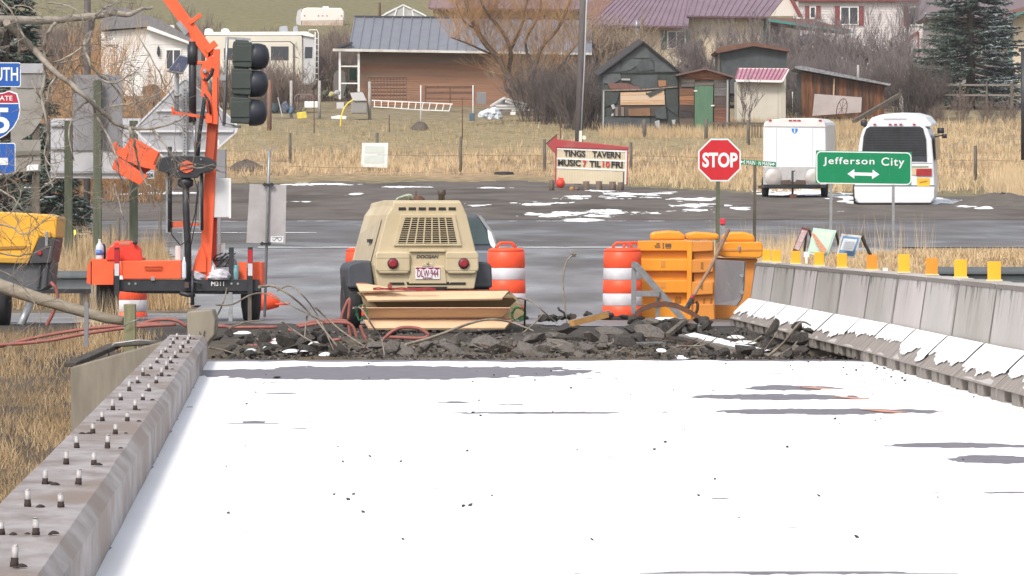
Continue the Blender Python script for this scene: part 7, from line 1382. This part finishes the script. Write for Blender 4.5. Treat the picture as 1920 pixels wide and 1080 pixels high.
T = th('wagon_wheel', 'old iron wheel leaning before the pinkish panel', 'wheel', 1575, 218, 240); r = MB(); cc = P(*e2(1165, 555), 240)
r.tube([cc+Vector((.24*math.cos(a)+.08*math.sin(a), 0, .48*math.sin(a))) for a in np.linspace(0, 6.283, 20)], .02, 5, caps=False); r.build('rim', m_rust, T, world=True); r = MB()
for i in range(4): a = i*.785; v = Vector((.24*math.cos(a)+.08*math.sin(a), 0, .48*math.sin(a))); r.bar(cc-v, cc+v, .02)
r.build('spokes', m_rust, T, world=True)
fpost(1594, 172, 228, 4, 'grey post in front of the pinkish panel', M('pale_post', (.42, .40, .38), None), 'grey posts around the sheds', 'yard_post'); fpost(1690, 166, 218, 9, 'thick grey gate post right of the slant roofed shed', M('pale_post', (.42, .40, .38), None), 'grey posts around the sheds', 'yard_post'); fpost(1609, 122, 150, 5, 'grey stub rising above the slanted roof', M('pale_post', (.42, .40, .38), None), 'grey posts around the sheds', 'yard_post', 250); fpost(1486, 172, 228, 2.5, 'thin white post right of the red roofed shed', MATS['pipe_white'], None, 'yard_post'); fpost(1417, 165, 222, 10, 'dark broken snag before the cream shed', m_dbark, None, 'snag')
r = MB(); r.bar(P(1600, 228, 236), P(1686, 178, 238), .16); solo(r, 'brace_rail', m_post, 'grey rail slanting up to the thick gate post', 'rail')
r = MB(); r.bar(P(1330, 231, 232), P(1436, 232, 232), .10); solo(r, 'pole_rail', m_post, 'level grey pole rail left of the cargo trailer', 'rail')
T = th('small_gate', 'small dark gate of upright bars beside the cargo trailer', 'gate', 1424, 270, 226)
for i in range(5):
    r = MB(); r.bar(P(1410+i*5.5, 234, 226), P(1410+i*5.5, 269, 226), .05); r.build('gate_bar', m_post, T, world=True)
for y_ in (236, 266): r = MB(); r.bar(P(1408, y_, 226), P(1434, y_, 226), .06); r.build('gate_rail', m_post, T, world=True)
DK = th('dark_shed', 'dark shed with rusty low gable roof behind the red roofed shed', 'shed', 1410, 165, 262); Y = 262
prt(DK, 'wall', m_tar[0], [(1348, 98), (1410, 86), (1475, 96), (1475, 175), (1348, 175)], Y, 5); prt(DK, 'roof_slab', M('rusty_roof', (.13, .07, .055), (.18, .09, .06), 3, .9), [(1340, 96), (1350, 88), (1412, 79), (1480, 92), (1480, 97), (1412, 86), (1345, 100)], Y-.4, 5.6); prt(DK, 'corner_post', m_post, rect(1346, 98, 1350, 150), Y-.1, .1)
# far right rail fence
FN = th('rail_fence', 'weathered rail fence across the top of the grass at right', 'fence', 1830, 200, 248)
for y_ in (159, 178): r = MB(); r.bar(P(1738, y_, 248), P(1985, y_+1, 248), .09); r.build('rail', M('rail_grey', (.25, .22, .20), (.18, .16, .14), 5, .9), FN, world=True)
for x_ in (1748, 1800, 1850, 1897, 1950): r = MB(); r.bar(P(x_, 155, 247.9), P(x_, 205, 247.9), .14 if x_ == 1897 else .08); r.build('fence_post', m_post, FN, world=True)
# ---------------------------------------------------------------- vegetation
rng = np.random.default_rng(5)
def np_mesh(name, co, fs, mat, kind=None, parent=None):
    me = bpy.data.meshes.new(name); co = np.asarray(co, np.float32); fs = np.asarray(fs, np.int32); k = fs.shape[1]
    me.vertices.add(len(co)); me.vertices.foreach_set('co', co.ravel()); me.loops.add(fs.size); me.loops.foreach_set('vertex_index', fs.ravel())
    me.polygons.add(len(fs)); me.polygons.foreach_set('loop_start', np.arange(0, fs.size, k, dtype=np.int32)); me.update(calc_edges=True); me.materials.append(mat)
    o = bpy.data.objects.new(name, me); COL.objects.link(o); o.parent = parent
    if kind: o['kind'] = kind
    return o
def grass(name, x, y, hmin, hmax, wd, mat, lab, blades=3, spread=.05, lean=.35, sink=0):
    n = len(x)*blades; X = np.repeat(x, blades)+rng.normal(0, spread, n); Y = np.repeat(y, blades)+rng.normal(0, spread, n); Z = gz_arr(X, Y)+sink
    h = rng.uniform(hmin, hmax, n); a = rng.uniform(0, 6.28, n); l_ = rng.normal(0, lean, n)*h; w_ = wd*rng.uniform(.6, 1.3, n)
    dx, dy = np.cos(a), np.sin(a); face = rng.uniform(-.9, .9, n)
    b0 = np.stack([X-w_*np.cos(face), Y-w_*np.sin(face), Z-.03], 1); b1 = np.stack([X+w_*np.cos(face), Y+w_*np.sin(face), Z-.03], 1); tp = np.stack([X+dx*l_, Y+dy*l_, Z+h], 1)
    co = np.concatenate([b0, b1, tp]); fs = np.stack([np.arange(n), np.arange(n)+n, np.arange(n)+2*n], 1)
    o = np_mesh(name, co, fs, mat, 'stuff'); return tag(o, lab, 'grass')
ms = [M('straw_light', (.64, .49, .30), (.54, .40, .24), .4, .9), M('straw_mid', (.50, .37, .22), (.40, .29, .17), .4, .9), M('straw_dark', (.27, .195, .125), (.20, .145, .095), .4, .9), M('grass_olive', (.27, .22, .12), (.38, .30, .175), .5, .9), M('straw_orange', (.38, .245, .12), (.28, .185, .095), .4, .9)]
def area(n, px0, px1, Y0, Y1, dens=None):
    Y = rng.uniform(Y0, Y1, n); X = (rng.uniform(px0, px1, n)-CX)*Y/F
    if dens is not None: k = dens(X, Y) > rng.uniform(0, 1, n); X, Y = X[k], Y[k]
    return X, Y
def off_lot(X, Y): return np.clip((Y-edge_lot(X)-1.0-7*fbm(X*.5+5, Y*.1, 3, 71))/7, 0, 1)
clump = lambda X, Y: np.clip(fbm(X*.5, Y*.35, 3, 61)*3.2-1.15, .06, 1)
for k, (n, h0, h1, w_) in enumerate(((24000, .12, .40, .016), (30000, .1, .36, .016), (16000, .08, .28, .016))):
    def dn(X, Y): return off_lot(X, Y)*np.where((X-0)*F/Y+CX > 1540, 1, np.clip((214-Y)/8, .03, 1))*clump(X+k*9, Y)
    X, Y = area(n, -150, 2050, 166, 246, dn); grass('dry_grass', X, Y, h0, h1, w_, ms[k], ('pale straw standing dry grass over the field', 'tan standing dry grass over the field', 'brown dead grass between the straw of the field')[k])
X, Y = area(16000, -100, 1600, 178, 245, lambda X, Y: np.clip(off_lot(X, Y), 0, 1)*np.where((Y < 190) | (Y > 210), 1, .1)); grass('green_grass', X, Y, .05, .16, .02, ms[3], 'short olive grass along the lot edge and in the yard', spread=.15)
X, Y = area(5000, 1130, 1700, 226, 242); grass('tall_weeds', X, Y, .1, .55, .014, ms[1], 'tall tan weeds along the foot of the old sheds', spread=.1)
X, Y = area(1600, 1860, 1960, 150, 185, lambda X, Y: clump(X, Y)); grass('tall_weeds', X, Y, .4, 1.0, .014, ms[0], 'pale reedy weeds at the right edge above the gravel heap')
# left verge behind the trailer, right verge behind the barriers
X, Y = area(5200, -60, 370, 73, 101, lambda X, Y: (X < -4.6-.085*(Y-72)).astype(float)*clump(X*3, Y)); grass('verge_grass', X, Y, .15, .75, .007, ms[1], 'tan dry grass around the sign posts behind the signal trailer')
X, Y = area(3600, -60, 380, 73, 101, lambda X, Y: (X < -4.6-.085*(Y-72)).astype(float)); grass('verge_grass', X, Y, .08, .45, .008, ms[4], 'orange brown grass around the sign posts behind the signal trailer')
def vr(X, Y): return np.clip((X-(2.9+.0*(Y)))/.3, 0, 1)*clump(X*3, Y*2+3)
X, Y = area(3000, 1260, 1500, 84, 98, vr); grass('verge_grass', X, Y, .12, .62, .006, ms[0], 'tall pale grass standing behind the amber barriers and stop sign post', lean=.2)
X, Y = area(11000, 1450, 2000, 79, 96, vr); grass('verge_grass', X, Y, .03, .20, .010, ms[0], 'matted pale straw on the bank behind the concrete barriers', lean=.7)
X, Y = area(8000, 1450, 2000, 79, 98, vr); grass('verge_grass', X, Y, .03, .18, .010, ms[4], 'orange straw on the bank behind the concrete barriers', lean=.7)
X, Y = area(60, 1300, 1760, 90, 97); grass('verge_grass', X, Y, .4, .95, .005, ms[0], 'single tall pale stems at the road edge by the green sign', lean=.15)
# embankment left of the kerb
def bank(X, Y): return (X < -2.3-.0466*(Y-17.9)).astype(float)*clump(X*2, Y*2+8)
X, Y = area(8000, -120, 330, 51.5, 61, bank); grass('bank_grass', X, Y, .03, .16, .004, ms[4], 'orange brown dead grass on the bank left of the kerb', lean=.8, spread=.08)
X, Y = area(9000, -120, 300, 50.5, 60.5, bank); grass('bank_grass', X, Y, .03, .17, .004, ms[1], 'tan dead grass hanging on the bank left of the kerb', lean=.8, spread=.08)
X, Y = area(17000, -120, 260, 38, 53, bank); grass('bank_grass', X, Y, .02, .11, .005, ms[3], 'dull green low growth on the lower bank', lean=.7, spread=.1)
X, Y = area(5000, -120, 260, 40, 53, bank); grass('bank_grass', X, Y, .03, .16, .004, ms[2], 'brown dead grass on the lower bank left of the kerb', lean=.8, spread=.1)
X, Y = area(60, 150, 240, 60, 62); grass('grass_tuft', X, Y, .2, .55, .004, ms[0], 'stiff grass stems before the left wheel of the signal trailer', lean=.3)

class TW:
    """many thin three-sided twigs, built at once"""
    def __init__(s): s.a = []; s.b = []; s.r0 = []; s.r1 = []
    def add(s, a, b, r0, r1): s.a.append(tuple(a)); s.b.append(tuple(b)); s.r0.append(r0); s.r1.append(r1)
    def build(s, name, mat, parent=None, origin=(0, 0, 0), kind=None):
        a = np.array(s.a)-np.array(origin); b = np.array(s.b)-np.array(origin); n = len(a); d = b-a; d /= np.linalg.norm(d, axis=1)[:, None]+1e-9
        u = np.cross(d, np.array([.3, .2, .93])); u /= np.linalg.norm(u, axis=1)[:, None]+1e-9; v = np.cross(d, u); r0 = np.array(s.r0)[:, None]; r1 = np.array(s.r1)[:, None]
        co = []
        for base, r in ((a, r0), (b, r1)):
            for k in range(3): co.append(base+r*(u*math.cos(2.094*k)+v*math.sin(2.094*k)))
        co = np.concatenate(co); i = np.arange(n); fs = np.concatenate([np.stack([i+k*n, i+((k+1) % 3)*n, i+(3+(k+1) % 3)*n, i+(3+k)*n], 1) for k in range(3)])
        return np_mesh(name, co, fs, mat, kind, parent)
def grow(tb, tw, p, d, L, r, lev, maxl, rnd, kids=4, spread=.6, up=.15, seg=3, tip=.5):
    """one limb and its side branches; limbs thicker than 2.5 cm go to the tube mesh"""
    pts = [p]; q = p; dd = d
    for i in range(seg):
        dd = (dd+Vector((rnd.gauss(0, .13), rnd.gauss(0, .13), rnd.gauss(0, .10)+up*.3))).normalized(); q = q+dd*(L/seg); pts.append(q)
    rs = [r*(1-(1-tip)*i/seg) for i in range(seg+1)]
    if r > .03: tb.tube(pts, rs, 6)
    else:
        for i in range(seg): tw.add(pts[i], pts[i+1], rs[i], rs[i+1])
    if lev >= maxl: return
    for k in range(kids):
        t_ = rnd.uniform(.25, 1) if k else 1; i = min(seg-1, int(t_*seg)); bp_ = pts[i].lerp(pts[i+1], t_*seg-i)
        nd = (dd+Vector((rnd.gauss(0, spread), rnd.gauss(0, spread), rnd.gauss(0, spread*.6)+up))).normalized()
        grow(tb, tw, bp_, nd, L*rnd.uniform(.5, .78), rs[i]*rnd.uniform(.45, .65), lev+1, maxl, rnd, kids, spread, up, seg, tip)
def tree(name, lab, cat, px, py, Y, hgt, r, mt, mw, stems=1, maxl=4, kids=4, spread=.5, up=.2, seed=1, lean=(0, 0), fan=.25, rmin=.006, grp=None, L0=.42, base=None):
    rnd = random.Random(seed); z = gz(WX(px, Y), Y) if base is None else base; loc = (WX(px, Y), Y, z); T = thing(name, lab, cat, loc, 0, grp); tb, tw = MB(), TW()
    for s_ in range(stems):
        d = Vector((lean[0]+rnd.gauss(0, fan), lean[1]+rnd.gauss(0, fan), 1)).normalized(); grow(tb, tw, Vector((rnd.gauss(0, .12)*stems**.5, rnd.gauss(0, .12), -.1)), d, hgt*L0, r*rnd.uniform(.7, 1), 0, maxl, rnd, kids, spread, up)
    tw.r0 = [max(v, rmin) for v in tw.r0]; tw.r1 = [max(v, rmin*.7) for v in tw.r1]
    if tb.v: tb.build('trunk', mt, T)
    if tw.a: tw.build('twigs', mw, T, kind='stuff')
    return T
m_wor = M('willow_orange_twig', (.58, .35, .17), (.45, .27, .15), 1.5, .8); m_wtr = M('willow_trunk', (.20, .155, .12), (.11, .085, .07), 6, .9, .3)
m_brt = M('brown_twig', (.26, .20, .165), (.19, .145, .125), 1.5, .9); m_prt = M('purple_grey_twig', (.25, .21, .205), (.18, .15, .15), 1.2, .9); m_dkt = M('dark_twig', (.14, .11, .10), (.095, .078, .07), 2, .9); m_tant = M('tan_twig', (.34, .26, .19), (.26, .195, .15), 1.5, .9)
# willow in the middle: hand placed limbs, then fine orange twigs
Yw2 = 252; base = P(985, 215, Yw2); rnd = random.Random(3)
WT = thing('willow_tree', 'leaning bare willow with orange twigs in front of the grey roofed garage', 'tree', base); tb, tw = MB(), TW()
limbs = [([(990, 225), (972, 175), (952, 140), (934, 108), (912, 84), (893, 55), (880, 25), (868, -25)], .20), ([(934, 108), (900, 92), (872, 80), (845, 70)], .06), ([(952, 140), (958, 100), (946, 66), (925, 38), (905, 10), (900, -20)], .12), ([(956, 95), (975, 55), (985, 20), (992, -20)], .10), ([(972, 175), (1000, 130), (1015, 90), (1045, 55), (1062, 20), (1075, -20)], .13), ([(1000, 130), (985, 80), (1010, 30), (1015, -15)], .08), ([(995, 190), (1030, 150), (1060, 110), (1085, 80)], .07), ([(990, 215), (1010, 170), (1040, 130)], .07), ([(893, 55), (870, 40), (855, 5)], .05)]
for pts, r_ in limbs:
    dp_ = rnd.uniform(-1.2, 1.2); V = [P(a, b_, Yw2+dp_*i/len(pts)) for i, (a, b_) in enumerate(smooth(pts, 3))]; n = len(V); tb.tube([v-base for v in V], [r_*(1-.6*i/n) for i in range(n)], 7)
    for i in range(4, n):
        for _ in range(8):
            d = Vector((rnd.gauss(0, .5), rnd.gauss(0, .5), rnd.uniform(.1, 1))).normalized(); grow(tb, tw, V[i]-base, d, rnd.uniform(.9, 1.9), .016, 2, 4, rnd, 3, .45, .25)
tw.r0 = [max(v*.8, .0055) for v in tw.r0]; tw.r1 = [max(v*.8, .004) for v in tw.r1]
tb.build('trunk', m_wtr, WT); tw.build('twigs', m_wor, WT, kind='stuff')
# bush prototypes and their copies
def bush_proto(seed, mat, lab, h=2.0, stems=26, maxl=3):
    rnd = random.Random(seed); T = thing('bare_bush', lab, 'bush', (0, 0, 0), 0, 'bare bushes between the sheds and houses'); tb, tw = MB(), TW()
    for _ in range(stems):
        a = rnd.uniform(0, 6.28); rr_ = rnd.uniform(0, .5); d = Vector((math.cos(a)*rnd.uniform(0, .55), math.sin(a)*rnd.uniform(0, .5), 1)).normalized(); grow(tb, tw, Vector((rr_*math.cos(a), rr_*math.sin(a), -.1)), d, h*rnd.uniform(.4, .62), .02, 0, maxl, rnd, 3, .42, .2)
    tw.r0 = [max(v, .008) for v in tw.r0]; tw.r1 = [max(v, .0055) for v in tw.r1]; tw.build('twigs', mat, T, kind='stuff'); return T
used = {}
protos_b = {}
def bush(kind, px, py, Y, sc_, lab, z=None):
    """kind picks the twig colour and shape; the first of each kind is the prototype itself"""
    mats = {'brown': m_brt, 'purple': m_prt, 'dark': m_dkt, 'tan': m_tant, 'orange': m_wor}
    v = random.randint(0, 1); key = (kind, v); lab = lab+' '+where(px, py); used[lab] = used.get(lab, 0)+1
    if used[lab] > 1: lab = ['', 'neighbouring ', 'next nearest ', 'fuller ', 'thinner ', 'last '][min(5, used[lab]-1)]+lab
    if key not in protos_b:
        o = bush_proto(hash(kind) % 97*0+sum(map(ord, kind))+v*7, mats[kind], lab); protos_b[key] = o
    else: o = copy_thing(protos_b[key], (0, 0, 0), 0, lab)
    o['label'] = lab; x = WX(px, Y); o.location = (x, Y, gz(x, Y) if z is None else z); s_ = sc_; o.scale = (s_*random.uniform(.9, 1.25), s_, s_*random.uniform(.85, 1.15)); o.rotation_euler = (0, 0, random.uniform(0, 6.28)); return o
def where(px, py):
    if px < 360: return ['at the far left behind the signs', 'left of the white house', 'before the white house', 'right of the white house window'][min(3, int(px/90))]
    if px < 680: return ['above the long camper', 'above the camper roof units', 'behind the camper ladder', 'left of the garage porch'][min(3, int((px-360)/80))] if py < 130 else ['before the long camper', 'below the camper window', 'right of the camper rear', 'under the porch'][min(3, int((px-360)/80))]
    if px < 1140: return ['by the white bag pile', 'at the willow foot', 'right of the willow', 'just left of the utility pole', 'right of the utility pole', 'left of the tarpaper shack'][min(5, max(0, int((px-900)/40)))]
    return ['above the tarpaper shack', 'above the green door shed', 'above the red roofed shed', 'behind the slanting shed', 'right of the slanting shed', 'left of the big spruce', 'under the big spruce', 'at the right picture edge'][min(7, int((px-1140)/90))]
random.seed(21)
for px in range(1000, 1128, 16): bush('dark' if px % 3 else 'brown', px+random.uniform(-6, 6), 200, 243+random.uniform(-3, 4), random.uniform(.8, 1.1), 'dense dark bare bush')
for px in range(1012, 1120, 22): bush('brown', px, 180, 252+random.uniform(-2, 4), random.uniform(1.0, 1.45), 'tall brown bare bush')
for px in (985, 1010, 1040, 1065): bush('tan', px, 150, 258, 1.3, 'tan bare bush behind the willow')
for px in (1105, 1120, 1138, 1156, 1172): bush('tan', px, 120, 268, random.uniform(1.5, 2.1), 'fine tan bare bush against the cream wall')
for px in (1066, 1080, 1096, 1110): bush('dark', px, 235, 236+random.uniform(-1, 1), random.uniform(.8, 1.1), 'low dark bush')
for px in range(1480, 1745, 17): bush('purple', px+random.uniform(-6, 6), 140, 268+random.uniform(-4, 8), random.uniform(.85, 1.25), 'purple grey bare bush')
for px in range(1500, 1745, 22): bush('purple' if px % 2 else 'dark', px+random.uniform(-6, 6), 160, 256+random.uniform(-2, 6), random.uniform(.7, 1.0), 'dense purple grey thicket bush')
for px in range(1380, 1500, 24): bush('purple', px, 110, 275, random.uniform(.9, 1.2), 'purple grey bare bush behind the dark shed')
for px in (1700, 1718, 1735, 1750): bush('dark', px, 200, 246+random.uniform(-1, 2), random.uniform(.9, 1.2), 'dark low bush by the gate post')
for px in range(1400, 1700, 42): bush('purple', px, 80, 290+random.uniform(-3, 6), random.uniform(1.3, 1.9), 'tall grey bare bush before the houses')
for px in range(1215, 1400, 26): bush('purple', px, 130, 272, random.uniform(.8, 1.2), 'grey bare bush')
for px in range(375, 660, 13): bush('brown' if px % 2 else 'purple', px+random.uniform(-5, 5), 80, 305+random.uniform(-8, 14), random.uniform(.9, 1.4), 'brown hillside bush')
for px in range(600, 668, 11): bush('brown', px, 110, 276+random.uniform(-3, 3), random.uniform(1.1, 1.6), 'tall brown bush between the camper and the garage')
for px in list(range(380, 540, 15))+[590]: bush('brown' if px % 3 else 'tan', px, 150, 262+random.uniform(-3, 3), random.uniform(.6, 1.15)*(1 if px < 520 else .6), 'brown bare bush')
for px in range(505, 560, 16): bush('brown', px, 160, 256, random.uniform(.9, 1.1), 'low brown bush')
for px in range(0, 370, 14): bush('brown', px, 70, 302+random.uniform(-8, 8), random.uniform(1.3, 1.8), 'brown bush on the far slope')
for px in range(60, 345, 15): bush('orange' if px % 2 else 'tan', px+random.uniform(-6, 6), 200, 176+random.uniform(-5, 14), random.uniform(1.1, 1.6)*(1 if px < 210 else .5), 'orange brown willow bush')
for px in range(20, 300, 26): bush('orange', px, 260, 150+random.uniform(-4, 6), random.uniform(.7, 1.0), 'low orange willow shoots')
for px in (255, 285, 310): bush('brown', px, 200, 215, random.uniform(.9, 1.2), 'brown bush below the white house')
for px in (1490, 1760, 1800, 1850, 1890): bush('brown', px, 210, 243, random.uniform(.4, .6), 'small brown weedy bush')
# single bare trees
tree('bare_tree', 'bare grey tree spreading before the cream house window', 'tree', 1312, 190, 268, 5.2, .09, m_dbark, m_prt, 4, 5, 4, .42, .25, 4, fan=.32, L0=.34)
tree('bare_tree', 'slender bare tree before the wall right of the cream house window', 'tree', 1365, 170, 278, 5.0, .06, m_dbark, m_prt, 3, 4, 4, .38, .3, 8, fan=.28, L0=.36)
tree('bare_tree', 'bare tree with upright stems before the maroon shuttered house', 'tree', 1560, 170, 296, 5.5, .06, m_dbark, m_prt, 5, 4, 4, .32, .35, 9, fan=.3, L0=.38)
tree('bare_tree', 'bare tree with upright stems left of the big spruce', 'tree', 1678, 160, 292, 6.5, .06, m_dbark, m_prt, 5, 4, 4, .32, .35, 12, fan=.25, L0=.38)
tree('bare_tree', 'small dark bare tree in front of the cream garden shed', 'tree', 1401, 250, 230, 2.9, .045, m_dkt, m_dkt, 2, 3, 4, .4, .25, 15, fan=.12, L0=.42, rmin=.009)
tree('bare_tree', 'bare orange tinged tree at left behind the grey sign back', 'tree', 175, 330, 165, 6.0, .07, m_wtr, m_wor, 6, 4, 4, .35, .35, 22, fan=.32, L0=.36)
tree('bare_tree', 'bare orange tinged tree at the far left behind the blue signs', 'tree', 110, 330, 158, 6.5, .08, m_wtr, m_wor, 6, 4, 4, .35, .35, 23, fan=.35, L0=.36)
tree('bare_tree', 'bare orange brown tree beside the white house wall', 'tree', 262, 320, 190, 4.8, .05, m_wtr, m_tant, 3, 4, 3, .35, .3, 24, fan=.35, L0=.36)
# spruces: whorls of drooping branches carrying short needle sprays
def spruce(px, Y, hgt, rad, lab, mats, seed, z0=None, frost=None, dens=1.0, first=.5):
    rnd = random.Random(seed); x = WX(px, Y); z = gz(x, Y) if z0 is None else z0; T = thing('spruce_tree', lab, 'tree', (x, Y, z)); tb = MB(); tb.tube([(0, 0, -.2), (0, 0, hgt*.5), (0, 0, hgt)], [hgt*.022, hgt*.014, .02], 8); tb.build('trunk', m_dbark, T)
    n1, n2_, fz, br = TW(), TW(), TW(), MB(); h = first
    while h < hgt*.97:
        R_ = rad*(1-h/hgt)**.8*(1 if h > 1.2 else .9)
        for _ in range(int(13*dens)):
            a = rnd.uniform(0, 6.283); L = R_*rnd.uniform(.7, 1.12); d = Vector((math.cos(a), math.sin(a), 0)); pts = [Vector((0, 0, h+rnd.uniform(-.15, .15)))]
            for i in range(1, 6): t_ = i/5; pts.append(pts[0]+d*L*t_+Vector((0, 0, -.30*L*t_+.22*L*t_*t_)))
            br.tube(pts, [.03*(1-.8*i/5) for i in range(6)], 3, caps=False)
            ns = int((9+13*L)*dens)
            for _ in range(ns):
                t_ = rnd.uniform(.2, 1)**.7; i = min(4, int(t_*5)); p = pts[i].lerp(pts[i+1], t_*5-i); sd_ = Vector((-d.y, d.x, 0))*rnd.choice((-1, 1)); dd = (d*rnd.uniform(.3, 1)+sd_*rnd.uniform(.1, .9)+Vector((0, 0, rnd.uniform(-.45, .2)))).normalized(); l_ = rnd.uniform(.14, .38)*(1.15-.4*t_)
                q = p+dd*l_; tgt = n1 if rnd.random() < .6 else n2_; tgt.add(p, q, .032, .008)
                for _ in range(3):
                    u = rnd.uniform(.2, .9); b0 = p.lerp(q, u); tgt.add(b0, b0+(dd+Vector((rnd.gauss(0, .6), rnd.gauss(0, .6), rnd.gauss(0, .4)))).normalized()*l_*.45, .022, .006)
                if frost and frost(p, rnd): fz.add(p+Vector((0, -.012, .03)), q+Vector((0, -.012, .03)), .026, .012)
        h += .21/dens
    br.build('branches', m_dbark, T, kind='stuff'); n1.build('needles_dark', mats[0], T, kind='stuff'); n2_.build('needles_blue', mats[1], T, kind='stuff')
    if fz.a: fz.build('frost', M('frost', (.55, .58, .64), (.42, .46, .50), 5, .8), T, kind='stuff')
    return T
mn = [M('spruce_dark', (.06, .085, .06), (.045, .06, .045), 2, .8), M('spruce_blue_green', (.15, .19, .165), (.10, .135, .11), 2, .8)]
spruce(1820, 262, 12, 3.5, 'large blue green spruce with snow on its right side', mn, 5, frost=lambda p, r: (p.x > .2 and r.random() < .52*min(1, p.x/.9)) or r.random() < .03)
spruce(12, 118, 7.2, 1.5, 'dark green spruce with traces of snow at the far left', mn, 6, frost=lambda p, r: r.random() < .05, dens=.9, first=.1)
spruce(92, 112, 2.6, 1.1, 'small dark spruce top below the grey sign backs', mn, 9, frost=lambda p, r: r.random() < .10, dens=.9, first=.1)
# foreground branches of a tree standing just outside the left edge
Yf = 47.5; FT = thing('foreground_tree', 'pale barked bare tree whose branches reach in from the left edge', 'tree', (WX(-330, Yf), Yf+.3, -3.2)); rnd = random.Random(41)
tr_ = MB(); tr_.tube([(WX(-330, Yf), Yf+.3, -3.4), (WX(-320, Yf), Yf+.3, -.5), (WX(-290, Yf), Yf+.2, 2.0), (WX(-300, Yf), Yf, 6)], [.2, .16, .13, .08], 12); tr_.build('trunk', m_bark, FT, world=True)
def br_(pts, r0, r1, name='branch', twigs=6, tl=.32):
    q = smooth(pts, 4); n = len(q); V = [P(a, b_, Yf+.18*math.sin(i*.35+pts[0][0])+.012*mnoise.noise((i*.9, pts[0][0], 0))*10) for i, (a, b_) in enumerate(q)]; V = [v+Vector((.010*mnoise.noise((i*1.1, 3, pts[0][1]))*1.5, 0, .010*mnoise.noise((i*1.1, 9, pts[0][0]))*1.5)) for i, v in enumerate(V)]
    r = MB(); r.tube(V, [(r0+(r1-r0)*i/(n-1))*(1+.12*mnoise.noise((i*1.7, r0*99, 0))) for i in range(n)], 9); o = r.build(name, m_bark, FT, world=True)
    tw = TW(); d_ = MB()
    for _ in range(twigs):
        i = rnd.randrange(n//4, n); d = Vector((rnd.gauss(0, .8), rnd.gauss(0, .3), rnd.gauss(-.1, .8))).normalized(); grow(d_, tw, V[i], d, tl*rnd.uniform(.5, 1.1), .0042, 1, 3, rnd, 3, .6, -.05, 4)
    if tw.a:
        tw.r0 = [max(v, .0022) for v in tw.r0]; tw.r1 = [max(v, .0014) for v in tw.r1]; t_ = tw.build('twigs', M('fine_pale_twig', (.29, .25, .205), (.2, .165, .135), 9, .9), o, FT.location); t_['kind'] = 'stuff'
br_([(-330, 60), (-120, 36), (0, 37), (90, 38), (165, 31), (200, 27)], .05, .03, 'main_branch', 6); br_([(190, 27), (215, 24), (243, 27), (262, 18), (287, 14)], .036, .012, 'broken_stub', 0)
br_([(12, 42), (40, 70), (70, 100), (104, 135), (150, 172), (190, 208), (222, 235), (258, 241), (292, 240), (330, 228), (352, 214)], .036, .006, 'lower_branch', 16)
hang = [([(105, 42), (90, 62), (83, 95), (84, 140), (78, 180), (88, 230), (92, 275), (86, 310), (100, 350)], .013), ([(176, 30), (172, 55), (158, 80), (165, 110), (180, 135), (212, 160), (235, 190)], .013), ([(172, 60), (158, 85), (120, 110), (98, 117)], .009), ([(110, 138), (92, 165), (88, 210), (90, 250), (84, 290), (104, 330), (78, 352)], .009), ([(176, 190), (180, 215), (200, 250), (215, 285), (222, 318), (232, 350)], .010), ([(243, 240), (252, 265), (258, 300), (270, 335), (284, 352)], .010), ([(170, 188), (150, 200), (132, 230), (130, 262), (138, 300)], .008), ([(285, 240), (300, 258), (318, 285), (335, 305), (370, 315), (400, 308)], .008), ([(180, 28), (195, 15), (215, 5), (235, -20)], .009), ([(60, 95), (40, 60), (20, 20), (-10, -10)], .009), ([(160, 100), (140, 112), (112, 118)], .007), ([(185, 150), (215, 155), (245, 140), (262, 128)], .007), ([(0, 330), (30, 322), (60, 302), (55, 285)], .007), ([(-20, 300), (10, 330), (40, 360), (20, 400)], .007), ([(-30, 420), (20, 425), (45, 440), (70, 425), (95, 405)], .006), ([(-20, 470), (30, 480), (60, 475), (95, 462)], .006), ([(-20, 500), (25, 520), (60, 560), (80, 600)], .006), ([(-10, 350), (25, 372), (45, 395), (70, 412)], .006), ([(150, 120), (135, 145), (142, 180)], .005), ([(205, 200), (240, 195), (275, 185), (310, 165), (335, 120)], .006), ([(90, 5), (140, 15), (160, 50)], .006), ([(255, 60), (290, 120), (320, 180), (345, 220)], .005), ([(-20, -10), (15, 15), (45, 10), (80, 30)], .007), ([(60, 150), (72, 180), (95, 200), (88, 240)], .006), ([(215, 345), (222, 375), (232, 410)], .006)]
for pts, r_ in hang: br_(pts, r_*1.45, r_*.6, 'hanging_branch', 7, .26)
# ---------------------------------------------------------------- thin cold haze in the air
r = MB(); r.box(-95, 100, -12, 640, -6, 62); hz = r.build('haze', []); hz['kind'] = 'stuff'
hm = bpy.data.materials.new('haze_air'); hm.use_nodes = True; t = hm.node_tree; t.nodes.remove(t.nodes['Principled BSDF']); pvn = t.nodes.new('ShaderNodeVolumePrincipled')
pvn.inputs['Color'].default_value = (.93, .95, 1, 1); pvn.inputs['Density'].default_value = .00018; pvn.inputs['Anisotropy'].default_value = .2
t.links.new(pvn.outputs[0], t.nodes['Material Output'].inputs['Volume']); hz.data.materials.append(hm)
tag(hz, 'thin pale winter haze lying over the whole valley', 'haze')
